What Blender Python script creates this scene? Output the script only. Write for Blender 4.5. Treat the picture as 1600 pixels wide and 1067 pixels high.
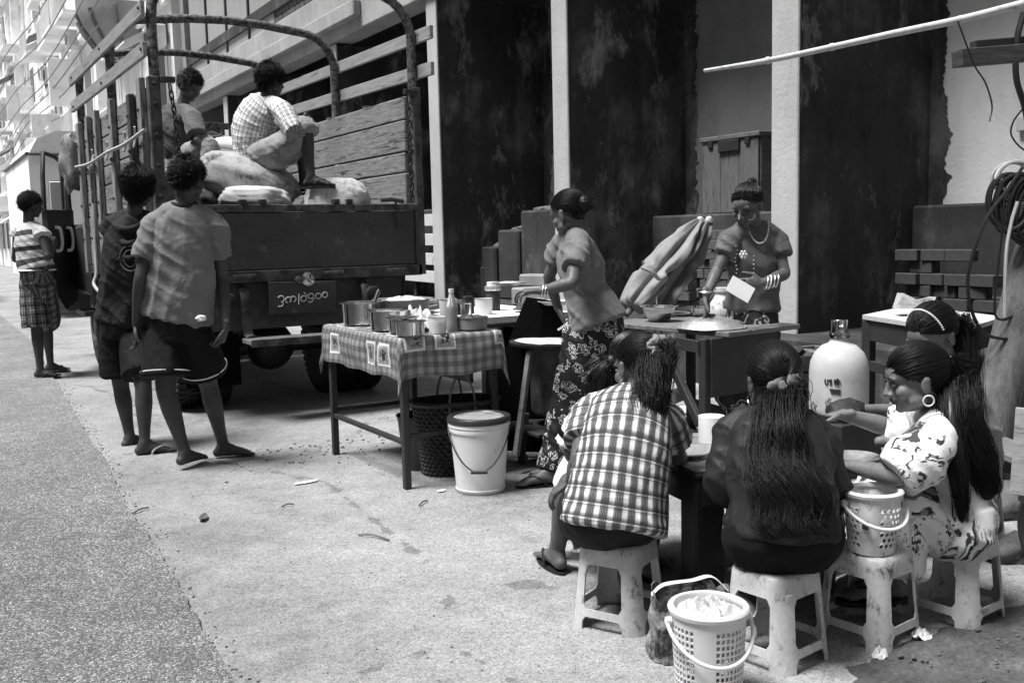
import bpy, bmesh, math, random
import numpy as np
from mathutils import Vector, Matrix, noise
random.seed(7)
V = Vector
S = bpy.context.scene
for o in list(bpy.data.objects): bpy.data.objects.remove(o)

# ---------------------------------------------------------------- camera
YAW, PITCH, ROLL = math.radians(31), math.radians(6.16), math.radians(1.35)
cam_d = bpy.data.cameras.new('camera'); cam = bpy.data.objects.new('camera', cam_d)
S.collection.objects.link(cam); S.camera = cam
cam_d.lens = 35.0; cam_d.sensor_width = 36.0; cam_d.clip_end = 2000; cam_d.clip_start = .05
_F = V((math.sin(YAW)*math.cos(PITCH), math.cos(YAW)*math.cos(PITCH), -math.sin(PITCH)))
_R = V((math.cos(YAW), -math.sin(YAW), 0)); _U = _R.cross(_F)
_r = _R*math.cos(ROLL) - _U*math.sin(ROLL); _u = _U*math.cos(ROLL) + _R*math.sin(ROLL)
cam.matrix_world = Matrix(((_r.x, _u.x, -_F.x, 0), (_r.y, _u.y, -_F.y, 0), (_r.z, _u.z, -_F.z, 1.25), (0, 0, 0, 1)))
S.render.resolution_x = 1024; S.render.resolution_y = 682

# ---------------------------------------------------------------- world and sun (overcast street light, black-and-white picture)
SUN_DIR = V((-.40, .06, .915)).normalized()      # towards the sun
w = bpy.data.worlds.new('World'); S.world = w; w.use_nodes = True
nt = w.node_tree; nt.nodes.clear()
sky = nt.nodes.new('ShaderNodeTexSky'); sky.sky_type = 'NISHITA'; sky.sun_disc = False
sky.sun_elevation = math.asin(SUN_DIR.z); sky.sun_rotation = math.atan2(SUN_DIR.x, SUN_DIR.y)
sky.dust_density = 3.0; sky.air_density = 1.5
hsv = nt.nodes.new('ShaderNodeHueSaturation'); hsv.inputs['Saturation'].default_value = 0
bg = nt.nodes.new('ShaderNodeBackground'); bg.inputs['Strength'].default_value = .05
wo = nt.nodes.new('ShaderNodeOutputWorld')
nt.links.new(sky.outputs[0], hsv.inputs['Color']); nt.links.new(hsv.outputs[0], bg.inputs[0]); nt.links.new(bg.outputs[0], wo.inputs[0])
sd = bpy.data.lights.new('sun', 'SUN'); sd.energy = 5.0; sd.angle = math.radians(22); sd.color = (1, 1, 1)
so = bpy.data.objects.new('sun', sd); S.collection.objects.link(so); so.location = (-10, -2, 20)
so.rotation_euler = SUN_DIR.to_track_quat('Z', 'Y').to_euler()
S.view_settings.view_transform = 'Standard'; S.view_settings.look = 'None'
S.view_settings.exposure = .6; S.view_settings.gamma = 1.0; S.view_settings.use_curve_mapping = False
S.render.engine = 'CYCLES'
S.cycles.use_adaptive_sampling = True; S.cycles.adaptive_threshold = .03; S.cycles.max_bounces = 6; S.cycles.diffuse_bounces = 3; S.cycles.glossy_bounces = 3; S.cycles.transmission_bounces = 5; S.cycles.use_denoising = True

# ---------------------------------------------------------------- materials
def g3(v): return (v, v, v, 1)
def K(g): return min(1.12*g**1.3, .9)      # albedo curve: deep darks, clean whites as in the high-contrast print
class NT:
    def __init__(s, m): s.t = m.node_tree; s.n = s.t.nodes; s.l = s.t.links
    def new(s, typ, **k):
        n = s.n.new(typ)
        for a, b in k.items(): setattr(n, a, b)
        return n
    def link(s, a, b): s.l.new(a, b)
    def math(s, op, a, b=None, c=None, clamp=False):
        n = s.new('ShaderNodeMath', operation=op, use_clamp=clamp)
        for i, x in enumerate((a, b, c)):
            if x is None: continue
            if isinstance(x, (int, float)): n.inputs[i].default_value = x
            else: s.link(x, n.inputs[i])
        return n.outputs[0]
    def coord(s, kind='Object', sc=(1, 1, 1), attr=None):
        if attr:
            c = s.new('ShaderNodeAttribute', attribute_name=attr).outputs['Vector']
        else:
            c = s.new('ShaderNodeTexCoord').outputs[kind]
        m = s.new('ShaderNodeMapping'); m.inputs['Scale'].default_value = sc
        s.link(c, m.inputs['Vector']); return m.outputs[0]
    def noise(s, co, scale, detail=4, rough=.6, dist=0):
        n = s.new('ShaderNodeTexNoise'); n.inputs['Scale'].default_value = scale; n.inputs['Detail'].default_value = detail
        n.inputs['Roughness'].default_value = rough; n.inputs['Distortion'].default_value = dist
        s.link(co, n.inputs['Vector']); return n.outputs['Fac']
    def voro(s, co, scale, feature='F1', out='Distance', rnd=1):
        n = s.new('ShaderNodeTexVoronoi', feature=feature); n.inputs['Scale'].default_value = scale; n.inputs['Randomness'].default_value = rnd
        s.link(co, n.inputs['Vector']); return n.outputs[out]
    def ramp(s, x, stops, interp='LINEAR'):
        n = s.new('ShaderNodeValToRGB'); n.color_ramp.interpolation = interp
        e = n.color_ramp.elements
        while len(e) < len(stops): e.new(.5)
        for el, (p, v) in zip(e, stops): el.position = p; el.color = g3(v)
        s.link(x, n.inputs[0]); return n.outputs[0]
    def mix(s, f, a, b):
        n = s.new('ShaderNodeMix', data_type='RGBA')
        for k, x in (('Factor', f),):
            if isinstance(x, (int, float)): n.inputs[0].default_value = x
            else: s.link(x, n.inputs[0])
        for i, x in ((6, a), (7, b)):
            if isinstance(x, (int, float)): n.inputs[i].default_value = g3(x)
            else: s.link(x, n.inputs[i])
        return n.outputs[2]
def base(name):
    m = bpy.data.materials.new(name); m.use_nodes = True
    T = NT(m); b = T.n['Principled BSDF']; return m, T, b
def fin(T, b, col, rough=.6, metal=0, bump=None, bstr=.2, bdist=.01, spec=.5):
    if isinstance(col, (int, float)): b.inputs['Base Color'].default_value = g3(col)
    else: T.link(col, b.inputs['Base Color'])
    if isinstance(rough, (int, float)): b.inputs['Roughness'].default_value = rough
    else: T.link(rough, b.inputs['Roughness'])
    b.inputs['Metallic'].default_value = metal; b.inputs['Specular IOR Level'].default_value = spec
    if bump is not None:
        n = T.new('ShaderNodeBump'); n.inputs['Strength'].default_value = bstr; n.inputs['Distance'].default_value = bdist
        T.link(bump, n.inputs['Height']); T.link(n.outputs[0], b.inputs['Normal'])
def M(name, g, rough=.6, var=.3, scale=5, bump=.15, bscale=45, metal=0, sc=(1, 1, 1), dirt=None, spec=.5, coord='Object', rnd=False):
    """plain worn surface: two noises for tone, optional stains (value, threshold, scale), fine bump"""
    m, T, b = base(name); g = K(g)
    if dirt: dirt = (K(dirt[0]), dirt[1], dirt[2])
    co = T.coord(coord, sc)
    if rnd:
        va = T.new('ShaderNodeVectorMath', operation='ADD'); oi = T.new('ShaderNodeObjectInfo'); T.link(co, va.inputs[0]); T.link(T.math('MULTIPLY', oi.outputs['Random'], 37.0), va.inputs[1]); co = va.outputs[0]
    a = T.noise(co, scale, 5, .65); c = T.noise(co, scale*7, 3, .6)
    k = T.math('ADD', T.math('MULTIPLY', a, .65), T.math('MULTIPLY', c, .35))
    col = T.ramp(k, [(.28, g*(1-var)), (.72, min(g*(1+var), .95))])
    if dirt:
        d = T.noise(co, dirt[2], 6, .7, .4)
        f = T.ramp(d, [(max(dirt[1]-.06, 0), 0), (min(dirt[1]+.08, 1), 1)])
        col = T.mix(f, col, dirt[0])
    r = T.ramp(c, [(.2, max(rough-.1, .03)), (.8, min(rough+.12, 1))])
    fin(T, b, col, r, metal, T.noise(co, bscale, 4, .65), bump, .006, spec)
    return m
MT = {}
MT['white_plastic'] = M('white_plastic', .66, .38, .08, 3, .05, 30, dirt=(.3, .66, 5))
MT['stool_plastic'] = M('stool_plastic', .56, .42, .25, 14, .12, 40, sc=(1, 1, .7), dirt=(.15, .61, 26), rnd=True)
MT['jug_plastic'] = M('jug_plastic', .52, .35, .12, 3, .05, 30, dirt=(.36, .6, 4))
MT['dark_plastic'] = M('dark_plastic', .05, .4, .3, 5, .06, 30)
MT['steel'] = M('steel', .66, .14, .12, 4, .03, 60, metal=1, sc=(1, 1, 6))
MT['alu'] = M('alu', .74, .3, .12, 5, .06, 60, metal=.8)
MT['iron'] = M('iron', .05, .55, .4, 12, .3, 60)
MT['rust_bar'] = M('rust_bar', .2, .7, .7, 40, .5, 70, dirt=(.03, .5, 30))
MT['truck_dark'] = M('truck_dark', .07, .5, .5, 6, .3, 50, dirt=(.15, .62, 7))
MT['truck_steel'] = M('truck_steel', .12, .6, .5, 9, .35, 60, dirt=(.03, .52, 7))
MT['tyre'] = M('tyre', .022, .8, .3, 10, .3, 80)
MT['rim'] = M('rim', .2, .55, .35, 9, .2, 60, dirt=(.05, .55, 8))
MT['wood_old'] = M('wood_old', .28, .8, .75, 5, .7, 40, sc=(3, .45, 7), dirt=(.025, .56, 5))
MT['wood_rail'] = M('wood_rail', .32, .7, .4, 6, .4, 40, sc=(3, .6, 6), dirt=(.06, .63, 5))
MT['wood_dark'] = M('wood_dark', .045, .65, .5, 6, .35, 40, sc=(2, 2, 2))
MT['wood_mid'] = M('wood_mid', .2, .7, .45, 7, .4, 40, sc=(1, 3, 3), dirt=(.05, .62, 5))
MT['wood_pale'] = M('wood_pale', .5, .65, .3, 6, .3, 40, sc=(.6, 3, 3), dirt=(.15, .64, 6))
MT['bark'] = M('bark', .16, .85, .5, 9, .8, 26, sc=(3, 3, .7), dirt=(.08, .57, 6))
MT['paint_white'] = M('paint_white', .55, .6, .2, 4, .15, 40, dirt=(.22, .62, 5))
MT['far_white'] = M('far_white', .88, .8, .15, .5, .05, 10, dirt=(.5, .6, .4))  # white raised so far facades look overexposed: glare put into the colour
MT['far_grey'] = M('far_grey', .66, .8, .3, .7, .05, 10)  # grey lifted too, imitating the blown-out, haze-washed far street
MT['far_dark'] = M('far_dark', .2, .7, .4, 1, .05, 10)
MT['brick'] = M('brick', .13, .85, .45, 9, .5, 50, dirt=(.3, .66, 7))
MT['brick_dark'] = M('brick_dark', .075, .85, .5, 9, .5, 50, dirt=(.16, .64, 7))
MT['rubble'] = M('rubble', .16, .95, .5, 9, .9, 35)
MT['sack'] = M('sack', .4, .75, .35, 9, .8, 150, dirt=(.13, .57, 6))
MT['sack_white'] = M('sack_white', .58, .75, .2, 8, .6, 150, dirt=(.25, .6, 8))
MT['paper'] = M('paper', .76, .8, .06, 8, .1, 40)
MT['rope'] = M('rope', .45, .9, .3, 40, .4, 200)
MT['cable'] = M('cable', .02, .5, .3, 8, .05, 50)
MT['cable_white'] = M('cable_white', .6, .5, .15, 8, .05, 50)
MT['black_cloth'] = M('black_cloth', .008, .9, .3, 6, .3, 30, spec=.1)
MT['chrome'] = M('chrome', .5, .15, .1, 5, .02, 50, metal=1)
MT['food'] = M('food', .55, .75, .4, 30, .6, 60)
MT['leafy'] = M('leafy', .06, .6, .6, 30, .6, 60)
MT['ink'] = M('ink', .03, .8, .6, 60, .05, 50)
def glassy(name, g, rough=.1, alpha=.35):
    m, T, b = base(name)
    fin(T, b, K(g), rough); b.inputs['Transmission Weight'].default_value = alpha; b.inputs['IOR'].default_value = 1.2
    return m
MT['bottle'] = glassy('bottle', .75, .12, .75)
MT['oil'] = glassy('oil', .3, .1, .35)
MT['clear_tub'] = glassy('clear_tub', .85, .25, .3)
MT['glass_dark'] = glassy('glass_dark', .05, .05, .0)

# ---------------------------------------------------------------- mesh helpers (all coordinates are world metres)
def link(o, parent=None):
    S.collection.objects.link(o)
    if parent is not None:
        o.parent = parent
        o.matrix_parent_inverse = Matrix.Translation(-V(parent['_org'])) if parent.get('_org') is not None else Matrix()
    return o
def tag(o, label=None, cat=None, group=None, kind=None):
    if label: o['label'] = label
    if cat: o['category'] = cat
    if group: o['group'] = group
    if kind: o['kind'] = kind
    return o
def thing(name, loc, label, cat, group=None):
    o = bpy.data.objects.new(name, None); S.collection.objects.link(o); o.location = loc
    o.empty_display_size = .1; o['_org'] = [float(c) for c in loc]
    return tag(o, label, cat, group)
def mobj(name, vs, fs, mat, parent=None, smooth=False, org=None):
    me = bpy.data.meshes.new(name)
    if org is not None: vs = [V(v)-V(org) for v in vs]
    me.from_pydata([tuple(v) for v in vs], [], fs); me.validate()
    bm = bmesh.new(); bm.from_mesh(me); bmesh.ops.recalc_face_normals(bm, faces=bm.faces); bm.to_mesh(me); bm.free()
    return from_me(name, me, mat, parent, smooth, org)
def from_me(name, me, mat, parent=None, smooth=False, org=None):
    if mat is not None: me.materials.append(MT[mat] if isinstance(mat, str) else mat)
    if smooth: me.polygons.foreach_set('use_smooth', [True]*len(me.polygons))
    o = bpy.data.objects.new(name, me); link(o, parent)
    if org is not None: o.location = org
    return o
def smooth_angle(o, deg=35):
    me = o.data; me.polygons.foreach_set('use_smooth', [True]*len(me.polygons))
    bm = bmesh.new(); bm.from_mesh(me); a = math.radians(deg)
    for e in bm.edges:
        if len(e.link_faces) == 2 and e.calc_face_angle(0) > a: e.smooth = False
    bm.to_mesh(me); bm.free(); return o
def box_geo(c, s, rot=None, bev=0):
    bm = bmesh.new(); bmesh.ops.create_cube(bm, size=1)
    for v in bm.verts: v.co = V((v.co.x*s[0], v.co.y*s[1], v.co.z*s[2]))
    if bev: bmesh.ops.bevel(bm, geom=list(bm.edges), offset=bev, segments=1, affect='EDGES')
    R = rot if isinstance(rot, Matrix) else (Matrix.Rotation(rot, 3, 'Z') if rot else Matrix.Identity(3))
    bm.verts.index_update()
    vs = [R @ v.co + V(c) for v in bm.verts]; fs = [[v.index for v in f.verts] for f in bm.faces]
    bm.free(); return vs, fs
def box(name, c, s, mat, parent=None, rot=None, bev=.004):
    vs, fs = box_geo(c, s, rot, bev); return mobj(name, vs, fs, mat, parent)
def bb(name, lo, hi, mat, parent=None, bev=.004):
    return box(name, [(a+b)/2 for a, b in zip(lo, hi)], [abs(b-a) for a, b in zip(lo, hi)], mat, parent, None, bev)
def join_geo(lst):
    vs, fs = [], []
    for a, b in lst:
        k = len(vs); vs += list(a); fs += [[i+k for i in f] for f in b]
    return vs, fs
def beam_geo(a, b, w, h, up=(0, 0, 1), bev=.003):
    a, b = V(a), V(b); d = (b-a); L = d.length; d.normalize()
    x = d.cross(V(up));
    if x.length < 1e-4: x = d.cross(V((1, 0, 0)))
    x.normalize(); z = x.cross(d)
    R = Matrix((x, d, z)).transposed()
    return box_geo((a+b)/2, (w, L, h), R, bev)
def beam(name, a, b, w, h, mat, parent=None, up=(0, 0, 1), bev=.003):
    vs, fs = beam_geo(a, b, w, h, up, bev); return mobj(name, vs, fs, mat, parent)
def catmull(pts, n):
    P = [V(p) for p in pts]
    if n <= 1 or len(P) < 3: return P if len(P) > 2 or n <= 1 else [P[0].lerp(P[1], i/n) for i in range(n+1)]
    P = [P[0]*2-P[1]] + P + [P[-1]*2-P[-2]]; out = []
    for i in range(1, len(P)-2):
        for k in range(n):
            t = k/n; a, b, c, d = P[i-1:i+3]
            out.append(.5*((2*b)+(c-a)*t+(2*a-5*b+4*c-d)*t*t+(3*b-a-3*c+d)*t**3))
    out.append(P[-2]); return out
def lerpl(vals, m):
    return list(np.interp(np.linspace(0, 1, m), np.linspace(0, 1, len(vals)), vals))
def tube_geo(pts, r, sides=8, sub=1, side=None, rd=None, cap='flat', spread=None):
    P = catmull(pts, sub) if sub > 1 else [V(p) for p in pts]
    n = len(P)
    rw = lerpl(r, n) if isinstance(r, (list, tuple)) else [r]*n
    rdd = rw if rd is None else (lerpl(rd, n) if isinstance(rd, (list, tuple)) else [rd]*n)
    T = []
    for i in range(n):
        t = P[min(i+1, n-1)]-P[max(i-1, 0)]; T.append(t.normalized() if t.length > 1e-9 else V((0, 0, 1)))
    if side is None:
        s0 = T[0].cross(V((0, 0, 1)))
        if s0.length < .1: s0 = T[0].cross(V((1, 0, 0)))
        sl = None; cur = s0.normalized()
    else:
        sl = [V(x) for x in side] if isinstance(side[0], (list, tuple, Vector)) else [V(side)]*2
    rings = []
    for i in range(n):
        if sl is None:
            cur = (cur - T[i]*cur.dot(T[i])).normalized(); x = cur
        else:
            f = i/(n-1)*(len(sl)-1); k = min(int(f), len(sl)-2); x = sl[k].lerp(sl[k+1], f-k)
            x = (x - T[i]*x.dot(T[i])).normalized()
        y = T[i].cross(x)
        rings.append((P[i], x, y, rw[i], rdd[i], T[i]))
    if cap == 'round':
        p, x, y, a, b, t = rings[0]; q = min(a, b)
        pre = [(p - t*q*s, x, y, a*c, b*c, t) for s, c in ((.92, .4), (.71, .71), (.38, .92))]
        p, x, y, a, b, t = rings[-1]; q = min(a, b)
        post = [(p + t*q*s, x, y, a*c, b*c, t) for s, c in ((.38, .92), (.71, .71), (.92, .4))]
        rings = pre + rings + post
    vs, fs = [], []
    for p, x, y, a, b, t in rings:
        for k in range(sides):
            an = 2*math.pi*k/sides; vs.append(p + x*(a*math.cos(an)) + y*(b*math.sin(an)))
    m = len(rings)
    for i in range(m-1):
        for k in range(sides):
            k2 = (k+1) % sides; fs.append([i*sides+k, i*sides+k2, (i+1)*sides+k2, (i+1)*sides+k])
    if cap != 'open':
        fs.append(list(range(sides))[::-1]); fs.append([(m-1)*sides+k for k in range(sides)])
    return vs, fs
def tube(name, pts, r, mat, parent=None, sides=8, sub=1, cap='flat', smooth=True, side=None, rd=None):
    vs, fs = tube_geo(pts, r, sides, sub, side, rd, cap); o = mobj(name, vs, fs, mat, parent)
    return smooth_angle(o, 50) if smooth else o
def lathe_geo(c, prof, seg=32, axis=None, sx=1, sy=1):
    """prof: list of (radius, height); closed at both ends when radius is 0"""
    c = V(c); R = axis.to_track_quat('Z', 'Y').to_matrix() if axis is not None else Matrix.Identity(3)
    vs, fs = [], []
    for r, z in prof:
        for k in range(seg):
            a = 2*math.pi*k/seg; vs.append(c + R @ V((r*math.cos(a)*sx, r*math.sin(a)*sy, z)))
    for i in range(len(prof)-1):
        for k in range(seg):
            k2 = (k+1) % seg; fs.append([i*seg+k, i*seg+k2, (i+1)*seg+k2, (i+1)*seg+k])
    if prof[0] != prof[-1]: fs.append([k for k in range(seg)][::-1]); fs.append([(len(prof)-1)*seg+k for k in range(seg)])
    return vs, fs
def lathe(name, c, prof, mat, parent=None, seg=32, axis=None, sx=1, sy=1, ang=40):
    vs, fs = lathe_geo(c, prof, seg, axis, sx, sy)
    return smooth_angle(mobj(name, vs, fs, mat, parent), ang)
def copy_tree(o, parent=None):
    c = o.copy(); S.collection.objects.link(c); c.parent = parent
    for ch in [x for x in o.children]: copy_tree(ch, c)
    return c
def rock_geo(c, s, seed, sub=2, amp=.35):
    bm = bmesh.new(); bmesh.ops.create_icosphere(bm, subdivisions=sub, radius=1)
    vs = []
    for v in bm.verts:
        n = v.co.normalized(); k = 1+amp*noise.noise(n*1.6+V((seed*3.7, seed, 0)))+amp*.4*noise.noise(n*4+V((seed, 2, 0)))
        vs.append(V((n.x*s[0]*k, n.y*s[1]*k, n.z*s[2]*k))+V(c))
    bm.verts.index_update(); fs = [[v.index for v in f.verts] for f in bm.faces]; bm.free(); return vs, fs

# ================================================================ SETTING
def concrete_mat():
    m, T, b = base('concrete_ground'); co = T.coord()
    big = T.noise(co, .9, 6, .62, .3); mid = T.noise(co, 7, 7, .75); fine = T.noise(co, 110, 4, .8); grit = T.voro(co, 200)
    k = T.math('ADD', T.math('MULTIPLY', big, .4), T.math('ADD', T.math('MULTIPLY', mid, .33), T.math('MULTIPLY', fine, .27)))
    col = T.ramp(k, [(.36, .12), (.49, .26), (.64, .38)])
    st = T.ramp(T.noise(co, 2.6, 7, .7, .8), [(.6, 0), (.72, 1)])
    col = T.mix(T.math('MULTIPLY', st, .6), col, .09)
    spots = T.ramp(T.voro(co, 9), [(.035, 1), (.06, 0)]); sel = T.ramp(T.noise(co, 5, 2), [(.55, 0), (.6, 1)])
    col = T.mix(T.math('MULTIPLY', T.math('MULTIPLY', spots, sel), .7), col, .06)
    cr = T.voro(T.coord(sc=(1, .45, 1)), .62, 'DISTANCE_TO_EDGE'); wob = T.noise(co, 4, 6, .7)
    crack = T.ramp(T.math('ADD', cr, T.math('MULTIPLY', T.math('SUBTRACT', wob, .5), .16)), [(.0, 1), (.0035, 0)])
    col = T.mix(T.math('MULTIPLY', crack, .5), col, .07)
    vc = T.new('ShaderNodeSeparateColor'); T.link(T.voro(co, 230, 'F1', 'Color'), vc.inputs[0]); vc2 = T.new('ShaderNodeSeparateColor'); T.link(T.voro(co, 90, 'F1', 'Color'), vc2.inputs[0])
    sp = T.ramp(T.math('ADD', T.math('MULTIPLY', vc.outputs[0], .8), T.math('MULTIPLY', vc2.outputs[0], .2)), [(.06, .35), (.3, .85), (.7, 1.05), (.95, 1.5)])
    mul = T.new('ShaderNodeMix', data_type='RGBA', blend_type='MULTIPLY'); mul.inputs[0].default_value = .9
    T.link(col, mul.inputs[6]); T.link(sp, mul.inputs[7])
    hgt = T.math('ADD', T.math('MULTIPLY', fine, .6), T.math('MULTIPLY', mid, .6))
    fin(T, b, mul.outputs[2], .85, 0, hgt, .35, .006, .25); return m
def asphalt_mat():
    m, T, b = base('asphalt_road'); co = T.coord()
    v = T.voro(co, 165, 'F1', 'Color'); sep = T.new('ShaderNodeSeparateColor'); T.link(v, sep.inputs[0])
    d = T.voro(co, 165); big = T.noise(co, 1.1, 5, .6); mid = T.noise(co, 9, 4)
    st = T.ramp(sep.outputs[0], [(.0, .07), (.5, .24), (.8, .44), (1, .85)])
    edge = T.ramp(d, [(.25, 1), (.55, .25)])
    mul = T.new('ShaderNodeMix', data_type='RGBA', blend_type='MULTIPLY'); mul.inputs[0].default_value = .8
    T.link(st, mul.inputs[6]); T.link(edge, mul.inputs[7])
    tone = T.ramp(T.math('ADD', T.math('MULTIPLY', big, .6), T.math('MULTIPLY', mid, .4)), [(.34, .5), (.66, 1.4)])
    mu2 = T.new('ShaderNodeMix', data_type='RGBA', blend_type='MULTIPLY'); mu2.inputs[0].default_value = 1
    T.link(mul.outputs[2], mu2.inputs[6]); T.link(tone, mu2.inputs[7])
    col = T.mix(.2, mu2.outputs[2], .27)
    fin(T, b, col, .8, 0, T.math('SUBTRACT', 1, d), .6, .006, .35); return m
def dirt_mat():
    m, T, b = base('dirt'); co = T.coord()
    k = T.math('ADD', T.math('MULTIPLY', T.noise(co, 4, 6, .7), .6), T.math('MULTIPLY', T.noise(co, 60, 3, .7), .4))
    fin(T, b, T.ramp(k, [(.35, .03), (.55, .1), (.75, .24)]), .85, 0, T.noise(co, 40, 5, .75), .9, .015, .3); return m
MT['concrete'] = concrete_mat(); MT['asphalt'] = asphalt_mat(); MT['dirt'] = dirt_mat()
def wall_mat(name, lo, mid, hi, spl=.62, scale=1.3, rough=.85):
    """old cement plaster: cloudy tone, pale salt patches and vertical run marks"""
    m, T, b = base(name); co = T.coord(); lo, mid, hi = K(lo), K(mid), K(hi)
    a = T.noise(co, scale, 9, .7, .15); s2 = T.noise(T.coord(sc=(3, 3, .5)), 1.6, 5, .6)
    k = T.math('ADD', T.math('MULTIPLY', a, .7), T.math('MULTIPLY', s2, .3))
    col = T.ramp(k, [(.3, lo), (.52, mid), (.7, hi)])
    f = T.ramp(T.noise(T.coord(sc=(1.4, 1.4, .7)), 1.7, 10, .74, .25), [(spl-.03, 0), (spl+.13, 1)])
    col = T.mix(T.math('MULTIPLY', f, .75), col, min(hi*2.2, .8))
    sp = T.ramp(T.noise(co, 26, 3, .6), [(.68, 0), (.74, 1)])
    col = T.mix(T.math('MULTIPLY', sp, .6), col, lo*.4)
    fin(T, b, col, rough, 0, T.math('ADD', T.noise(co, 30, 5, .7), T.math('MULTIPLY', a, 2)), .45, .01, .25); return m
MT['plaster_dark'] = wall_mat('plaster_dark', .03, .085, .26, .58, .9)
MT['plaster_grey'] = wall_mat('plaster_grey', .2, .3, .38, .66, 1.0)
MT['plaster_pale'] = wall_mat('plaster_pale', .66, .79, .86, .72, .8)
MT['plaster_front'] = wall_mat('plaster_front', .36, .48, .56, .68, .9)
MT['plaster_beam'] = wall_mat('plaster_beam', .26, .38, .48, .66, .9)
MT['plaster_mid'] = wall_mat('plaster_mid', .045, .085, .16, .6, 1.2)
MT['panel_grey'] = wall_mat('panel_grey', .26, .33, .38, .75, .4)

def sheet(name, pts, z, mat, kind='structure'):
    o = mobj(name, [(x, y, z) for x, y in pts], [list(range(len(pts)))], mat); return tag(o, kind=kind)
sheet('ground', [(-60, -20), (60, -20), (60, 400), (-60, 400)], 0, 'concrete')
# asphalt road left of the concrete apron, ragged edge
edge = []
y = -4.0
while y < 200:
    x = .58 + (y-.4)*.0508 if y < 14 else 1.27+(y-14)*.01
    edge.append((x + .03*noise.noise((y*.9, 0, 3)) + .012*noise.noise((y*9, 0, 1)) + .006*noise.noise((y*40, 0, 1)), y)); y += .025 if y < 14 else 4
road = [(-5.0, -4.0)] + edge + [(-5.0, edge[-1][1])]
vs = [(x, y_, .016) for x, y_ in edge] + [(-5.0, y_, .016) for x, y_ in edge] + [(x+.004, y_, -.004) for x, y_ in edge]
n_ = len(edge)
tag(mobj('road', vs, [[i, i+1, n_+i+1, n_+i] for i in range(n_-1)]+[[i, 2*n_+i, 2*n_+i+1, i+1] for i in range(n_-1)], 'asphalt'), kind='structure')
# bare dirt at the lower right, lumpy
def dirt_patch():
    vs, fs = [], []; nx, ny = 70, 60
    x0, x1, y0, y1 = 1.75, 4.4, .2, 2.15
    for j in range(ny+1):
        for i in range(nx+1):
            x = x0+(x1-x0)*i/nx; y_ = y0+(y1-y0)*j/ny
            # signed distance into the patch
            e = min((x-1.99)*1.2, 1.86-y_+(x-2.3)*.04) + .12*noise.noise((x*2.2, y_*2.2, 5))+.04*noise.noise((x*9, y_*9, 2))
            z = -.02 + .03*max(0, min(1, e/.1+.5)) + (.012*noise.noise((x*12, y_*12, 0))+.02*noise.noise((x*4, y_*4, 8)) if e > -.05 else 0)
            vs.append((x, y_, z))
    for j in range(ny):
        for i in range(nx):
            a = j*(nx+1)+i; fs.append([a, a+1, a+nx+2, a+nx+1])
    tag(mobj('dirt_ground', vs, fs, 'dirt', smooth=True), kind='structure')
dirt_patch()

# ---------------------------------------------------------------- the concrete building on the right
bld = thing('concrete_building', (5.7, 8, 0), 'unfinished concrete building with tall dark fin pillars and pale front edges', 'building')
PLZ = .45
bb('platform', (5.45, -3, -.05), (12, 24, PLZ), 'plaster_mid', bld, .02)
FINS = [2.35, 5.29, 8.28, 11.06, 14.35, 17.3, 20.3]
random.seed(3)
def rough_sheet(name, o_, ux, uy, nx, ny, mat, parent, amp=.01, ragged=None, seed=0):
    """a plaster coat lying proud of a wall, with one ragged vertical edge"""
    vs, fs = [], []
    n = ux.cross(uy).normalized()
    for j in range(ny+1):
        for i in range(nx+1):
            u, v = i/nx, j/ny
            if ragged: u = u*(1-ragged*(.5+.55*noise.noise((v*5, seed, 0))+.35*noise.noise((v*23, seed, 4))+.3*noise.noise((v*70, seed, 9))+.2*noise.noise((v*170, seed, 2))))
            p = o_ + ux*u + uy*v; vs.append(p + n*(amp*noise.noise(p*3)))
    for j in range(ny):
        for i in range(nx):
            a = j*(nx+1)+i; fs.append([a, a+1, a+nx+2, a+nx+1])
    return mobj(name, vs, fs, mat, parent, smooth=True)
for i, fy in enumerate(FINS):
    th = .26
    top = 5.2 if i < 3 else 4.12
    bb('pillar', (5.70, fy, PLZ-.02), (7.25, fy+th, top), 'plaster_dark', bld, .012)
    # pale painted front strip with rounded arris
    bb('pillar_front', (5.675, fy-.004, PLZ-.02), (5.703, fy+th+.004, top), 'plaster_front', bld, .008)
# back walls of the bays
bb('back_wall', (7.2, -3, PLZ), (7.5, 5.29, 5.2), 'plaster_pale', bld, 0)
bb('back_wall', (7.2, 5.29, PLZ), (7.5, 8.28, 5.2), 'plaster_grey', bld, 0)
bb('back_wall', (7.2, 8.28, PLZ), (7.5, 11.06, 5.2), 'plaster_grey', bld, 0)
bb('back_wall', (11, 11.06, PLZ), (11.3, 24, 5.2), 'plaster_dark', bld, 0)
# torn dark cement margin where the fin coat laps onto the back wall
for k, fy in enumerate((5.29, 8.28, 11.06)):
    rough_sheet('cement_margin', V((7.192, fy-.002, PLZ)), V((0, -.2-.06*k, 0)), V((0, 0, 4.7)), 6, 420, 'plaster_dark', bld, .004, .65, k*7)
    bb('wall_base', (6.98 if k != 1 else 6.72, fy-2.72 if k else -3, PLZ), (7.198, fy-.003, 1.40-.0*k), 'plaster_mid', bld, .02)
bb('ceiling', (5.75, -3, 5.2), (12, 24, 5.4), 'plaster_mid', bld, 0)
bb('beam', (5.62, 11.0, 4.14), (5.98, 26.5, 4.9), 'plaster_beam', bld, .02)
bb('beam', (5.62, -3, 5.15), (5.98, 11.0, 5.9), 'plaster_beam', bld, .02)
bb('slab_edge', (5.50, 13.2, 4.30), (5.618, 26.5, 4.52), 'plaster_beam', bld, .015)
bb('end_wall', (5.7, 23.5, 0), (12, 23.8, 12), 'plaster_grey', bld, 0)
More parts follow.
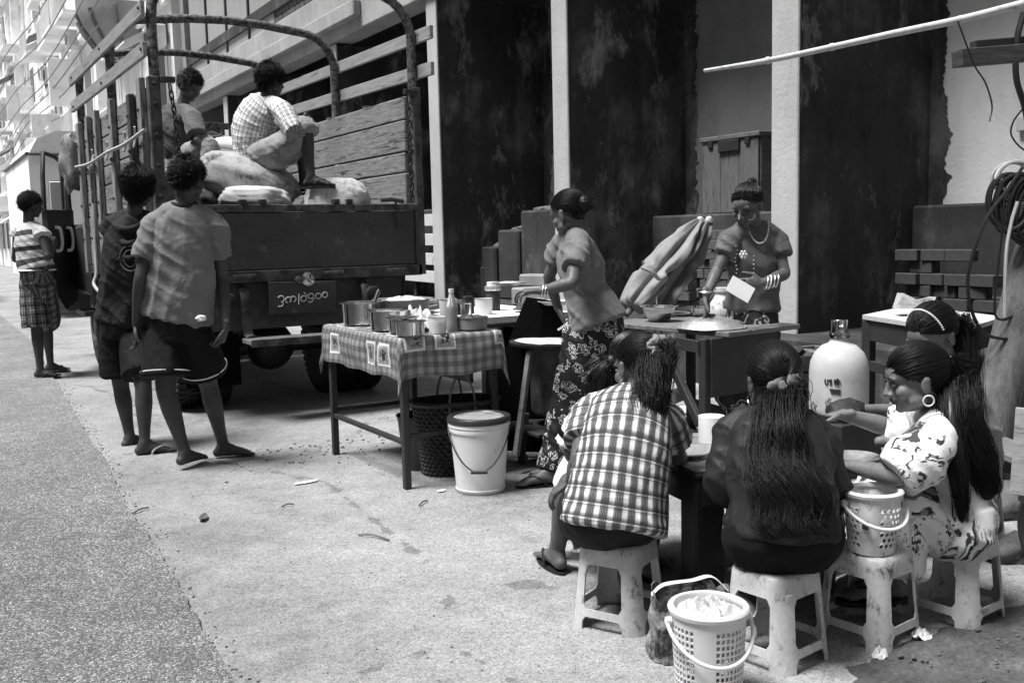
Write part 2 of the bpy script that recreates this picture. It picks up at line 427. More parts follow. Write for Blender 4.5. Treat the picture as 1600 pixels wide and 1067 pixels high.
# upper storey: smooth grey panels, a brick panel, a dark opening
bb('upper_wall', (5.8, 17.5, 4.9), (6.2, 23.4, 12), 'panel_grey', bld, 0)
for yy in (18.9, 20.4, 21.9): bb('wall_joint', (5.76, yy, 4.9), (5.802, yy+.06, 12), 'plaster_mid', bld, .005)
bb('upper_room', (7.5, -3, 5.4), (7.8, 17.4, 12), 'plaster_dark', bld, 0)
bb('brick_backing', (5.84, 15.2, 4.9), (6.2, 17.5, 8.5), 'plaster_mid', bld, 0)
bk = []
zz = 4.91; row = 0
while zz < 8.4:
    yy = 15.2 + (.11 if row % 2 else 0)
    while yy < 17.35:
        bk.append(box_geo((5.83+random.uniform(-.006, .006), yy+.1, zz+.045), (.06, .2, .082), None, .004)); yy += .22
    zz += .1; row += 1
vs, fs = join_geo(bk); tag(mobj('brickwork', vs, fs, 'brick', bld), kind='stuff')
# rubble stair in the bay behind the table, each step its own block
for k, (ya, yb, z) in enumerate(((11.0, 12.6, .62), (10.98, 11.65, .85), (10.7, 11.15, 1.1), (10.2, 10.68, 1.3), (8.9, 10.18, 1.52))):
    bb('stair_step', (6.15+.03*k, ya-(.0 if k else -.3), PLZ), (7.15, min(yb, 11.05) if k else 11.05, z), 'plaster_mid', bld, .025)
    r_ = mobj('step_rubble', *join_geo([rock_geo((6.35+random.random()*.5, min(yb, 10.9)-random.random()*.35, z), (.13, .16, .05), k*5+q) for q in range(5)]), 'rubble', bld)
    tag(r_, kind='stuff')
for c, s, rt in (((5.95, 9.1, .56), (.5, .75, .2), .05), ((6.15, 8.95, .74), (.24, .34, .17), -.1), ((6.1, 9.55, .72), (.22, .4, .14), .3)):
    tag(box('concrete_block', c, s, 'plaster_grey', None, rt, .02), {.56: 'long grey concrete kerb block lying on the platform behind the vendor', .74: 'short square concrete block resting on top of the kerb block behind the vendor', .72: 'pale flat concrete slab beside the rubble stair'}[c[2]], 'block')
tag(smooth_angle(mobj('rock', *rock_geo((6.12, 8.95, .87), (.1, .09, .055), 2), 'rubble'), 60), 'fist sized rounded stone lying on the square concrete block', 'rock')

# loose bricks stacked on the platform
def bricks(rows, label, grp, mat='brick_dark', L=.2, D=.1, Hh=.085):
    me = None; ORD = ['first', 'second', 'third', 'fourth', 'fifth', 'sixth', 'seventh', 'eighth', 'ninth', 'tenth', 'eleventh', 'twelfth']
    zl = sorted({round(p[2], 3) for p, _ in rows}); cnt = {}
    for p, rz in sorted(rows, key=lambda q: (q[0][2], -q[0][1], q[0][0])):
        ci = zl.index(round(p[2], 3)); cnt[ci] = cnt.get(ci, -1)+1
        if me is None:
            vs, fs = box_geo((0, 0, 0), (D, L, Hh), None, .006); o = mobj('brick', vs, fs, mat); me = o.data
        else: o = bpy.data.objects.new('brick', me); S.collection.objects.link(o)
        o.location = p; o.rotation_euler = (0, 0, rz); tag(o, '%s, %s course up, %s from left' % (label, ORD[ci], ORD[min(cnt[ci], 11)]), 'brick', grp)
random.seed(11)
L1 = []
for c in range(7):
    for k in range(6 - (c > 3)*2 - (c > 4)*1):
        if random.random() < .18: continue
        L1.append(((6.42+random.uniform(-.012, .012)+.02*(c % 2), 4.86-k*.21+random.uniform(-.01, .01)-.1*(c % 2), PLZ+.045+c*.088), random.uniform(-.2, .2)))
for c in range(3):
    for k in range(5): L1.append(((6.72, 4.9-k*.22, PLZ+.045+c*.088), random.uniform(-.08, .08)))
bricks(L1, 'dark brick heaped by the white wall', 'bricks heaped by the white wall')
L2 = []
for c in range(9):
    for k in range(4 - (c > 5)):
        L2.append(((6.2+random.uniform(-.03, .03), 6.55+k*.21+random.uniform(-.015, .015)+.08*(c % 2), PLZ+.045+c*.088), random.uniform(-.08, .08)))
for c in range(6):
    for k in range(3): L2.append(((5.86+random.uniform(-.03, .03), 6.75+k*.21, PLZ+.045+c*.088), random.uniform(-.1, .1)))
bricks(L2, 'brick stacked behind the folded umbrella', 'bricks stacked behind the umbrella', 'brick')
L3 = []
for c in range(4):
    for k in range(4-c): L3.append(((6.3+.05*c, 7.5+k*.22, PLZ+.045+c*.088), random.uniform(-.1, .1)))
bricks(L3, 'dark brick piled by the middle pillar', 'bricks piled by the middle pillar')
tag(box('brick', (7.07, 4.42, 1.445), (.16, .26, .085), 'brick_dark', None, .02, .006), 'single dark brick lying on the ledge below the white wall', 'brick')
tag(box('brick', (6.95, 9.35, 1.58), (.1, .2, .09), 'brick', None, .1, .006), 'single brick standing on the top stair step behind the vendor', 'brick')

# big wooden chest on the ledge
MT['chest_wood'] = M('chest_wood', .19, .8, .4, 5, .3, 40, sc=(3, 3, .5), dirt=(.06, .58, 5))
ch = thing('wooden_chest', (7.1, 7.3, 1.40), 'large grey wooden chest on the ledge behind the seller', 'chest')
for k in range(3): bb('board', (6.775, 6.79+k*.253, 1.405), (6.797+.003*(k % 2), 6.79+k*.253+.249, 2.09), 'chest_wood', ch, .004)
bb('body', (6.803, 6.78, 1.402), (7.19, 7.55, 2.09), 'wood_mid', ch)
bb('lid', (6.755, 6.76, 2.093), (7.195, 7.57, 2.14), 'wood_mid', ch, .008)
bb('latch', (6.745, 7.02, 1.98), (6.773, 7.3, 2.09), 'wood_dark', ch, .006)
for yy in (6.92, 7.42): bb('hinge', (6.755, yy-.03, 2.03), (6.773, yy+.03, 2.09), 'iron', ch)

# pale slatted bench beside the pillar behind the truck
sb = thing('slatted_bench', (5.8, 12.2, .45), 'white slatted bench between the truck and the first pillar', 'bench')
for k, z in enumerate((.72, .95, 1.2, 1.45)):
    beam('slat', (5.78, 11.36, z), (5.78, 13.2, z+.02), .05, .15, 'paint_white', sb)
for yy in (11.45, 12.2, 13.1): bb('post', (5.82, yy-.04, .45), (5.89, yy+.04, 1.6), 'plaster_mid', sb)
bb('back_box', (5.95, 11.4, .45), (6.15, 13.1, 1.6), 'plaster_mid', sb, .02)

# ---------------------------------------------------------------- far street
def facade(x0, y0, y1, z1, mat, label, seed, nf=4, nb=4, awn=True):
    r = random.Random(seed)
    b = thing('street_building', (x0, (y0+y1)/2, 0), label, 'building', 'buildings down the street')
    bb('wall', (x0, y0, 0), (x0+6, y1-.05, z1), mat, b, 0)
    fh = z1/nf; bw = (y1-y0)/nb
    for i in range(nf):
        if i: bb('cornice', (x0-.14, y0, i*fh-.06), (x0-.003, y1-.06, i*fh+.1), 'far_white', b, .01)
        for j in range(nb):
            ya = y0+j*bw+bw*.22; yb = y0+(j+1)*bw-bw*.22; za = i*fh+fh*.28; zb = (i+1)*fh-fh*.2
            w_ = bb('window', (x0-.05, ya, za), (x0-.003, yb, zb), 'far_white', b, .01)
            bb('pane', (x0-.07, ya+.1, za+.12), (x0-.053, yb-.1, zb-.12), 'far_dark' if r.random() < .6 else 'far_grey', w_, 0)
            k = r.random()
            if i and k < .55:
                d = r.uniform(.6, 1.1)
                s_ = bb('balcony', (x0-d, ya-.3, za-.5), (x0-.006, yb+.3, za-.38), 'far_white', b, .01)
                for q in range(9): bb('baluster', (x0-d, ya-.28+q*(yb-ya+.56)/8-.02, za-.38), (x0-d+.04, ya-.28+q*(yb-ya+.56)/8+.02, za+.42), 'far_grey', s_, 0)
                bb('rail', (x0-d-.01, ya-.3, za+.42), (x0-d+.05, yb+.3, za+.48), 'far_grey', s_, 0)
            elif awn and k < .85:
                vs = [(x0-.01, ya-.2, zb+.3), (x0-.01, yb+.2, zb+.3), (x0-1.0, yb+.2, zb-.25), (x0-1.0, ya-.2, zb-.25)]
                vs += [(a, b_, c-.05) for a, b_, c in vs]
                mobj('awning', vs, [[0, 1, 2, 3], [7, 6, 5, 4], [0, 4, 5, 1], [1, 5, 6, 2], [2, 6, 7, 3], [3, 7, 4, 0]], 'far_grey' if r.random() < .6 else 'far_dark', b)
    for q in range(nb*2):
        yy = y0+r.random()*(y1-y0-1); zz = r.uniform(2.5, z1-1)
        if q % 2: bb('sign_board', (x0-r.uniform(.7, 1.3), yy, zz), (x0-.08, yy+.12, zz+r.uniform(.5, 1.6)), ['far_grey', 'far_white', 'far_white'][q % 3], b, .01)
        else:
            a_ = bb('air_conditioner', (x0-.45, yy, zz), (x0-.08, yy+.8, zz+.5), 'far_grey', b, .02); lathe('fan_grille', (x0-.46, yy+.4, zz+.25), [(0, 0), (.2, 0), (.2, .012), (0, .014)], 'far_dark', a_, 14, V((-1, 0, 0)))
    if r.random() < 2:
        for q in range(2):
            yy = y0+(y1-y0)*(.2+.6*q); tube('drain_pipe', [(x0-.12, yy, 0), (x0-.12, yy, z1)], .06, 'far_grey', b, 6)
    bb('parapet', (x0-.2, y0, z1), (x0+6, y1-.06, z1+.5), 'far_white', b, .02)
    return b
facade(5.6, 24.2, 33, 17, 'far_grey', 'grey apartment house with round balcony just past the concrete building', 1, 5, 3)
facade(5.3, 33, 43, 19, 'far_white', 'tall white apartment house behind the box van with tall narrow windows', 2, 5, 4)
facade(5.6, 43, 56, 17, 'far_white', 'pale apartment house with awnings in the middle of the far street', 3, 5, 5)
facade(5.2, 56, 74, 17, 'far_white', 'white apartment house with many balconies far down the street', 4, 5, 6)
facade(5.5, 74, 100, 15, 'far_white', 'building whitened to imitate glare near the end of the street at left edge', 5, 4, 8)
facade(4.0, 100, 140, 9, 'far_white', 'lowest building whitened to imitate glare at the very end of the street', 6, 3, 8)
# round balcony slab of the grey house
rb = thing('round_balcony', (5.4, 29.2, 6.3), 'dark bulging half round balcony above the truck hoops', 'balcony')
vs, fs = [], []
for k, (rr, z) in enumerate(((.5, 6.2), (1.1, 6.5), (1.55, 7.0), (1.7, 7.3), (1.7, 8.4))):
    for a in range(25):
        t = math.pi*a/24; vs.append((5.59-rr*.75*math.sin(t), 29.2+rr*1.2*math.cos(t), z))
for k in range(4):
    for a in range(24): i = k*25+a; fs.append([i, i+1, i+26, i+25])
fs.append(list(range(25)))
mobj('bowl', vs, fs, 'panel_grey', rb, smooth=True)
for a in range(0, 25, 4):
    t = math.pi*a/24; tube('rib', [(5.59-rr_*.75*math.sin(t), 29.2+rr_*1.2*math.cos(t), z) for rr_, z in ((.52, 6.18), (1.13, 6.48), (1.58, 6.98), (1.74, 7.3))], .05, 'far_dark', rb, 6)
# white box van parked further up
vn = thing('box_van', (2.6, 19, 0), 'white box van parked beyond the truck cab', 'van')
prof = [(-.95, .7), (-.95, 2.75), (-.8, 3.02), (-.5, 3.16), (.5, 3.16), (.8, 3.02), (.95, 2.75), (.95, .7)]
vs = [(2.78+x, yy, z) for yy in (18.6, 23) for x, z in prof]; k = len(prof)
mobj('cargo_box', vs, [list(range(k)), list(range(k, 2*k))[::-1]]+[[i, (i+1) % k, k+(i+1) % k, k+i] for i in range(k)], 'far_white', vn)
bb('door_seam', (2.775, 18.585, .8), (2.79, 18.598, 3.0), 'far_dark', vn, 0)
bb('roof_trim', (1.85, 18.58, 2.74), (3.71, 18.597, 2.78), 'far_dark', vn, 0)
tube('side_trim', [(1.82, 18.6, 2.77), (1.82, 23, 2.77)], .035, 'far_dark', vn, 6)
bb('bumper', (1.9, 18.45, .5), (3.66, 18.597, .68), 'far_dark', vn, .02)
for yy in (19.6, 22.3):
    for xx in (2.0, 3.55): lathe('wheel', (xx, yy, .38), [(0, -.1), (.28, -.11), (.36, -.09), (.38, 0), (.36, .09), (.28, .11), (0, .1)], 'tyre', vn, 24, V((1, 0, 0)))
# cars far down the road
def far_car(x, y, lab, mat):
    c = thing('parked_car', (x, y, 0), lab, 'car', 'cars far down the street')
    prof = [(-2.1, .35), (-2.15, .75), (-1.4, .95), (-.8, 1.4), (.8, 1.42), (1.5, .98), (2.1, .8), (2.1, .35)]
    vs = [(x+s*(.78 if z < 1.2 else .62), y+yy, z) for s in (-1, 1) for yy, z in prof]; k = 8
    mobj('body', vs, [list(range(k)), list(range(k, 16))[::-1]]+[[i, (i+1) % k, k+(i+1) % k, k+i] for i in range(k)], mat, c)
    vs = [(x+s*.6, y+yy, z) for yy, z in ((-1.42, .98), (-.85, 1.36)) for s in (-1, 1)]
    mobj('windscreen', [(a, b_-.02, c_+.02) for a, b_, c_ in vs], [[0, 1, 3, 2]], 'far_dark', c)
    for s in (-.55, .55): lathe('headlight', (x+s, y-2.15, .66), [(0, -.02), (.1, -.02), (.1, .03), (0, .03)], 'chrome', c, 12, V((0, -1, 0)))
    for s in (-.72, .72):
        for yy in (-1.3, 1.3): lathe('wheel', (x+s, y+yy, .31), [(0, -.08), (.25, -.09), (.31, -.06), (.31, .06), (.25, .09), (0, .08)], 'tyre', c, 20, V((1, 0, 0)))
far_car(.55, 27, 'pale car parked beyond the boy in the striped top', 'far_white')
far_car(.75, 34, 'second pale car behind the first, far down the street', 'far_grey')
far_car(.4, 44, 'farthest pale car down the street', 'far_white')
# the opposite side of the street, left of the view
for k, (ya, yb, z1) in enumerate(((-30, -3, 12.5), (-3, 8, 12.5), (8, 17, 10))):
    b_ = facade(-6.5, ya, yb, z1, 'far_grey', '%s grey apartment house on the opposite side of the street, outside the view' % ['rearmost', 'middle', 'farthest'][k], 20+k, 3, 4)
    b_.rotation_euler.z = math.pi
ow = thing('overhead_wires', (4.5, 40, 6), 'bundle of thin overhead wires sagging along the far facades', 'wires')
for k in range(7):
    z0 = 5.6+.5*k; xx = 4.7-.12*k
    tube('wire', [(xx+.05*math.sin(q*2.1+k), 24+q*11, z0+.25*math.sin(k+q)-.35*(q % 2)) for q in range(8)], .018, 'far_dark', ow, 5, 5)

# ================================================================ TRUCK
MT['stake_wood'] = M('stake_wood', .28, .75, .5, 9, .4, 50, sc=(3, 3, .6), dirt=(.05, .56, 6))
MT['canvas_dark0'] = M('canvas_dark0', .3, .8, .4, 7, .4, 60, dirt=(.08, .55, 5))
tr = thing('cargo_truck', (2.4, 8.5, 0), 'old stake bed cargo truck with open hoops, seen from its dark tailgate', 'truck')
TL, TR, TY, TF = 1.45, 3.36, 6.92, 10.3       # left side, right side, tail, front of the bed
random.seed(5)
bb('bed_floor', (TL, TY+.02, .98), (TR, TF, 1.05), 'truck_steel', tr)
# tailgate
tg = bb('tailgate', (TL+.05, TY-.02, 1.04), (TR-.05, TY+.015, 1.44), 'truck_dark', tr, .006)
bb('top_rail', (TL+.02, TY-.035, 1.443), (TR-.02, TY+.03, 1.495), 'truck_steel', tg, .006)
bb('bottom_rail', (TL, TY-.03, .955), (TR, TY+.03, 1.037), 'truck_steel', tg, .006)
for x in (TL+.02, TR-.02-.03): bb('edge_rail', (x, TY-.034, 1.04), (x+.03, TY+.02, 1.44), 'truck_dark', tg, .004)
for x in (1.98, 2.12, 2.66, 2.76):
    bb('hinge', (x, TY-.045, 1.497), (x+.045, TY+.02, 1.53), 'iron', tg)
for x in (1.9, 2.55, 3.05): tube('hinge_pin', [(x, TY-.045, 1.0), (x+.16, TY-.045, 1.0)], .018, 'truck_steel', tg, 8)
for k in range(9): lathe('rivet', (TL+.16+k*.2, TY-.034, 1.47), [(.012, 0), (.009, .006), (0, .008)], 'iron', tg, 8, V((0, -1, 0)))
# side planks (right side seen from inside, left side from outside)
zs = [1.055, 1.30, 1.49, 1.735, 1.89, 2.13, 2.305]
for s, x in ((1, TR-.06), (-1, TL+.03)):
    for i in range(len(zs)-1):
        o = bb('plank', (x-.018+random.uniform(-.004, .004), TY+.04+random.uniform(0, .03), zs[i]+.005), (x+.018, TF-random.uniform(0, .02), zs[i+1]-.006), 'wood_old', tr, .006)
        me = o.data
        for v in me.vertices: v.co.z += .004*noise.noise((v.co.y*3, i, s))
# stakes
for i, yy in enumerate((7.22, 7.6, 8.36, 9.1, 9.55, 10.05)):
    dk = i == 1
    bb('stake', (TL-.035, yy-.055 if not dk else yy-.05, .98), (TL+.008, yy+.055 if not dk else yy+.05, 2.36 if i != 1 else 2.3), 'truck_dark' if dk else 'stake_wood', tr, .005)
    for z in (1.3, 1.6, 1.9, 2.15): lathe('bolt', (TL-.036, yy, z), [(.016, 0), (.012, .012), (0, .014)], 'iron', tr, 8, V((-1, 0, 0)))
for yy in (7.9, 8.75, 9.8): bb('stake', (TR-.005, yy-.035, .98), (TR+.04, yy+.035, 2.34), 'truck_steel', tr, .005)
# corner posts
bb('corner_post', (TL-.03, TY-.03, .96), (TL+.045, TY+.05, 2.33), 'truck_steel', tr, .006)
bb('corner_post', (TR-.035, TY-.03, .96), (TR+.03, TY+.05, 2.36), 'truck_steel', tr, .006)
for z in (1.55, 1.75, 1.95, 2.15, 2.28): lathe('bolt', (TL+.01, TY-.031, z), [(.017, 0), (.013, .012), (0, .014)], 'iron', tr, 8, V((0, -1, 0)))
# hoops
for i, yy in enumerate((TY+.01, 8.5, 10.12)):
    zt = 3.02-.0*i; r = .3
    pts = [(TL+.02, yy, 1.9), (TL+.02, yy, zt-r-.02)]
    for a in range(1, 6):
        t = math.pi/2*a/6; pts.append((TL+.02+r-r*math.cos(t), yy, zt-r+r*math.sin(t)))
    for a in range(0, 5): pts.append((TL+.02+r+(TR-TL-.04-2*r)*a/4, yy, zt+.05*math.sin(math.pi*a/4)))
    for a in range(1, 7):
        t = math.pi/2*a/6; pts.append((TR-.02-r+r*math.sin(t), yy, zt-r+r*math.cos(t)))
    pts += [(TR-.02, yy, zt-r-.02), (TR-.02, yy, 1.9)]
    tube('hoop', pts, .034, 'rust_bar', tr, 10)
# wooden rails along the hoops
for z0, z1, hh in ((2.75, 2.74, .095), (2.49, 2.50, .095)):
    beam('rail', (TR+.03, TY-.24, z0-.02), (TR+.03, TF-.05, z1+.03), .03, hh, 'wood_rail', tr)
    beam('rail', (TL-.035, TY-.02, z0+.01), (TL-.035, TF-.05, z1+.02), .028, hh, 'wood_rail', tr)
    for yy in (TY+.02, 8.5, 10.05):
        lathe('bolt', (TL-.05, yy, z0+.015), [(.014, 0), (.01, .01), (0, .012)], 'iron', tr, 8, V((-1, 0, 0)))
beam('cross_bar', (TL+.02, 10.1, 2.38), (TR-.02, 10.1, 2.38), .04, .06, 'rust_bar', tr)
bb('headboard', (TL+.08, TF-.06, 1.06), (TR-.1, TF-.02, 1.9), 'truck_steel', tr)
# chains: one mesh, many links
def link_geo():
    pts = []
    for k in range(16):
        a = 2*math.pi*k/16; pts.append(V((.013*math.cos(a), 0, .024*math.sin(a)+(.008 if math.sin(a) > 0 else -.008))))
    vs, fs = [], []
    n = len(pts)
    for i in range(n):
        t = (pts[(i+1) % n]-pts[i-1]).normalized(); nrm = V((0, 1, 0)); b2 = t.cross(nrm)
        for k in range(5): a = 2*math.pi*k/5; vs.append(pts[i]+(nrm*math.cos(a)+b2*math.sin(a))*.0055)
    for i in range(n):
        for k in range(5): j = (i+1) % n; fs.append([i*5+k, i*5+(k+1) % 5, j*5+(k+1) % 5, j*5+k])
    return vs, fs
lv, lf = link_geo()
lme = bpy.data.meshes.new('chain_link'); lme.from_pydata([tuple(v) for v in lv], [], lf); lme.materials.append(MT['iron']); lme.polygons.foreach_set('use_smooth', [True]*len(lme.polygons))
def chain(pts):
    P = catmull(pts, 8); acc = 0; k = 0; last = P[0]
    for p in P[1:]:
        seg = (p-last); L = seg.length; d = 0
        while acc + (L-d) >= .046:
            d += .046-acc; acc = 0; q = last + seg*(d/L)
            o = bpy.data.objects.new('chain_link', lme); link(o, tr); o.location = q
            R = (-seg).to_track_quat('Z', 'Y').to_matrix() @ Matrix.Rotation((math.pi/2 if k % 2 else 0)+.35, 3, 'Z')
            o.rotation_euler = R.to_euler(); k += 1
        acc += L-d; last = p
chain([(TR-.08, TY-.05, 2.31), (TR-.09, TY-.06, 1.95), (TR-.08, TY-.055, 1.52)])
chain([(TR-.22, TY-.05, 1.52), (TR-.21, TY-.065, 1.4), (TR-.2, TY-.06, 1.3)])
chain([(TL+.1, TY-.05, 2.30), (TL+.13, TY-.05, 2.0), (TL+.14, TY-.05, 1.72), (TL+.2, TY-.05, 1.55)])
bb('chain_hook', (TR-.11, TY-.05, 2.30), (TR-.0, TY-.01, 2.34), 'iron', tr); bb('chain_hook', (TL+.05, TY-.05, 2.29), (TL+.14, TY-.01, 2.33), 'iron', tr)
tube('gate_latch', [(TR-.34, TY-.06, 1.52), (TR-.26, TY-.07, 1.525), (TR-.16, TY-.06, 1.51)], .016, 'iron', tr, 8)
# rope strung along the stakes
tube('rope', [(TL-.06, TY+.0, 1.985), (TL-.07, 7.6, 1.95), (TL-.065, 8.36, 1.955), (TL-.07, 9.2, 1.93), (TL-.06, 10.1, 1.96)], .013, 'rope', tr, 6, 6)
for yy in (7.25, 7.62, 8.36, 9.1): tube('rope_lashing', [(TL-.055, yy-.05, 1.99), (TL-.075, yy, 1.9), (TL-.055, yy+.04, 1.99), (TL-.06, yy+.02, 2.04)], .008, 'rope', tr, 5, 4)
tube('rope', [(TL-.04, 9.35, 1.6), (TL-.05, 9.36, 1.25), (TL-.06, 9.33, 1.0), (TL-.09, 9.3, .9), (TL-.05, 9.1, .8)], .014, 'rope', tr, 6, 6)
# bundled tarp on the front corner
tag(smooth_angle(mobj('tarp_bundle', *rock_geo((TL-.06, TF+.02, 2.0), (.11, .12, .26), 4, 3, .45), 'canvas_dark0', tr), 60))
# chassis, axles, wheels
for x in (2.02, 2.74): bb('chassis_rail', (x, TY+.1, .72), (x+.09, 11.6, .9), 'truck_dark', tr)
for yy in (7.1, 8.2, 9.3): bb('cross_member', (TL+.05, yy, .9), (TR-.05, yy+.09, .978), 'truck_dark', tr)
def wheel(x, y, w, r=.415, face=-1):
    wl = lathe('wheel', (x, y, r), [(.21, -w*.42), (.3, -w*.5), (.375, -w*.48), (r-.012, -w*.38), (r, -w*.2), (r, w*.2), (r-.012, w*.38), (.375, w*.48), (.3, w*.5), (.21, w*.42)], 'tyre', tr, 40, V((1, 0, 0)))
    tr_ = []
    for k in range(46):
        a = 2*math.pi*k/46
        for s in (-1, 1):
            c = V((x+s*w*.27, y+(r-.002)*math.cos(a+.03*s), r+(r-.002)*math.sin(a+.03*s)))
            R = Matrix.Rotation(a, 3, 'X'); tr_.append(box_geo(c, (w*.34, .022, .034), R, 0))
    tag(mobj('tread', *join_geo(tr_), 'tyre', wl), kind='stuff')
    ax = V((face, 0, 0))
    lathe('rim', (x+face*w*.28, y, r), [(.21, 0), (.215, .06), (.19, .055), (.17, .0), (.1, -.01), (.085, .05), (.05, .06), (0, .06)], 'rim', wl, 28, ax)
    for k in range(6):
        a = 2*math.pi*k/6; lathe('lug', (x+face*w*.28, y+.125*math.cos(a), r+.125*math.sin(a)), [(.018, -.01), (.018, .025), (0, .028)], 'iron', wl, 8, ax)
    return wl
wheel(1.70, 11.0, .2); wheel(3.1, 11.0, .2, face=1)
for x in (1.68, 1.92, 2.9, 3.14): wheel(x, 7.75, .2, face=-1 if x < 2.4 else 1)
tube('axle', [(1.7, 7.75, .415), (3.1, 7.75, .415)], .06, 'truck_dark', tr, 10)
lathe('differential', (2.4, 7.75, .415), [(0, -.2), (.12, -.16), (.19, -.05), (.19, .05), (.12, .16), (0, .2)], 'truck_dark', tr, 16, V((0, 1, 0)))
for x in (1.62, 2.98): bb('mudflap', (x, 7.22, .2), (x+.4, 7.235, .8), 'black_cloth', tr)
for x in (2.0, 2.8): tube('leaf_spring', [(x, 7.2, .62), (x, 7.75, .5), (x, 8.3, .62)], .04, 'truck_dark', tr, 6, 5)
# rear end: plate bracket, plate, lamps, bumper brackets, step
bb('rear_frame', (TL+.15, TY+.06, .62), (TR-.15, TY+.1, .95), 'truck_dark', tr)
pl = box('number_plate', (2.39, TY-.06, .835), (.5, .012, .23), 'truck_dark', tr, Matrix.Rotation(.03, 3, 'Y'), .006)
def stroke(pts): 
    # plate lettering in white paint: pts in letter units on the plate
    return tube_geo([(2.39+(u-3.55)*.0555, TY-.069, .822+v*.045+.004*(u-3.5)) for u, v in pts], .0042, 5, 3)
def arc(cx, cy, r, a0, a1, n=9): return [(cx+r*math.cos(math.radians(a0+(a1-a0)*k/n)), cy+r*math.sin(math.radians(a0+(a1-a0)*k/n))*1.15) for k in range(n+1)]
gl = [arc(.55, .5, .42, 150, -90), arc(.5, -.3, .3, 60, -120)+[(.15, -.65)],
      arc(1.5, .2, .38, -60, 260), arc(2.15, .2, .38, 200, -80),
      [(2.95, .95), (2.85, -.75)],
      arc(3.55, .1, .38, 20, 380)+[(3.95, .6), (3.6, 1.1)],
      arc(4.55, .35, .36, -20, 320)+[(4.9, -.2), (4.5, -.65), (4.15, -.4)],
      arc(5.55, .2, .38, 0, 360), arc(6.45, .25, .36, 0, 360)]
MT['white_paint'] = M('white_paint', .66, .6, .25, 20, .05, 40)
for g_ in gl:
    vs, fs = stroke(g_); mobj('plate_letter', vs, fs, 'white_paint', pl)
lathe('plate_lamp', (2.42, TY-.07, .965), [(.05, 0), (.05, .03), (.03, .045), (0, .05)], 'chrome', tr, 16, V((0, -1, 0)))
lathe('plate_lamp', (2.36, TY-.07, .96), [(.03, 0), (.03, .03), (.0, .04)], 'truck_steel', tr, 16, V((0, -1, 0)))
for x in (1.86, 2.93):
    lathe('tail_lamp', (x, TY-.04, .83), [(.055, 0), (.055, .05), (.045, .06), (.0, .065)], 'glass_dark', tr, 20, V((0, -1, 0)))
    lathe('lamp_ring', (x, TY-.045, .83), [(.062, 0), (.062, .02), (.05, .03), (.05, 0)], 'truck_steel', tr, 20, V((0, -1, 0)))
for x in (1.98, 2.88): 
    tube('step_bracket', [(x, TY+.03, .93), (x, TY-.05, .86), (x, TY-.06, .62), (x, TY-.16, .585)], .035, 'truck_steel', tr, 6, 4, rd=.012)
st_ = bb('step', (1.92, TY-.34, .545), (3.05, TY-.12, .58), 'wood_mid', tr, .006)
bb('step_edge', (1.915, TY-.352, .535), (3.055, TY-.342, .585), 'truck_steel', st_, .003)
tube('hanging_hose', [(3.2, TY-.02, .95), (3.15, TY-.05, .6), (2.9, TY, .45)], .015, 'cable', tr, 6, 5)
# cab with open door
cb = bb('cab', (1.46, 10.36, .75), (3.34, 11.95, 1.45), 'truck_dark', tr, .04)
bb('cab_roof', (1.5, 10.4, 2.18), (3.3, 11.8, 2.3), 'truck_dark', tr, .04)
for x, y_ in ((1.5, 10.42), (3.27, 10.42), (1.5, 11.72), (3.27, 11.72)): bb('cab_pillar', (x-.03, y_-.03, 1.44), (x+.04, y_+.05, 2.2), 'truck_dark', tr)
bb('cab_rear', (1.55, 10.38, 1.44), (3.25, 10.41, 1.75), 'truck_dark', tr)
bb('seat', (1.7, 10.6, 1.3), (3.1, 11.0, 1.9), 'black_cloth', tr, .05)
bb('front_bumper', (1.45, 12.0, .5), (3.35, 12.12, .75), 'truck_dark', tr, .02)
bb('running_board', (1.42, 10.4, .55), (1.7, 10.95, .6), 'truck_dark', tr)
H0, H1 = V((1.47, 11.25, 0)), V((1.13, 10.42, 0))           # hinge edge and free edge of the open door
def dp(u, z, off=0): 
    n = (H1-H0).normalized().cross(V((0, 0, 1))); p = H0.lerp(H1, u)+n*off; return V((p.x, p.y, z))
dv, df = [], []
for off in (-.025, .025):
    for u, z in ((0, .68), (.55, .6), (1, .85), (1, 1.58), (0, 1.6)): dv.append(dp(u, z, off))
k = 5
dr = mobj('door', dv, [list(range(5)), list(range(5, 10))[::-1]]+[[i, (i+1) % k, k+(i+1) % k, k+i] for i in range(k)], 'truck_dark', tr)
tube('window_frame', [dp(1, 1.56), dp(.97, 1.9), dp(.9, 2.12), dp(.5, 2.11), dp(.08, 2.05), dp(.03, 1.6)], .022, 'truck_dark', dr, 8)
tube('window_bar', [dp(.3, 1.6), dp(.28, 2.08)], .014, 'truck_dark', dr, 8)
for off in (.03, -.03):
    pass
for u in (.78, .35): tube('door_pull', [dp(u, 1.42, -.03), dp(u-.02, 1.4, -.07), dp(u-.03, 1.28, -.08), dp(u, 1.2, -.07), dp(u+.02, 1.19, -.03)], .016, 'far_white', dr, 8, 4)
bb('mirror', (1.30, 11.5, 1.55), (1.46, 11.53, 1.92), 'far_grey', tr, .02); tube('mirror_arm', [(1.5, 11.7, 1.5), (1.36, 11.56, 1.5), (1.36, 11.54, 1.6)], .012, 'iron', tr, 6)

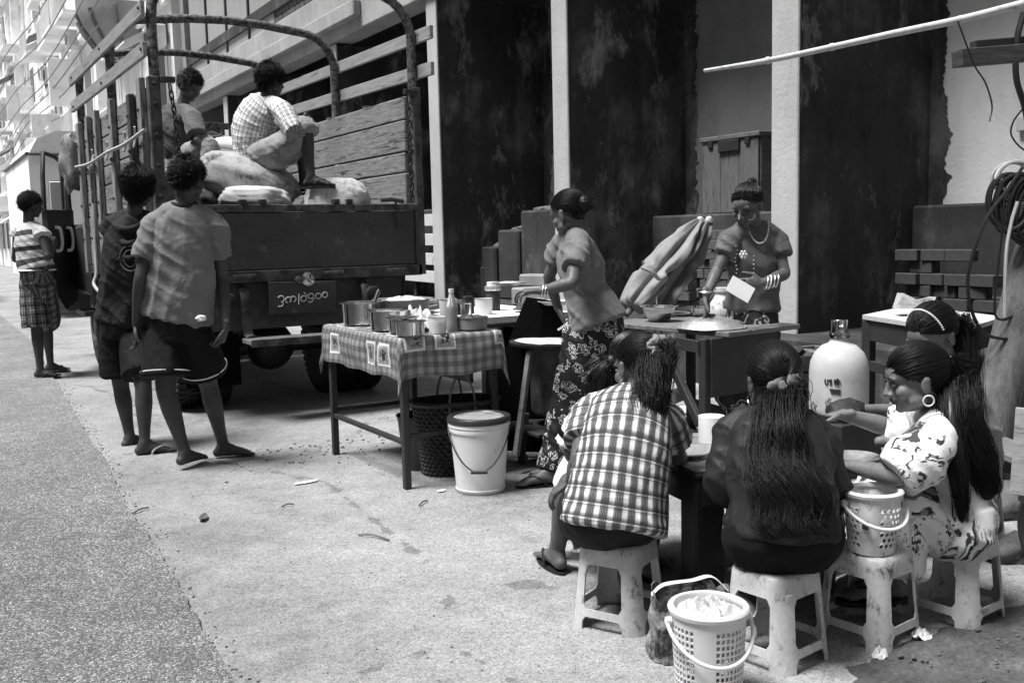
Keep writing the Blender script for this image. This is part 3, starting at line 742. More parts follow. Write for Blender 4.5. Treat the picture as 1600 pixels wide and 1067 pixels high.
# ---------------------------------------------------------------- sacks in the bed
def sack(c, s, rot, mat, label, seed, ear=True, amp=.1):
    bm = bmesh.new(); bmesh.ops.create_uvsphere(bm, u_segments=48, v_segments=28, radius=1)
    R = Matrix.Rotation(rot[2], 3, 'Z') @ Matrix.Rotation(rot[1], 3, 'Y') @ Matrix.Rotation(rot[0], 3, 'X')
    vs = []
    def se(x, e): return math.copysign(abs(x)**e, x)
    for v in bm.verts:
        n = v.co.normalized()
        p = V((se(n.x, .62), se(n.y, .7), se(n.z, .75)))
        pinch = 1-.35*abs(p.x)**4
        q = V((p.x*s[0], p.y*s[1]*pinch, p.z*s[2]*pinch))
        k = amp*noise.noise(n*1.8+V((seed, 0, 0)))+amp*.35*noise.noise(V((n.x*3, n.y*9, n.z*9))+V((0, seed, 0)))+amp*.3*abs(noise.noise(V((n.x*12, n.y*4, n.z*4))+V((0, seed, 0))))-amp*.75*max(0, 1-3.2*abs(noise.noise(V((n.x*2.2, n.y*5, n.z*5))+V((seed*2, 3, 0)))))**1.5*(.25+abs(p.x))
        vs.append(R @ (q*(1+k)) + V(c))
    bm.verts.index_update(); fs = [[v.index for v in f.verts] for f in bm.faces]; bm.free()
    o = tag(mobj('sack', vs, fs, mat, None, True), label, 'sack', 'sacks in the truck bed'); return o
sack((2.250, 7.573, 1.710), (.4, .27, .17), (0, .3, -.75), 'sack', 'plump grey woven sack the man in the checked shirt sits on', 1)
sack((2.219, 7.300, 1.545), (.26, .26, .1), (0, .05, -.5), 'sack_white', 'flat white sack at the left behind the tailgate', 2)
sack((2.777, 7.140, 1.508), (.26, .22, .19), (0, .1, -.45), 'sack_white', 'white stained sack under the sitting mans foot', 3)
sack((2.211, 8.121, 1.640), (.34, .4, .25), (0, 0, .3), 'sack', 'grey sack under the sitting boy at the left side of the bed', 4)
sack((2.378, 8.254, 1.932), (.34, .25, .16), (.1, .1, -.3), 'sack_white', 'folded pale sack between the two sitting men', 5)
sack((2.5, 9.4, 1.3), (.45, .4, .26), (0, 0, .2), 'sack', 'grey sack at the front of the bed, deepest in', 6)

# ================================================================ PROPS
def solidify(o, t, off=0):
    m = o.modifiers.new('s', 'SOLIDIFY'); m.thickness = t; m.offset = off
    dg = bpy.context.evaluated_depsgraph_get(); me = bpy.data.meshes.new_from_object(o.evaluated_get(dg))
    o.modifiers.clear(); o.data = me; return o
# ---- plastic stools: one shell with window openings and splayed legs
def stool_shell():
    Hh = .27
    cols = [0, .07, .14, .205, .265, .38, .5, .62, .735, .795, .86, .93]          # along one side, corners rounded
    rows = [0, .03, .10, .155, .19, .245, .31, .45, .58, .70, .775, .83, .9, .965, 1.0]
    def perim(s, t, h):
        half = (.128-.024*h)
        if h > .97: half -= .006
        rad = half*.55
        # rounded square, side s, t 0..1
        u = (t-.5)*2*half; x, y = u, -half
        k = half-rad
        if abs(u) > k:
            a = (abs(u)-k)/rad*math.pi/4
            x = math.copysign(k+rad*math.sin(a)*1.0, u); y = -(k+rad*math.cos(a))
        c, s_ = math.cos(s*math.pi/2), math.sin(s*math.pi/2)
        return V((x*c-y*s_, x*s_+y*c, h*Hh))
    n = 4*len(cols); vs = []
    for h in rows:
        for s in range(4):
            for t in cols: vs.append(perim(s, t, h))
    fs = []
    L = len(cols)
    for j in range(len(rows)-1):
        h = (rows[j]+rows[j+1])/2
        for i in range(n):
            i2 = (i+1) % n; t = cols[i % L]; t2 = cols[(i+1) % L] if (i+1) % L else 1.0; tm = (t+t2)/2
            q = [j*n+i, j*n+i2, (j+1)*n+i2, (j+1)*n+i]
            win = .205 < tm < .795
            if win and (.245 < h < .775 or h < .155):
                cl = t < .25; cr = t2 > .75
                if h > .245 and (cl or cr) and (rows[j+1] > .77 or rows[j] < .25):
                    top = rows[j+1] > .77
                    if top: fs.append([q[0], q[3], q[2]] if cl else [q[1], q[2], q[3]])
                    else: fs.append([q[0], q[1], q[3]] if cl else [q[0], q[1], q[2]])
                elif h < .155 and rows[j+1] > .15 and (cl or cr): fs.append([q[0], q[3], q[2]] if cl else [q[1], q[2], q[3]])
                continue
            fs.append(q)
    top = (len(rows)-1)*n; k = len(vs)
    for sc, dz in ((.9, .004), (.45, -.001)):
        for i in range(n): p = vs[top+i]; vs.append(V((p.x*sc, p.y*sc, p.z+dz)))
    for i in range(n):
        i2 = (i+1) % n; fs.append([top+i, top+i2, k+i2, k+i]); fs.append([k+i, k+i2, k+n+i2, k+n+i])
    fs.append([k+n+i for i in range(n)])
    return vs, fs
sv, sf = stool_shell()
st0 = solidify(mobj('seat_shell', sv, sf, 'stool_plastic'), .006, -1); smooth_angle(st0, 38)
stool_me = st0.data; bpy.data.objects.remove(st0)
def stool(x, y, rz, label):
    r = thing('plastic_stool', (x, y, 0), label, 'stool', 'white plastic stools'); r.rotation_euler.z = rz
    o = bpy.data.objects.new('seat_shell', stool_me); S.collection.objects.link(o); o.parent = r
    return r
stool(1.885, 2.50, .45, 'low white plastic stool under the woman in the plaid shirt')
s2 = stool(2.10, 2.03, .14, 'low white plastic stool under the woman with the long hair and dark blouse')
stool(2.455, 1.985, .12, 'low white plastic stool carrying the round holed basket')
stool(2.80, 1.93, .1, 'low white plastic stool under the girl in the floral dress')
# maker's stamp on one stool
bb('stamp', (2.005, 1.895, .213), (2.028, 1.897, .238), 'stool_plastic', None, .001)
_o = bpy.context.scene.objects['stamp']; _o.parent = s2; _o.matrix_parent_inverse = (Matrix.Translation((2.10, 2.03, 0)) @ Matrix.Rotation(.14, 4, 'Z')).inverted()

# ---- low dark plastic table
pt = thing('plastic_table', (2.54, 2.72, 0), 'low dark plastic table the women sit around', 'table')
e1, e2 = V((.57, -.12, 0)), V((.12, .57, 0)); o0 = V((2.205, 2.495, 0))
def tp(u, v, z): p = o0+e1*u+e2*v; return V((p.x, p.y, z))
RT = Matrix((e1.normalized(), e2.normalized(), (0, 0, 1))).transposed()
mobj('top', *box_geo(tp(.5, .5, .425), (.6, .6, .022), RT, .008), 'dark_plastic', pt)
MT['table_top'] = M('table_top', .32, .45, .35, 6, .1, 40, dirt=(.08, .56, 7))
mobj('top_sheet', *box_geo(tp(.5, .5, .4385), (.575, .575, .003), RT, .001), 'table_top', pt)
for v in (0, 1): mobj('apron', *box_geo(tp(.5, .02 if v == 0 else .98, .365), (.53, .02, .096), RT, .004), 'dark_plastic', pt)
for v in (0, 1): mobj('apron', *box_geo(tp(.02 if v == 0 else .98, .5, .365), (.02, .53, .096), RT, .004), 'dark_plastic', pt)
for u in (0, 1):
    for v in (0, 1):
        cu, cv = (.03 if u == 0 else .97), (.03 if v == 0 else .97)
        a = box_geo(tp(cu+(.08 if u == 0 else -.08), cv, .207), (.11, .018, .413), RT, .004)
        b_ = box_geo(tp(cu, cv+(.08 if v == 0 else -.08), .207), (.018, .11, .413), RT, .004)
        c_ = box_geo(tp(cu, cv, .207), (.03, .03, .413), RT, .008)
        mobj('leg', *join_geo([a, b_, c_]), 'dark_plastic', pt)
def plate(c, r, mat, label, h=.02, cat='plate', name='plate'):
    return tag(lathe(name, c, [(0, 0), (r*.6, 0), (r*.97, h), (r, h), (r, h+.004), (r*.95, h+.003), (r*.6, .006), (0, .006)], mat, None, 40), label, cat)
plate((2.338, 2.708, 0.441), .1, 'alu', 'wide round metal tray on the low dark table beside the plaid shirt')
plate((2.737, 2.282, 0.441), .085, 'alu', 'metal plate on the low table in front of the floral girl')
tr_roll = tag(lathe('tissue_roll', (2.582, 2.828, 0.441), [(0, 0), (.05, 0), (.05, .1), (.02, .1), (.02, .09), (0, .09)], 'paper', None, 28), 'white tissue roll standing on the low table beside the dark blouse', 'tissue roll')
# squeeze bottle and brick on the table in front of the floral girls hands
sq = thing('squeeze_bottle', (2.596, 2.348, 0.626), 'small white squeeze bottle by the girls hands', 'bottle')
c = V((2.597, 2.348, 0.597)); lathe('body', c+V((0, 0, -.05)), [(0, 0), (.02, 0), (.02, .05), (.012, .062), (.012, .07), (0, .07)], 'white_plastic', sq, 18)
lathe('cap', c+V((0, 0, .021)), [(.013, 0), (.012, .012), (.004, .02), (.004, .032), (0, .032)], 'white_plastic', sq, 14)
# ---- baskets
def basket_square(c, r0, r1, h, label):
    b = thing('plastic_basket', c, label, 'basket', 'white perforated plastic baskets'); c = V(c)
    ncell = 44; z0, z1 = .03, h-.035; nr = 11
    ang = []; 
    for i in range(ncell): ang += [i/ncell, (i+.32)/ncell]
    zz = [0, .012, z0]
    for j in range(nr): zz += [z0+(j+.3)*(z1-z0)/nr, z0+(j+1)*(z1-z0)/nr]
    zz += [h-.012, h]
    n = len(ang); vs, fs = [], []
    for z in zz:
        r = r0+(r1-r0)*z/h
        for a in ang: t = a*2*math.pi; vs.append(c+V((r*math.cos(t), r*math.sin(t), z)))
    panel = [(-2.75, -2.1), (.5, 1.2)]
    for j in range(len(zz)-1):
        for i in range(n):
            zm = (zz[j]+zz[j+1])/2; tm = (ang[i]+(ang[i+1] if i+1 < n else 1))/2*2*math.pi; tm = (tm+math.pi) % (2*math.pi)-math.pi
            hole = i % 2 == 1 and z0 < zm < z1 and (j-2) % 2 == 1 and not any(a < tm < b_ for a, b_ in panel)
            if not hole: i2 = (i+1) % n; fs.append([j*n+i, j*n+i2, (j+1)*n+i2, (j+1)*n+i])
    fs.append(list(range(n)))
    o = solidify(mobj('body', vs, fs, 'white_plastic', b), .004, 0); smooth_angle(o, 40)
    lathe('rim', c+V((0, 0, h)), [(r1-.006, -.008), (r1+.008, -.008), (r1+.01, .002), (r1+.006, .008), (r1-.006, .008), (r1-.008, 0), (r1-.006, -.008)], 'white_plastic', b, 48)
    return b, c, r1, h
def basket_round(c, r0, r1, h, label):
    b = thing('plastic_basket', c, label, 'basket', 'white perforated plastic baskets'); c = V(c)
    nc, nr = 26, 7; z0, z1 = .02, h-.035; vs, fs = [], []
    def P(a, z): r = r0+(r1-r0)*z/h; t = a*2*math.pi/nc; return c+V((r*math.cos(t), r*math.sin(t), z))
    dz = (z1-z0)/nr
    for j in range(nr):
        for i in range(nc):
            off = .5*(j % 2); a0 = i+off; k = len(vs); mid = a0+.5; zc = z0+(j+.5)*dz
            tm = (mid*2*math.pi/nc+math.pi) % (2*math.pi)-math.pi
            sq = [(a0, 0), (a0+.5, 0), (a0+1, 0), (a0+1, .5), (a0+1, 1), (a0+.5, 1), (a0, 1), (a0, .5)]
            vs += [P(a, z0+(j+v)*dz) for a, v in sq]
            if -3.0 < tm < -2.1 : fs.append([k+q for q in range(8)]); continue
            sub = 2
            hole = []
            for q in range(8):
                t = math.radians(-135+45*q); hole.append(P(mid+.38*math.cos(t), zc+.38*dz*math.sin(t)))
            k2 = len(vs); vs += hole
            for q in range(8): fs.append([k+q, k+(q+1) % 8, k2+(q+1) % 8, k2+q])
    for za, zb in ((0, z0), (z1, h)):
        for i in range(nc*2):
            k = len(vs); vs += [P(i/2, za), P(i/2+.5, za), P(i/2+.5, zb), P(i/2, zb)]; fs.append([k, k+1, k+2, k+3])
    k = len(vs); vs += [P(i, 0) for i in range(nc)]; fs.append(list(range(k, k+nc)))
    o = mobj('body', vs, fs, 'white_plastic', b)
    bm = bmesh.new(); bm.from_mesh(o.data); bmesh.ops.remove_doubles(bm, verts=bm.verts, dist=.0004); bm.to_mesh(o.data); bm.free()
    solidify(o, .004, 0); smooth_angle(o, 40)
    lathe('rim', c+V((0, 0, h)), [(r1-.006, -.007), (r1+.007, -.007), (r1+.009, .002), (r1+.005, .007), (r1-.006, .007), (r1-.007, 0), (r1-.006, -.007)], 'white_plastic', b, 48)
    return b, c, r1, h
def handle(b, c, r1, h, a0, drop, tilt):
    """bail handle lying down against the basket side"""
    ax = V((math.cos(a0), math.sin(a0), 0)); pr = V((-math.sin(a0), math.cos(a0), 0)); pts = []
    for k in range(13):
        t = math.pi*k/12; pts.append(c+V((0, 0, h-.03))+ax*(r1+.016)*math.cos(t)+pr*(r1+.02)*math.sin(t)*tilt+V((0, 0, -drop*math.sin(t))))
    tube('handle', pts, .0055, 'white_plastic', b, 8, 2)
    for s in (-1, 1): lathe('pivot', c+V((0, 0, h-.03))+ax*s*(r1+.002), [(.011, 0), (.011, .016), (.0, .02)], 'white_plastic', b, 12, ax*s)
bA = basket_square((1.745, 1.925, 0), .085, .098, .255, 'white square holed plastic basket with liner bag in the foreground')
handle(*bA, math.radians(155-0), .1, -1.04) if False else handle(*bA, math.radians(-25), .085, -1.05)
bB = basket_round((2.425, 1.955, .278), .066, .082, .18, 'white round holed plastic basket standing on a stool')
handle(*bB, math.radians(-20), .06, -1.04)
bb('sticker', (2.352, 1.908, .36), (2.354, 1.93, .385), 'ink', bB[0], 0)
# liner bag in the front basket, crumpled
def crumple(name, c, r, h, mat, parent, seed, seg=28, rings=9, amp=.5):
    vs, fs = [], []; c = V(c)
    for j in range(rings+1):
        q = j/rings
        for i in range(seg):
            t = 2*math.pi*i/seg; rr = r*(1-q*.98); n1 = noise.noise((math.cos(t)*1.7+seed, math.sin(t)*1.7, q*3)); n2 = noise.noise((math.cos(t)*4, math.sin(t)*4+seed, q*6))
            vs.append(c+V((rr*math.cos(t), rr*math.sin(t), h*(amp*n1+.35*n2)+h*.5*math.sin(q*math.pi/2))))
    for j in range(rings):
        for i in range(seg): i2 = (i+1) % seg; fs.append([j*seg+i, j*seg+i2, (j+1)*seg+i2, (j+1)*seg+i])
    return mobj(name, vs, fs, mat, parent)
MT['liner'] = M('liner', .62, .45, .2, 6, .15, 40)
MT['bag'] = M('bag', .3, .4, .6, 14, .3, 40, dirt=(.03, .5, 16))
tag(crumple('liner_bag', (1.745, 1.925, .235), .092, .06, 'liner', None, 3), 'crumpled pale plastic bag inside the foreground basket', 'bag')
MT['bowl_grey0'] = M('bowl_grey0', .3, .7, .5, 20, .3, 60)
tag(crumple('fruit_bag', (2.425, 1.955, .36), .07, .05, 'bowl_grey0', None, 9), 'pale cloth bundle inside the basket on the stool', 'bundle')
# printed shopping bag standing behind the basket
sbg = thing('shopping_bag', (1.9, 2.17, 0), 'printed plastic shopping bag on the ground between two stools', 'bag')
vs, fs = [], []; nn = 40
for j in range(13):
    q = j/12
    for i in range(nn):
        t = 2*math.pi*i/nn; a, b_ = .13*(1-.12*q), .07*(1+.05*q)
        x = math.copysign(abs(math.cos(t))**.6, math.cos(t))*a; y = math.copysign(abs(math.sin(t))**.6, math.sin(t))*b_
        k = 1+.09*noise.noise((math.cos(t)*3, math.sin(t)*3, q*4)); zt = .185+.035*noise.noise((math.cos(t)*2.4, math.sin(t)*2.4, 7))
        p = Matrix.Rotation(-.35, 3, 'Z') @ V((x*k, y*k, zt*q)); vs.append(p+V((1.9, 2.17, .004)))
for j in range(12):
    for i in range(nn): i2 = (i+1) % nn; fs.append([j*nn+i, j*nn+i2, (j+1)*nn+i2, (j+1)*nn+i])
fs.append(list(range(nn))); o = solidify(mobj('bag_body', vs, fs, 'bag', sbg), .002)
crumple('contents', (1.9, 2.17, .14), .075, .08, 'leafy', sbg, 5)
tube('bag_handle', [(1.8, 2.23, .185), (1.83, 2.21, .215), (1.91, 2.18, .22), (1.97, 2.16, .225), (2.0, 2.12, .185)], .016, 'liner', sbg, 6, 5, rd=.003)
tube('bag_handle', [(1.81, 2.16, .18), (1.87, 2.14, .2), (1.94, 2.11, .2), (1.99, 2.08, .18)], .016, 'bag', sbg, 6, 5, rd=.003)

# ---- main table with cloth
tb = thing('food_table', (2.33, 4.95, 0), 'metal legged table under the checked flower cloth', 'table')
TX0, TX1, TY0, TY1, TZ = 2.02, 2.58, 4.42, 5.44, .755
bb('tabletop', (TX0, TY0, TZ-.03), (TX1, TY1, TZ), 'wood_dark', tb)
for x, y in ((TX0+.02, TY0+.02), (TX0+.02, TY1-.03), (TX1-.03, TY0+.02), (TX1-.03, TY1-.03)): bb('leg', (x-.018, y-.018, 0), (x+.018, y+.018, TZ-.031), 'iron', tb)
for x in (TX0+.02, TX1-.03): bb('stretcher', (x-.013, TY0+.04, .22), (x+.013, TY1-.05, .245), 'iron', tb)
bb('stretcher', (TX0+.04, TY0+.01, .25), (TX1-.05, TY0+.03, .275), 'iron', tb); bb('stretcher', (TX0+.04, TY1-.04, .25), (TX1-.05, TY1-.02, .275), 'iron', tb)
def cloth_mat():
    m, T, b = base('flower_cloth'); co = T.coord(attr='pat')
    sep = T.new('ShaderNodeSeparateXYZ'); T.link(co, sep.inputs[0])
    def fr(x, p, o_=0): return T.math('FRACT', T.math('ADD', T.math('DIVIDE', x, p), o_))
    U, Vv = sep.outputs[0], sep.outputs[1]
    gu = T.ramp(fr(U, .055), [(0, .17), (.5, .3)], 'CONSTANT'); gv = T.ramp(fr(Vv, .055), [(0, .55), (.5, .9)], 'CONSTANT')
    mu = T.new('ShaderNodeMix', data_type='RGBA', blend_type='MULTIPLY'); mu.inputs[0].default_value = 1; T.link(gu, mu.inputs[6]); T.link(gv, mu.inputs[7])
    cell = .17
    au = T.math('ABSOLUTE', T.math('SUBTRACT', fr(U, cell, .1), .5)); av = T.math('ABSOLUTE', T.math('SUBTRACT', fr(Vv, cell, .62), .5))
    wav = T.math('MULTIPLY', T.math('SINE', T.math('MULTIPLY', T.math('ADD', U, Vv), 420)), .012)
    mx = T.math('ADD', T.math('MAXIMUM', au, av), wav)
    fl_ = T.new('ShaderNodeCombineXYZ'); T.link(T.math('FLOOR', T.math('ADD', T.math('DIVIDE', U, cell), .1)), fl_.inputs[0]); T.link(T.math('FLOOR', T.math('ADD', T.math('DIVIDE', Vv, cell), .62)), fl_.inputs[1])
    wn = T.new('ShaderNodeTexWhiteNoise', noise_dimensions='3D'); T.link(fl_.outputs[0], wn.inputs['Vector']); keep = T.math('GREATER_THAN', wn.outputs['Value'], .34)
    patch = T.ramp(mx, [(.0, 1), (.34, 0)], 'CONSTANT'); inner = T.ramp(T.math('MAXIMUM', au, av), [(.0, 1), (.275, 0)], 'CONSTANT')
    fl = T.ramp(T.noise(co, 38, 3, .6, 1.5), [(.5, 1), (.56, 0)]); near = T.ramp(T.math('MAXIMUM', au, av), [(.12, 1), (.23, .25)])
    bgc = T.mix(T.math('MULTIPLY', fl, near), .34, .015)
    col = T.mix(T.math('MULTIPLY', patch, keep), mu.outputs[2], .66); col = T.mix(T.math('MULTIPLY', inner, keep), col, bgc)
    lf = T.ramp(T.voro(co, 22), [(.09, 1), (.13, 0)]); lsel = T.ramp(T.noise(co, 11, 1), [(.5, 0), (.54, 1)])
    col = T.mix(T.math('MULTIPLY', T.math('MULTIPLY', lf, lsel), .7), col, .06)
    fin(T, b, col, .42, 0, T.noise(co, 60, 3), .08, .004, .5); return m
MT['cloth'] = cloth_mat()
def setattr_pat(me, data):
    a = me.attributes.new('pat', 'FLOAT_VECTOR', 'POINT'); a.data.foreach_set('vector', np.asarray(data, np.float32).ravel())
nx, ny = 90, 120; dr_ = .21
vs, fs, pat = [], [], []
for j in range(ny+1):
    for i in range(nx+1):
        u = -dr_+(TX1-TX0+2*dr_)*i/nx; v = -dr_+(TY1-TY0+2*dr_)*j/ny
        cx = min(max(u, 0), TX1-TX0); cy = min(max(v, 0), TY1-TY0); ex, ey = u-cx, v-cy; d = math.hypot(ex, ey)
        corner = min(abs(ex), abs(ey))
        drop = d*(1+.04*noise.noise((u*3, v*3, 0)))
        out = .012+.02*noise.noise((u*7, v*7, 2))*min(1, d/.1)+.10*corner*abs(math.sin(math.atan2(abs(ey), abs(ex)+1e-9)*2))
        dirv = V((ex, ey, 0)); dirv = dirv/d if d > 1e-6 else dirv
        hem = .02*noise.noise((u*4, v*4, 9))
        rr = .012
        fall = max(0, drop-rr*.5)
        p = V((TX0+cx, TY0+cy, TZ+.004))+dirv*(min(d, .012)+out*min(1, fall/.06))-V((0, 0, max(0, fall+hem*min(1, d/.2))))
        if d == 0: p.z += .0015*noise.noise((u*20, v*20, 0))
        vs.append(p); pat.append((u, v, 0))
for j in range(ny):
    for i in range(nx): a = j*(nx+1)+i; fs.append([a, a+1, a+nx+2, a+nx+1])
o = mobj('tablecloth', vs, fs, 'cloth', None, True); setattr_pat(o.data, pat)
tag(o, 'checked plastic tablecloth with flower stamps over the food table', 'tablecloth')
# second, darker table behind with the jars
t2 = thing('side_table', (3.1, 5.4, 0), 'dark wooden side table behind the cloth covered table', 'table')
bb('tabletop', (2.70, 4.8, .73), (3.55, 6.0, .757), 'wood_dark', t2); bb('board', (2.72, 5.0, .4), (2.74, 5.9, .72), 'wood_dark', t2)
for x, y in ((2.74, 4.84), (3.5, 4.84), (2.74, 5.95), (3.5, 5.95)): bb('leg', (x-.025, y-.025, 0), (x+.025, y+.025, .729), 'wood_dark', t2)
bb('white_cover', (2.80, 5.1, .758), (3.5, 5.95, .762), 'paper', t2, 0)
ZC = .762
def pot(p, r, h, label, mat='steel', rim=.012, cat='pot', wall=.003, base_r=.95, name='steel_pot'):
    prof = [(0, 0), (r*base_r-.01, 0), (r*base_r, .008), (r, h-.003), (r+rim, h), (r+rim, h+.003), (r-wall, h), (r*base_r-wall, .012), (0, .01)]
    return tag(lathe(name, p, prof, mat, None, 44), label, cat)
def content(p, r, mat, label, amp=.01, cat='food', name='food', seed=1):
    return tag(crumple(name, p, r, amp, mat, None, seed, 24, 6), label, cat)
G = 'steel pots on the food table'
pot((2.16, 5.22, ZC), .115, .125, 'largest steel pot at the far left corner of the food table')
pot((2.13, 4.80, ZC), .10, .105, 'second steel pot on the food table, in front of the largest')
pot((2.12, 4.60, ZC), .074, .08, 'third small steel pot on the food table, half hidden')
pot((2.085, 4.44, ZC), .072, .072, 'smallest steel pot at the near corner of the food table')
tube('ladle', [(2.2, 5.2, .82), (2.25, 5.22, .92), (2.27, 5.23, .95)], .012, 'dark_plastic', None, 8)
tag(bpy.context.scene.objects['ladle'], 'black ladle handle sticking out of the largest pot', 'ladle')
content((2.13, 4.80, ZC+.09), .09, 'food', 'pale food in the second steel pot', .015, seed=2); content((2.16, 5.22, ZC+.1), .1, 'food', 'pale food in the largest steel pot', .02, seed=3)
content((2.085, 4.44, ZC+.055), .062, 'leafy', 'dark sauce in the smallest steel pot', .006, seed=4); content((2.12, 4.6, ZC+.06), .064, 'food', 'pale filling in the third small pot', .006, seed=5)
pot((2.32, 5.02, ZC), .07, .09, 'medium steel pot between the basin and the plastic bag', 'steel')
pot((2.22, 4.95, ZC), .055, .06, 'small steel cup behind the second steel pot', 'steel', .004)
plate((2.47, 4.9, ZC), .095, 'alu', 'round tin tray lying at the middle of the food table', .015, 'tray', 'tray')
content((2.47, 4.9, ZC+.012), .075, 'food', 'heap of pale dough pieces on the tin tray', .03, seed=41)
def tub(p, r, h, mat, label, fill=.6, cat='container'):
    t = thing('food_tub', p, label, cat); 
    lathe('shell', p, [(0, 0), (r*.9, 0), (r*.92, .004), (r, h), (r+.003, h), (r-.003, h), (r*.9-.002, .006), (0, .006)], mat, t, 32)
    lathe('filling', V(p)+V((0, 0, .007)), [(0, 0), (r*.88, 0), (r*.88+(r*.08)*fill, h*fill), (0, h*fill+.004)], 'food', t, 24)
tub((2.25, 4.47, ZC), .045, .085, 'clear_tub', 'clear plastic tub of white filling near the table edge')
tub((2.18, 4.55, ZC), .035, .06, 'clear_tub', 'second clear tub behind the small pots', .8)
bo = thing('oil_bottle', (2.36, 4.52, ZC), 'clear plastic oil bottle with screw cap on the food table', 'bottle')
lathe('bottle_body', (2.36, 4.52, ZC), [(0, 0), (.026, 0), (.029, .006), (.029, .05), (.027, .06), (.029, .07), (.029, .12), (.026, .15), (.014, .185), (.012, .19), (.012, .2), (0, .2)], 'bottle', bo, 28)
lathe('oil', (2.36, 4.52, ZC+.003), [(0, 0), (.024, 0), (.0265, .006), (.0265, .12), (0, .12)], 'oil', bo, 24)
lathe('cap', (2.36, 4.52, ZC+.198), [(.0, 0), (.0145, 0), (.0145, .018), (0, .019)], 'white_plastic', bo, 18)
MT['bowl_grey'] = M('bowl_grey', .28, .4, .12, 4, .05, 30)
pot((2.47, 4.51, ZC), .082, .065, 'grey plastic bowl at the right end of the food table', 'bowl_grey', .004, 'bowl', name='plastic_bowl')
pot((2.42, 4.66, ZC), .06, .055, 'small grey bowl behind the oil bottle', 'bowl_grey', .004, 'bowl', name='plastic_bowl')
content((2.47, 4.51, ZC+.062), .085, 'leafy', 'dark dried leaves heaped in the grey bowl', .025, 'food', 'dried_leaves', 8)
plate((2.5, 4.68, ZC+.04), .1, 'food', 'stacked flat breads at the back of the grey bowl', .012, 'bread', 'flat_bread')
tag(crumple('plastic_bag', (2.26, 4.72, ZC+.03), .12, .09, 'liner', None, 21, 36, 10, .8), 'crumpled clear plastic bag on the food table among the pots', 'bag')
# big basin with lid
pot((2.41, 5.22, ZC), .155, .13, 'wide dark rimmed basin at the back of the food table', 'bowl_grey', .02, 'basin', base_r=.85, name='basin')
content((2.41, 5.22, ZC+.125), .14, 'food', 'heap of pale food in the wide basin', .035, seed=11)
for k in range(3): plate((2.75, 5.75, .762+k*.03), .14-.004*k, 'alu', ['lowest of the metal trays stacked behind the basin', 'middle of the metal trays stacked behind the basin', 'topmost of the metal trays stacked behind the basin'][k], .02, 'tray', 'tray')
pot((2.80, 5.22, ZC), .05, .085, 'steel cup pot behind the oil bottle', 'steel', .004, 'pot')
tub((3.0, 5.32, ZC), .055, .1, 'white_plastic', 'tall white tub on the side table', .5)
tub((2.82, 5.45, ZC), .055, .1, 'white_plastic', 'white tub beside the steel cup pot', .5)
jr = thing('tin_lantern', (3.2, 5.55, ZC), 'dark jar with pale beaded collar on the side table', 'jar')
lathe('body', (3.2, 5.55, ZC), [(0, 0), (.045, 0), (.045, .12), (.04, .13), (0, .13)], 'wood_dark', jr, 24); lathe('collar', (3.2, 5.55, ZC+.13), [(.0, 0), (.052, 0), (.056, .012), (.05, .03), (0, .03)], 'alu', jr, 24)
lathe('lid', (3.2, 5.55, ZC+.16), [(.0, 0), (.038, 0), (.038, .025), (.0, .027)], 'white_plastic', jr, 24)
tub((3.42, 5.35, ZC), .03, .08, 'clear_tub', 'drinking glass at the right end of the side table', .3, 'glass')
content((3.3, 5.3, ZC+.02), .09, 'leafy', 'bundle of greens on the side table', .06, 'greens', 'greens', 15)
bb('tissue_box', (2.93, 5.42, ZC), (2.99, 5.47, ZC+.11), 'ink', None); tag(bpy.context.scene.objects['tissue_box'], 'small dark box between the white tubs', 'box')

# ---- white lidded bucket
bu = thing('lidded_bucket', (2.33, 4.21, 0), 'white paint bucket with dark rimmed lid in front of the woven basket', 'bucket'); bc = V((2.33, 4.21, 0))
lathe('body', bc, [(0, 0), (.115, 0), (.122, .008), (.124, .02), (.120, .022), (.142, .30), (.147, .30), (.15, .318), (.147, .325), (.152, .326), (.153, .338), (.149, .345), (.149, .36), (0, .36)], 'white_plastic', bu, 56)
lathe('lid', bc+V((0, 0, .357)), [(.0, .004), (.115, .004), (.125, .008), (.13, .016), (.152, .016), (.157, .01), (.157, -.008), (.152, -.012), (.15, 0)], 'dark_plastic', bu, 56)
lathe('lid_top', bc+V((0, 0, .3615)), [(0, 0), (.124, .0), (.124, .006), (0, .007)], 'table_top', bu, 48)
cr_, cf_ = V((.857, -.515, 0)), V((.515, .857, 0))
pts = []
for k in range(15):
    t = math.pi*k/14; q = math.sin(t); pts.append(bc+cr_*(.152*math.cos(t))-cf_*(.155*q**.8)+V((0, 0, .325-.2*(q**1.6))))
tube('wire_handle', pts, .004, 'iron', bu, 6, 3); m_ = bc-cf_*.157+V((0, 0, .125)); tube('grip', [m_-cr_*.04, m_+cr_*.04], .009, 'dark_plastic', bu, 10)
# dark bucket further under the table
bk2 = thing('dark_bucket', (2.36, 5.0, 0), 'dark bucket under the food table behind the woven basket', 'bucket')
lathe('body', (2.3, 4.82, 0), [(0, 0), (.09, 0), (.12, .28), (.126, .285), (.126, .295), (.116, .29), (.088, .01), (0, .01)], 'dark_plastic', bk2, 32)
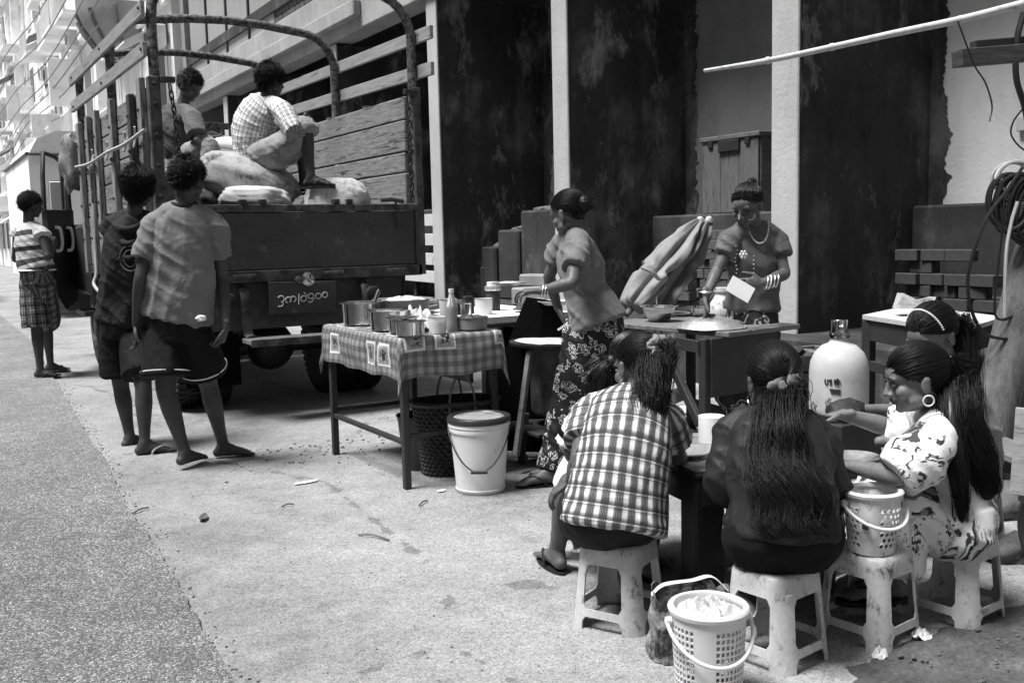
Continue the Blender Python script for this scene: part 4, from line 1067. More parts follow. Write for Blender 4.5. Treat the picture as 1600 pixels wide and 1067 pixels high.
# woven basket
def weave(c, rx, ry, h, rot):
    b = thing('woven_basket', c, 'tall dark woven cane basket under the food table', 'basket'); c = V(c); R = Matrix.Rotation(rot, 3, 'Z')
    nc, nr = 60, 17; su = 3; vs, fs = [], []; n = nc*su; m_ = nr*su
    for j in range(m_+1):
        for i in range(n):
            a = 2*math.pi*i/n; z = h*j/m_; q = z/h
            ci, cj = i//su, min(j, m_-1)//su; fu = (i % su+.5)/su; fv = (j % su+.5)/su
            over = 1 if (ci+cj) % 2 else -1
            bulge = .006*over*math.sin(fu*math.pi)*1.2 - .003*(1 if j % su == 0 else 0)
            x = math.copysign(abs(math.cos(a))**.8, math.cos(a)); y = math.copysign(abs(math.sin(a))**.8, math.sin(a)); k = .82+.18*q
            vs.append(c+R @ V((x*(rx*k+bulge), y*(ry*k+bulge), z)))
    for j in range(m_):
        for i in range(n): i2 = (i+1) % n; fs.append([j*n+i, j*n+i2, (j+1)*n+i2, (j+1)*n+i])
    fs.append(list(range(n)))
    mobj('weave', vs, fs, 'cane', b)
    ring = [c+R @ V((math.copysign(abs(math.cos(a))**.8, math.cos(a))*(rx+.004), math.copysign(abs(math.sin(a))**.8, math.sin(a))*(ry+.004), h)) for a in np.linspace(0, 2*math.pi, 41)]
    tube('rim', ring, .012, 'cane', b, 6)
    for s in (-1, 1):
        hp = [c+R @ V((d*.07, s*ry*.98, z)) for d, z in ((-1, h-.06), (-.9, h+.05), (-.5, h+.13), (0, h+.16), (.5, h+.13), (.9, h+.05), (1, h-.06))]
        tube('handle', hp, .006, 'cane_pale', b, 6, 3)
MT['cane'] = M('cane', .05, .55, .6, 30, .4, 80); MT['cane_pale'] = M('cane_pale', .16, .6, .3, 20, .3, 80)
weave((2.42, 4.62, .003), .23, .15, .38, -.25)

# ---- stove and griddle
sv_ = thing('griddle_stove', (3.05, 4.75, 0), 'charcoal drum stove with round griddle and pancake beside the vendor', 'stove')
gc = V((2.957, 4.465, 0.679)); gz = gc.z; gx, gy = gc.x, gc.y
lathe('drum', (gx, gy, .28), [(0, 0), (.13, 0), (.14, .02), (.14, gz-.36), (.145, gz-.33), (.2, gz-.31), (0, gz-.31)], 'truck_steel', sv_, 36)
lathe('griddle', (gx, gy, gz-.025), [(0, 0), (.24, 0), (.25, .012), (.25, .02), (.235, .02), (.2, .014), (0, .014)], 'iron', sv_, 48)
for a in range(3):
    t = a*2.1+.5; beam('leg', (gx+.17*math.cos(t), gy+.17*math.sin(t), .28), (gx+.2*math.cos(t), gy+.2*math.sin(t), 0), .04, .04, 'wood_dark', sv_)
bb('ash_shelf', (gx-.25, gy-.2, .2), (gx+.25, gy+.2, .22), 'iron', sv_)
p0, p1 = (2.758, 4.409, 0.637), (2.632, 4.368, 0.100); beam('prop_stick', p0, p1, .03, .03, 'wood_mid', sv_)
# pancake folded on the griddle
vs, fs = [], []
for j in range(9):
    for i in range(33):
        t = math.pi*2*i/32; r_ = .22*j/8; k = 1+.05*noise.noise((math.cos(t)*2, math.sin(t)*2, 3)); x, y = r_*k*math.cos(t), r_*k*math.sin(t)
        z = .004+.03*max(0, -x/.22)*(1-(r_/.23)**2)+.006*noise.noise((x*14, y*14, 0)); vs.append((gx+x, gy+y, gz-.008+z))
for j in range(8):
    for i in range(32): a = j*33+i; fs.append([a, a+1, a+34, a+33])
MT['pancake'] = M('pancake', .5, .6, .45, 9, .3, 50, sc=(1, 3, 1))
tag(mobj('pancake', vs, fs, 'pancake', None, True), 'big thin pancake folding up on the griddle', 'pancake')
tag(tube('spatula', [(2.887, 4.332, 0.745), (2.925, 4.192, 0.829)], .006, 'alu', None, 6), 'metal spatula lifting the pancake', 'spatula')
ws = thing('wind_shield', (3.072, 4.862, 0.035), 'black sheet shielding the stove behind the vendor', 'screen')
mobj('sheet', *tube_geo([(2.907, 4.670, 0.034), (2.927, 4.658, 0.451), (2.989, 4.620, 0.885)], [.2, .21, .1], 4, 1, (.857, -.515, 0), .02), 'black_cloth', ws)
mobj('sheet', *box_geo(V((3.175, 5.034, 0.346)), (.36, .03, .7), Matrix.Rotation(-.54, 3, 'Z'), .005), 'black_cloth', ws)
plate((3.043, 4.588, 0.855), .1, 'pancake', 'plate with folded pancake above the stove edge', .02)
for k, (x, y) in enumerate(((822, 716), (843, 716))):
    tag(lathe('onion', V((2.851, 4.557, 0.000))+V((.052*(k*1.7-.8), -.03*(k*1.7-.8), .002)), [(0, 0), (.018, .002), (.028, .016), (.026, .032), (.012, .045), (.004, .052), (0, .052)], 'bowl_grey', None, 18), ['left one of two round onions on the ground by the stove', 'right one of two round onions on the ground by the stove'][k], 'onion')

# ---- seller's wooden table
wt = thing('wooden_table', (3.6, 4.1, 0), 'dark wooden table with side panel in front of the seller', 'table')
c0 = V((3.26, 3.62, 0)); f1, f2 = V((.17, .87, 0)), V((.56, .06, 0))
def wp(u, v, z): p = c0+f1*u+f2*v; return V((p.x, p.y, z))
RW = Matrix((f2.normalized(), f1.normalized(), (0, 0, 1))).transposed()
RW = Matrix((f2.normalized(), V((0, 0, 1)).cross(f2.normalized()), (0, 0, 1))).transposed()
for k in range(3): mobj('top_board', *box_geo(wp(.5, .17+.335*k, .735), (.187, .92, .026), RW, .004), 'wood_mid', wt)
mobj('side_panel', *box_geo(wp(.01, .53, .575), (.5, .02, .29), RW, .003), 'wood_dark', wt)
for u in (.04, .96):
    for v in (.05, .95): mobj('leg', *box_geo(wp(u, v, .36), (.045, .045, .72), RW, .004), 'wood_dark', wt)
beam('brace', wp(.55, .0, .72), wp(.05, .0, .3), .03, .05, 'wood_dark', wt); beam('brace', wp(.05, .05, .22), wp(.95, .05, .22), .03, .05, 'wood_dark', wt); beam('brace', wp(.05, .95, .22), wp(.95, .95, .22), .03, .05, 'wood_dark', wt)
beam('brace', wp(.04, .05, .16), wp(.04, .95, .16), .03, .05, 'wood_dark', wt); beam('apron', wp(.05, .0, .68), wp(.95, .0, .68), .02, .06, 'wood_dark', wt)
MT['batter'] = M('batter', .75, .4, .06, 5, .1, 30)
p = V((3.538, 4.297, 0.749)); p.z = .749
pot(p, .095, .085, 'steel mixing bowl of white batter on the sellers table', 'steel', .012, 'bowl', base_r=.62, name='steel_bowl'); tag(lathe('batter', p+V((0, 0, .05)), [(0, 0), (.085, 0), (.09, .024), (0, .027)], 'batter', None, 32), 'white batter filling the steel mixing bowl', 'batter')
tag(tube('spoon', [p+V((.01, .03, .06)), p+V((.01, .03, .14))], .009, 'steel', None, 8, rd=.003), 'metal spoon standing in the batter', 'spoon')
p = V((3.936, 4.358, 0.749)); p.z = .749
pot(p, .095, .055, 'shallow steel basin under the sellers hand', 'steel', .012, 'basin', base_r=.75, name='steel_basin'); tag(lathe('dough', p+V((0, 0, .03)), [(0, 0), (.085, 0), (.085, .014), (0, .02)], 'batter', None, 32), 'pale dough in the shallow basin', 'dough')
p = V((3.491, 3.822, 0.749)); p.z = .749
tag(lathe('pot_lid', p, [(0, .0), (.175, 0), (.179, .005), (.176, .009), (.16, .008), (.152, .02), (.135, .03), (.128, .028), (.122, .036), (.09, .048), (.05, .055), (.03, .056), (0, .056)], 'alu', None, 56), 'large domed aluminium lid lying on the sellers table', 'lid')
lathe('knob', p+V((0, 0, .055)), [(.0, 0), (.014, 0), (.02, .01), (.016, .016), (0, .017)], 'dark_plastic', bpy.context.scene.objects['pot_lid'], 16)
plate((3.848, 4.452, 0.749), .05, 'bowl_grey', 'small grey saucer between bowl and basin', .015, 'saucer')
# white pot behind the table
tag(lathe('white_jar', (3.880, 4.144, 0.725), [(0, 0), (.07, 0), (.09, .05), (.09, .1), (.055, .15), (.05, .17), (.06, .18), (.06, .2), (0, .2)], 'stool_plastic', None, 28), 'white jar behind the shallow basin', 'jar')
# ---- folded market umbrella leaning on the brick stack
um = thing('folded_umbrella', (3.521, 4.534, 0.743), 'big folded market umbrella leaning on the brick stack', 'umbrella')
def umb_fold(a, b_, rmax, mat, name, seed, tie):
    a, b_ = V(a), V(b_); ax = (b_-a).normalized(); x = ax.cross(V((0, 0, 1))).normalized(); y = x.cross(ax); vs, fs = [], []; n, m_ = 64, 34
    for j in range(m_+1):
        q = j/m_; r = rmax*(.75+.55*math.sin(min(q*1.25, 1)*math.pi)**.7*(1-q*.45))*(1-.8*max(0, q-.86)/.14*.8); r *= 1-.35*math.exp(-((q-tie)/.045)**2)
        for i in range(n):
            t = 2*math.pi*i/n; f = .3*math.sin(t*5+seed+2*noise.noise((q*2.2, seed, 1)))+.1*math.sin(t*11+seed*2+q*3)+.25*noise.noise((math.cos(t)*1.5, math.sin(t)*1.5, q*5+seed))
            rr = r*(1+f); vs.append(a.lerp(b_, q)+x*rr*math.cos(t)+y*rr*math.sin(t)*.8)
    for j in range(m_):
        for i in range(n): i2 = (i+1) % n; fs.append([j*n+i, j*n+i2, (j+1)*n+i2, (j+1)*n+i])
    fs += [list(range(n)), [m_*n+i for i in range(n)]]
    return mobj(name, vs, fs, mat, um, True)
MT['canvas'] = M('canvas', .27, .75, .3, 5, .35, 60); MT['canvas_dark'] = M('canvas_dark', .17, .75, .3, 5, .35, 60)
umb_fold((3.553, 4.573, 0.820), (4.131, 4.634, 1.299), .085, 'canvas', 'canopy', 1, .38)
umb_fold((3.721, 4.589, 0.779), (4.212, 4.644, 1.298), .085, 'canvas_dark', 'canopy_fold', 4, .5)
for x in (1094, 1108):
    q_ = V((4.171, 4.633, 1.306))+V((.857, -.515, 0))*((x-1100)/1556*6.1); lathe('rib_tip', q_, [(0, -.02), (.018, -.016), (.024, 0), (.018, .018), (0, .024)], 'white_plastic', um, 14)
tube('tie_cord', [(3.568, 4.483, 1.043), (3.589, 4.423, 1.021), (3.639, 4.417, 0.976), (3.696, 4.429, 0.995)], .012, 'canvas', um, 6, 4); tube('pole', [(3.524, 4.579, 0.769), (3.632, 4.584, 0.852)], .02, 'wood_mid', um, 8)
# ---- crate, jug, right-hand table, trunk and timber
cr = thing('wooden_crate', (4.397, 4.008, 0.347), 'wooden slat crate of scraps behind the water jug', 'crate'); cc = V((4.397, 4.008, 0.440))
for s in (-1, 1):
    for k in range(3):
        mobj('slat', *box_geo(cc+V((0, s*.16, -.14+k*.1)), (.46, .014, .085), None, .003), 'wood_mid', cr); mobj('slat', *box_geo(cc+V((s*.23, 0, -.14+k*.1)), (.014, .306, .085), None, .003), 'wood_mid', cr)
mobj('floor', *box_geo(cc+V((0, 0, -.19)), (.44, .3, .014), None, .003), 'wood_dark', cr)
box('leg_block', cc+V((0, 0, -.2-(cc.z-.2)/2)), (.3, .2, max(.05, cc.z-.21)), 'brick_dark', cr)
random.seed(21)
for k in range(7): tag(box('wood_scrap', cc+V((random.uniform(-.16, .16), random.uniform(-.1, .1), .02+random.uniform(0, .1))), (.05, .16, .04), 'wood_mid' if k % 2 else 'wood_dark', cr, Matrix.Rotation(random.uniform(-1, 1), 3, 'X') @ Matrix.Rotation(random.uniform(-1, 1), 3, 'Z')))
jg = thing('water_jug', (3.993, 3.434, 0.282), 'large white plastic water jug with shiny cap behind the girls', 'jug'); jc = V((3.993, 3.434, 0.282))
lathe('body', jc, [(0, 0), (.13, 0), (.143, .015), (.146, .06), (.146, .24), (.14, .29), (.12, .335), (.085, .37), (.055, .382), (.046, .392), (.044, .42), (0, .42)], 'jug_plastic', jg, 56)
lathe('collar', jc+V((0, 0, .41)), [(0, 0), (.05, 0), (.052, .012), (.048, .026), (0, .026)], 'chrome', jg, 32)
lathe('cap', jc+V((0, 0, .436)), [(0, 0), (.04, 0), (.04, .062), (.036, .066), (0, .066)], 'chrome', jg, 36); mobj('spout', *box_geo(jc+V((-.025, -.035, .46)), (.016, .022, .028), Matrix.Rotation(.5, 3, 'Z'), .003), 'steel', jg)
# faded print on the jug: the letters US, a flower and a bar of small text
def on_jug(u, v, off=.002):   # u metres round from the camera-facing line, v height
    t = math.radians(239+0)+u/.146; return jc+V((math.cos(t)*(.146+off), math.sin(t)*(.146+off), v))
def jmark(pts, w, name='print'): 
    P = [on_jug(a, b_) for a, b_ in pts]; mobj(name, *tube_geo(P, w, 5, 2, None, None), 'ink', jg)
jmark([(-.112, .215), (-.112, .195), (-.105, .189), (-.099, .195), (-.099, .215)], .0035); jmark([(-.08, .212), (-.088, .214), (-.091, .206), (-.083, .201), (-.08, .194), (-.089, .189)], .0035)
for a in range(5):
    t = a*2*math.pi/5; jmark([(-.055+.004*math.cos(t), .205+.004*math.sin(t)), (-.055+.016*math.cos(t), .205+.016*math.sin(t))], .006)
for k in range(3): jmark([(-.09+.004*k, .166-.009*k), (-.075, .165-.009*k), (-.045, .163-.009*k), (-.038, .162-.009*k)], .0035)
box('stand', (jc.x, jc.y, jc.z/2-.002), (.3, .3, jc.z-.006), 'wood_dark', jg)
rt = thing('work_table', (5.05, 3.65, 0), 'pale topped wooden table behind the girls at right', 'table')
r0 = V((4.49, 3.10, 0)); q1, q2 = V((.36, .9, 0)), V((.79, .27, 0))
def rp(u, v, z): p = r0+q1*u+q2*v; return V((p.x, p.y, z))
def quad_slab(name, z0, z1, mat, parent, ins=0):
    P = [rp(ins, ins, z0), rp(1-ins, ins, z0), rp(1-ins, 1-ins, z0), rp(ins, 1-ins, z0)]; P += [V((p.x, p.y, z1)) for p in P]
    return mobj(name, P, [[0, 1, 2, 3], [4, 5, 6, 7], [0, 1, 5, 4], [1, 2, 6, 5], [2, 3, 7, 6], [3, 0, 4, 7]], mat, parent)
quad_slab('tabletop', .695, .72, 'wood_pale', rt); 
for (a, b_) in (((.04, .04), (.96, .04)), ((.04, .04), (.04, .96)), ((.96, .04), (.96, .96))): beam('apron', rp(*a, .63), rp(*b_, .63), .02, .12, 'wood_dark', rt)
for u in (.05, .95):
    for v in (.05, .95): beam('leg', rp(u, v, 0), rp(u, v, .69), .06, .06, 'wood_dark', rt)
beam('stretcher', rp(.05, .05, .42), rp(.95, .05, .42), .03, .06, 'wood_dark', rt)
# folded paper sack lying on it
vs = [V((4.884, 3.773, 0.768)), V((4.951, 3.792, 0.853)), V((5.011, 3.732, 0.808)), V((5.115, 3.693, 0.826)), V((5.064, 3.677, 0.793)), V((4.999, 3.705, 0.765))]
vs2 = [v+V((.06, .09, -.004)) for v in vs]
tag(mobj('paper_sack', vs+vs2, [list(range(6)), list(range(6, 12))[::-1]]+[[i, (i+1) % 6, 6+(i+1) % 6, 6+i] for i in range(6)], 'sack'), 'crumpled pale paper sack at the back of the work table', 'sack')
# leaning trunk used as a post
tk = thing('leaning_trunk', (4.131, 2.768, -0.005), 'rough leaning tree trunk used as a post at right', 'post')
A, B = V((4.126, 2.771, -0.014)), V((4.821, 2.820, 1.545))
pts = [A.lerp(B, q)+V((.012*noise.noise((q*4, 0, 1)), .012*noise.noise((q*4, 3, 1)), 0)) for q in np.linspace(0, 1, 24)]
vs, fs = tube_geo(pts, [.115, .1, .095, .09, .088], 20, 1)
vs = [v+V((.008*noise.noise(v*7), .008*noise.noise(v*7+V((5, 0, 0))), 0)) for v in vs]
smooth_angle(mobj('trunk', vs, fs, 'bark', tk), 60)
beam('brace_post', (4.638, 2.988, 0.115), (4.870, 3.082, 0.812), .07, .07, 'wood_dark', tk); beam('brace_post', V((4.638, 2.988, 0.115)), V((4.609, 2.982, -0.111)), .07, .07, 'wood_dark', tk)
B2 = V((4.970, 2.789, 2.187)); tube('trunk_top', [B, B2, B2+V((.03, 0, .6))], [.088, .08, .075], 'bark', tk, 16)
MT['timber'] = M('timber', .09, .75, .6, 8, .5, 40, sc=(.6, .6, 5), dirt=(.02, .6, 5))
tm = thing('timber_beam', (4.375, 2.738, 2.001), 'dark sawn timber beam end jutting in at upper right', 'beam')
beam('lower_timber', (4.115, 2.894, 1.988), (4.925, 2.582, 2.058), .08, .075, 'timber', tm); beam('upper_timber', (4.312, 2.951, 2.072), (5.079, 2.665, 2.144), .05, .035, 'wood_dark', tm)
bp = thing('bamboo_pole', (3.428, 2.840, 2.015), 'pale bamboo pole slanting across the upper right', 'pole')
pts = [(3.137, 3.482, 1.961), (3.296, 3.246, 1.980), (3.442, 3.018, 2.010), (3.575, 2.799, 2.040), (3.694, 2.587, 2.064), (3.799, 2.384, 2.096), (3.891, 2.189, 2.126)]
tube('cane', pts, [.008, .0125, .0135, .0145, .0155, .016, .017], 'wood_pale', bp, 10, 4)
for q in (1, 2, 4, 5): p = V(pts[q]); d = (V(pts[q+1])-p).normalized(); tube('node', [p-d*.008, p+d*.008], .0165, 'wood_pale', bp, 10)
tube('string', [(3.669, 2.579, 2.053), (3.700, 2.560, 1.962), (3.751, 2.553, 1.877), (3.788, 2.531, 1.812), (3.822, 2.522, 1.724), (3.805, 2.520, 1.659)], .0035, 'cable', bp, 5, 5)
# cables hung on the trunk
cbx = thing('cable_coil', (4.508, 2.833, 1.421), 'tangled coil of black and white cables hung on the leaning trunk', 'cables')
random.seed(4)
ctr = V((4.469, 2.821, 1.414))
def loop(c, rx, rz, n, seed, mat, tw=.03, r=.008, ph=0):
    pts = []
    for k in range(n*10+1):
        t = 2*math.pi*k/10+ph; w_ = noise.noise((k*.21, seed, 0)); pts.append(c+V((.857, -.515, 0))*(rx*(1+.2*w_)*math.cos(t))+V((0, 0, rz*(1+.15*w_)*math.sin(t)))+V((.515, .857, 0))*(tw*noise.noise((k*.13, seed, 4))))
    tube('cable_loop', pts, r, mat, cbx, 6, 3)
for k in range(3): loop(ctr+V((0, 0, .04)), .085, .075, 3, k, 'cable_white', .05, .0075, k)
for k in range(6): loop(ctr+V((.03*k-.05, -.02*k, -.07-.012*k)), .085+.012*k, .13+.012*k, 3, k+10, 'cable', .09, .009, k*.7)
tube('hanging_cable', [(4.384, 2.733, 1.496), (4.302, 2.758, 1.387), (4.219, 2.785, 1.287), (4.160, 2.808, 1.144), (4.134, 2.824, 0.985), (4.166, 2.816, 0.836), (4.238, 2.797, 0.738), (4.378, 2.759, 0.707), (4.441, 2.768, 0.732)], .008, 'cable', cbx, 6, 6)
tube('hanging_cable', [(4.318, 2.772, 1.301), (4.303, 2.781, 1.096), (4.292, 2.788, 0.949), (4.292, 2.788, 0.830), (4.340, 2.782, 0.798), (4.404, 2.767, 0.813)], .006, 'cable', cbx, 6, 6)
tube('hanging_cable', [(4.368, 2.742, 1.343), (4.345, 2.756, 1.242), (4.329, 2.766, 1.096), (4.350, 2.776, 0.812)], .008, 'cable_white', cbx, 6, 4)
tube('hanging_cable', [(4.512, 2.830, 2.214), (4.490, 2.844, 2.099), (4.489, 2.844, 1.924), (4.529, 2.820, 1.776), (4.560, 2.802, 1.598)], .014, 'cable', cbx, 6, 6)
tube('hanging_cable', [(4.476, 2.793, 1.777), (4.437, 2.817, 1.714), (4.429, 2.822, 1.656), (4.461, 2.803, 1.602), (4.508, 2.775, 1.565)], .004, 'cable', cbx, 6, 6)
tag(bb('switch_box', (7.15, 4.44, 1.92), (7.197, 4.52, 2.03), 'cable_white', None, .006), 'small white switch box on the pale wall beside the cables', 'switch box')
# low bench, boards, stones and a tyre at the right edge
bn = thing('plank_bench', (4.212, 2.603, 0.062), 'dark plank bench half out of view at the right edge', 'bench')
beam('seat_plank', (4.142, 2.703, 0.260), (4.081, 2.273, 0.192), .2, .03, 'wood_mid', bn); beam('rail', (4.141, 2.692, 0.197), (4.073, 2.266, 0.132), .03, .08, 'wood_dark', bn)
a = V((4.228, 2.709, 0.158)); beam('leg', a, (a.x, a.y, 0), .05, .05, 'wood_dark', bn); a = V((4.110, 2.314, 0.138)); beam('leg', a, (a.x, a.y, 0), .05, .05, 'wood_dark', bn)
for k in range(5):
    a = V((3.797, 2.268, 0.116))+V((.03*k, -.018*k, 0)); beam('pale_board', V((a.x+.02, a.y+.05, .02+.03*(4-k))), a+V((.06, .06, .38-.02*k)), .13, .014, 'wood_rail', None)
for k, o in enumerate([x for x in S.objects if x.name.startswith('pale_board')]): tag(o, '%s of the five pale boards leaning at the right edge' % ['leftmost', 'second', 'third', 'fourth', 'rightmost'][k], 'board', 'pale boards leaning at the right edge')
tag(smooth_angle(mobj('rock', *rock_geo(V((3.967, 2.535, 0.000))+V((0, 0, .04)), (.17, .13, .08), 8, 3), 'rubble'), 60), 'flat dark stone under the pale boards', 'rock')
tag(smooth_angle(mobj('rock', *rock_geo(V((4.456, 2.954, 0.000))+V((0, 0, .1)), (.14, .12, .15), 3, 3), 'rubble'), 60), 'upright dark stone behind the long black hair', 'rock')
tag(smooth_angle(mobj('rock', *rock_geo(V((3.470, 2.148, 0.000))+V((.02, 0, .02)), (.16, .08, .06), 5, 3), 'rubble'), 60), 'low dark stone beside the stool of the floral girl', 'rock')
ty = V((3.366, 1.924, 0.000)); ty.z = .17
tag(lathe('tyre', ty, [(.11, -.045), (.14, -.055), (.165, -.045), (.17, 0), (.165, .045), (.14, .055), (.11, .045), (.11, -.045)], 'tyre', None, 40, V((.9, -.4, 0))), 'black tyre standing upright at the right edge', 'tyre')
# planks, bricks and rubble on the ground behind the sellers table
random.seed(9)
k = 0
for c, s, rz in (((3.886, 4.665, 0.162), (.55, .12, .08), .3), ((4.046, 4.919, 0.274), (.5, .2, .1), -.2), ((4.500, 4.529, 0.112), (.5, .14, .08), .5), ((3.501, 4.430, 0.145), (.35, .1, .07), .9), ((4.506, 4.292, 0.105), (.4, .12, .08), -.4)):
    g_ = V(c); g_.z = s[2]/2+.002
    tag(box('stone_slab', g_, s, 'paint_white' if k < 2 else 'plaster_grey', None, rz, .01), ['long pale slab on the ground behind the sellers table legs', 'wide pale slab farther behind the sellers table legs', 'grey slab behind the long haired womans head', 'short grey slab behind the plaid womans head', 'grey slab below the wooden crate'][k], 'slab'); k += 1
lathe_log = tag(tube('log', [(3.776, 4.498, 0.266), (3.993, 4.600, 0.269)], .045, 'wood_pale', None, 14), 'short pale log lying behind the sellers table legs', 'log')
rub = []
for k in range(70):
    x, y = random.uniform(4.3, 5.4), random.uniform(3.2, 7.5); s = random.uniform(.015, .05); rub.append(rock_geo((x, y, s*.4), (s, s*.8, s*.6), k, 1))
tag(mobj('rubble', *join_geo(rub), 'rubble'), 'loose rubble scattered along the foot of the platform', 'rubble', kind='stuff')
# litter
def leaf(p, L, wd, rz, mat, label, cat='leaf', name='leaf', curl=.3):
    vs, fs = [], []; p = V(p); n = 10
    for i in range(n+1):
        q = i/n-.5; w_ = wd*math.sqrt(max(0, 1-(2*q)**2))
        for s in (-1, 0, 1):
            v = V((q*L, s*w_, .006+curl*wd*abs(s)+curl*L*.25*(2*q)**2)); vs.append(p+Matrix.Rotation(rz, 3, 'Z') @ v)
    for i in range(n):
        for k in (0, 1): a = i*3+k; fs.append([a, a+1, a+4, a+3])
    return tag(solidify(mobj(name, vs, fs, mat), .001), label, cat)
MT['dry_leaf'] = M('dry_leaf', .16, .7, .5, 30, .3, 60)
leaf((1.050, 4.489, 0.000), .1, .02, 1.2, 'dry_leaf', 'curled dry leaf lying alone on the concrete'); leaf((1.662, 4.857, 0.000), .14, .02, .1, 'paper', 'pale strip of paper on the concrete left of the food table', 'paper', 'paper_strip', .05)
leaf((0.539, 6.135, 0.000), .09, .012, 0, 'dry_leaf', 'dark dry leaf on the asphalt'); leaf((2.154, 4.290, 0.000), .05, .015, .4, 'paper', 'scrap of white paper beside the bucket', 'paper', 'paper_scrap', .05)
for k, (p, q, l) in enumerate((((1.531, 3.841, 0.000), (1.609, 3.700, 0.000), 'thin dark twig on the open concrete'), ((1.405, 4.466, 0.000), (1.469, 4.473, 0.000), 'tiny twig left of the paper strip'), ((0.799, 4.771, 0.000), (0.880, 4.832, 0.000), 'twig lying across the asphalt edge'), ((1.942, 4.103, 0.000), (2.013, 4.161, 0.000), 'bent twig in front of the white bucket'))):
    p, q = V(p)+V((0, 0, .008)), V(q)+V((0, 0, .008)); tag(tube('twig', [p, p.lerp(q, .4)+V((.01, .015, .004)), q], .004, 'dry_leaf', None, 5, 4), l, 'twig')
tag(crumple('tissue', V((2.535, 1.855, 0.000))+V((0, 0, .012)), .03, .03, 'paper', None, 4, 18, 5, .9), 'crumpled white tissue on the dirt by the floral girls stool', 'tissue')
tag(crumple('tissue', V((2.330, 1.839, 0.000))+V((0, 0, .012)), .026, .025, 'paper', None, 6, 18, 5, .9), 'crumpled white tissue at the foot of the basket stool', 'tissue')
gr = []
for k in range(220):
    x, y = random.uniform(.9, 3.0), random.uniform(2.2, 6.6); s = random.uniform(.0012, .0035)*(2 if random.random() < .04 else 1); gr.append(rock_geo((x, y, s*.5), (s*1.3, s, s*.8), k, 1))
for k in range(420):
    y = random.uniform(1.8, 10); x = .58+(y-.4)*.0508+random.gauss(.02, .035); s = random.uniform(.0015, .005); gr.append(rock_geo((x, y, s*.4), (s*1.3, s, s*.8), k, 1))
for k in range(700):
    x, y = random.uniform(2.3, 3.8), random.uniform(.8, 1.8); s = random.uniform(.002, .004)+.006*random.random()**4; gr.append(rock_geo((x, y, .012+s*.4), (s*1.3, s, s*.8), k, 1))
for k in range(120):
    x, y = random.gauss(2.0, .35), random.gauss(5.55, .22); s = random.uniform(.002, .008); gr.append(rock_geo((x, y, s*.4), (s*1.3, s, s*.8), k, 1))
tag(mobj('grit', *join_geo(gr), 'rubble'), 'fine grit and crumbs scattered over the concrete', 'grit', kind='stuff')

# ================================================================ PEOPLE
CF, CR, UP = V((.515, .857, 0)), V((.857, -.515, 0)), V((0, 0, 1))
def skin_mat(name, g):
    m, T, b = base(name); co = T.coord()
    k = T.math('ADD', T.math('MULTIPLY', T.noise(co, 9, 4), .6), T.math('MULTIPLY', T.noise(co, 60, 3), .4))
    fin(T, b, T.ramp(k, [(.3, g*.62), (.7, g*1.3)]), T.ramp(T.noise(co, 25, 3), [(.3, .4), (.7, .66)]), 0, T.noise(co, 160, 4, .7), .3, .002, .32)
    b.inputs['Subsurface Weight'].default_value = 0; return m
MT['skin'] = skin_mat('skin', .1); MT['skin_dark'] = skin_mat('skin_dark', .052); MT['skin_light'] = skin_mat('skin_light', .15)
MT['lip'] = M('lip', .09, .4, .1, 30, .05, 60); MT['thanaka'] = M('thanaka', .5, .9, .3, 50, .2, 80)
MT['eye_dark'] = M('eye_dark', .012, .25, .1, 10, 0, 10); MT['eye_white'] = M('eye_white', .3, .3, .05, 10, 0, 10)
def hair_mat():
    m, T, b = base('hair'); co = T.coord()
    fin(T, b, T.ramp(T.noise(co, 60, 3), [(.3, .003), (.7, .009)]), .42, 0, None, spec=.3); return m
MT['hair'] = hair_mat()
def wrinkle(T, co, amt=1.0):
    """height for cloth: soft creases plus weave"""
    oc = T.coord(); w1 = T.noise(oc, 5.5, 2, .45, 1.0); w2 = T.noise(oc, 13, 2, .5, .8)
    r1 = T.math('ABSOLUTE', T.math('SUBTRACT', w1, .5)); r2 = T.math('ABSOLUTE', T.math('SUBTRACT', w2, .5))
    return T.math('ADD', T.math('MULTIPLY', T.math('ADD', T.math('MULTIPLY', r1, -2.2), T.math('MULTIPLY', r2, -.8)), amt), T.math('MULTIPLY', T.noise(co, 300, 2, .5), .06))
def fabric(name, g, var=.25, rough=.8, wear=None, fine=180):
    m, T, b = base(name); co = T.coord(attr='pat'); oc = T.coord(); g = K(g); wear = K(wear) if wear else None
    k = T.math('ADD', T.math('MULTIPLY', T.noise(oc, 7, 5, .65), .75), T.math('MULTIPLY', T.noise(oc, 90, 2), .25))
    col = T.ramp(k, [(.3, g*(1-var)), (.7, min(g*(1+var), .9))])
    if wear: col = T.mix(T.ramp(T.noise(oc, 4, 6, .7, .6), [(.5, 0), (.62, 1)]), col, wear)
    fin(T, b, col, rough, 0, wrinkle(T, co), .28, .03, .25); b.inputs['Sheen Weight'].default_value = .12 if g > .05 else .0; return m
def stripes(T, x, period, stops, interp='CONSTANT'):
    return T.ramp(T.math('FRACT', T.math('ADD', T.math('DIVIDE', x, period), 20.0)), stops, interp)
def plaid(name, period, su, sv, lo=.0, rough=.8, interp='CONSTANT', pv=None):
    m, T, b = base(name); co = T.coord(attr='pat'); sep = T.new('ShaderNodeSeparateXYZ'); T.link(co, sep.inputs[0])
    a = stripes(T, sep.outputs[0], period, su, interp); c = stripes(T, sep.outputs[1], pv or period, sv, interp)
    mu = T.new('ShaderNodeMix', data_type='RGBA', blend_type='MULTIPLY'); mu.inputs[0].default_value = 1; T.link(a, mu.inputs[6]); T.link(c, mu.inputs[7])
    fin(T, b, mu.outputs[2], rough, 0, wrinkle(T, co), .22, .03, .25); return m
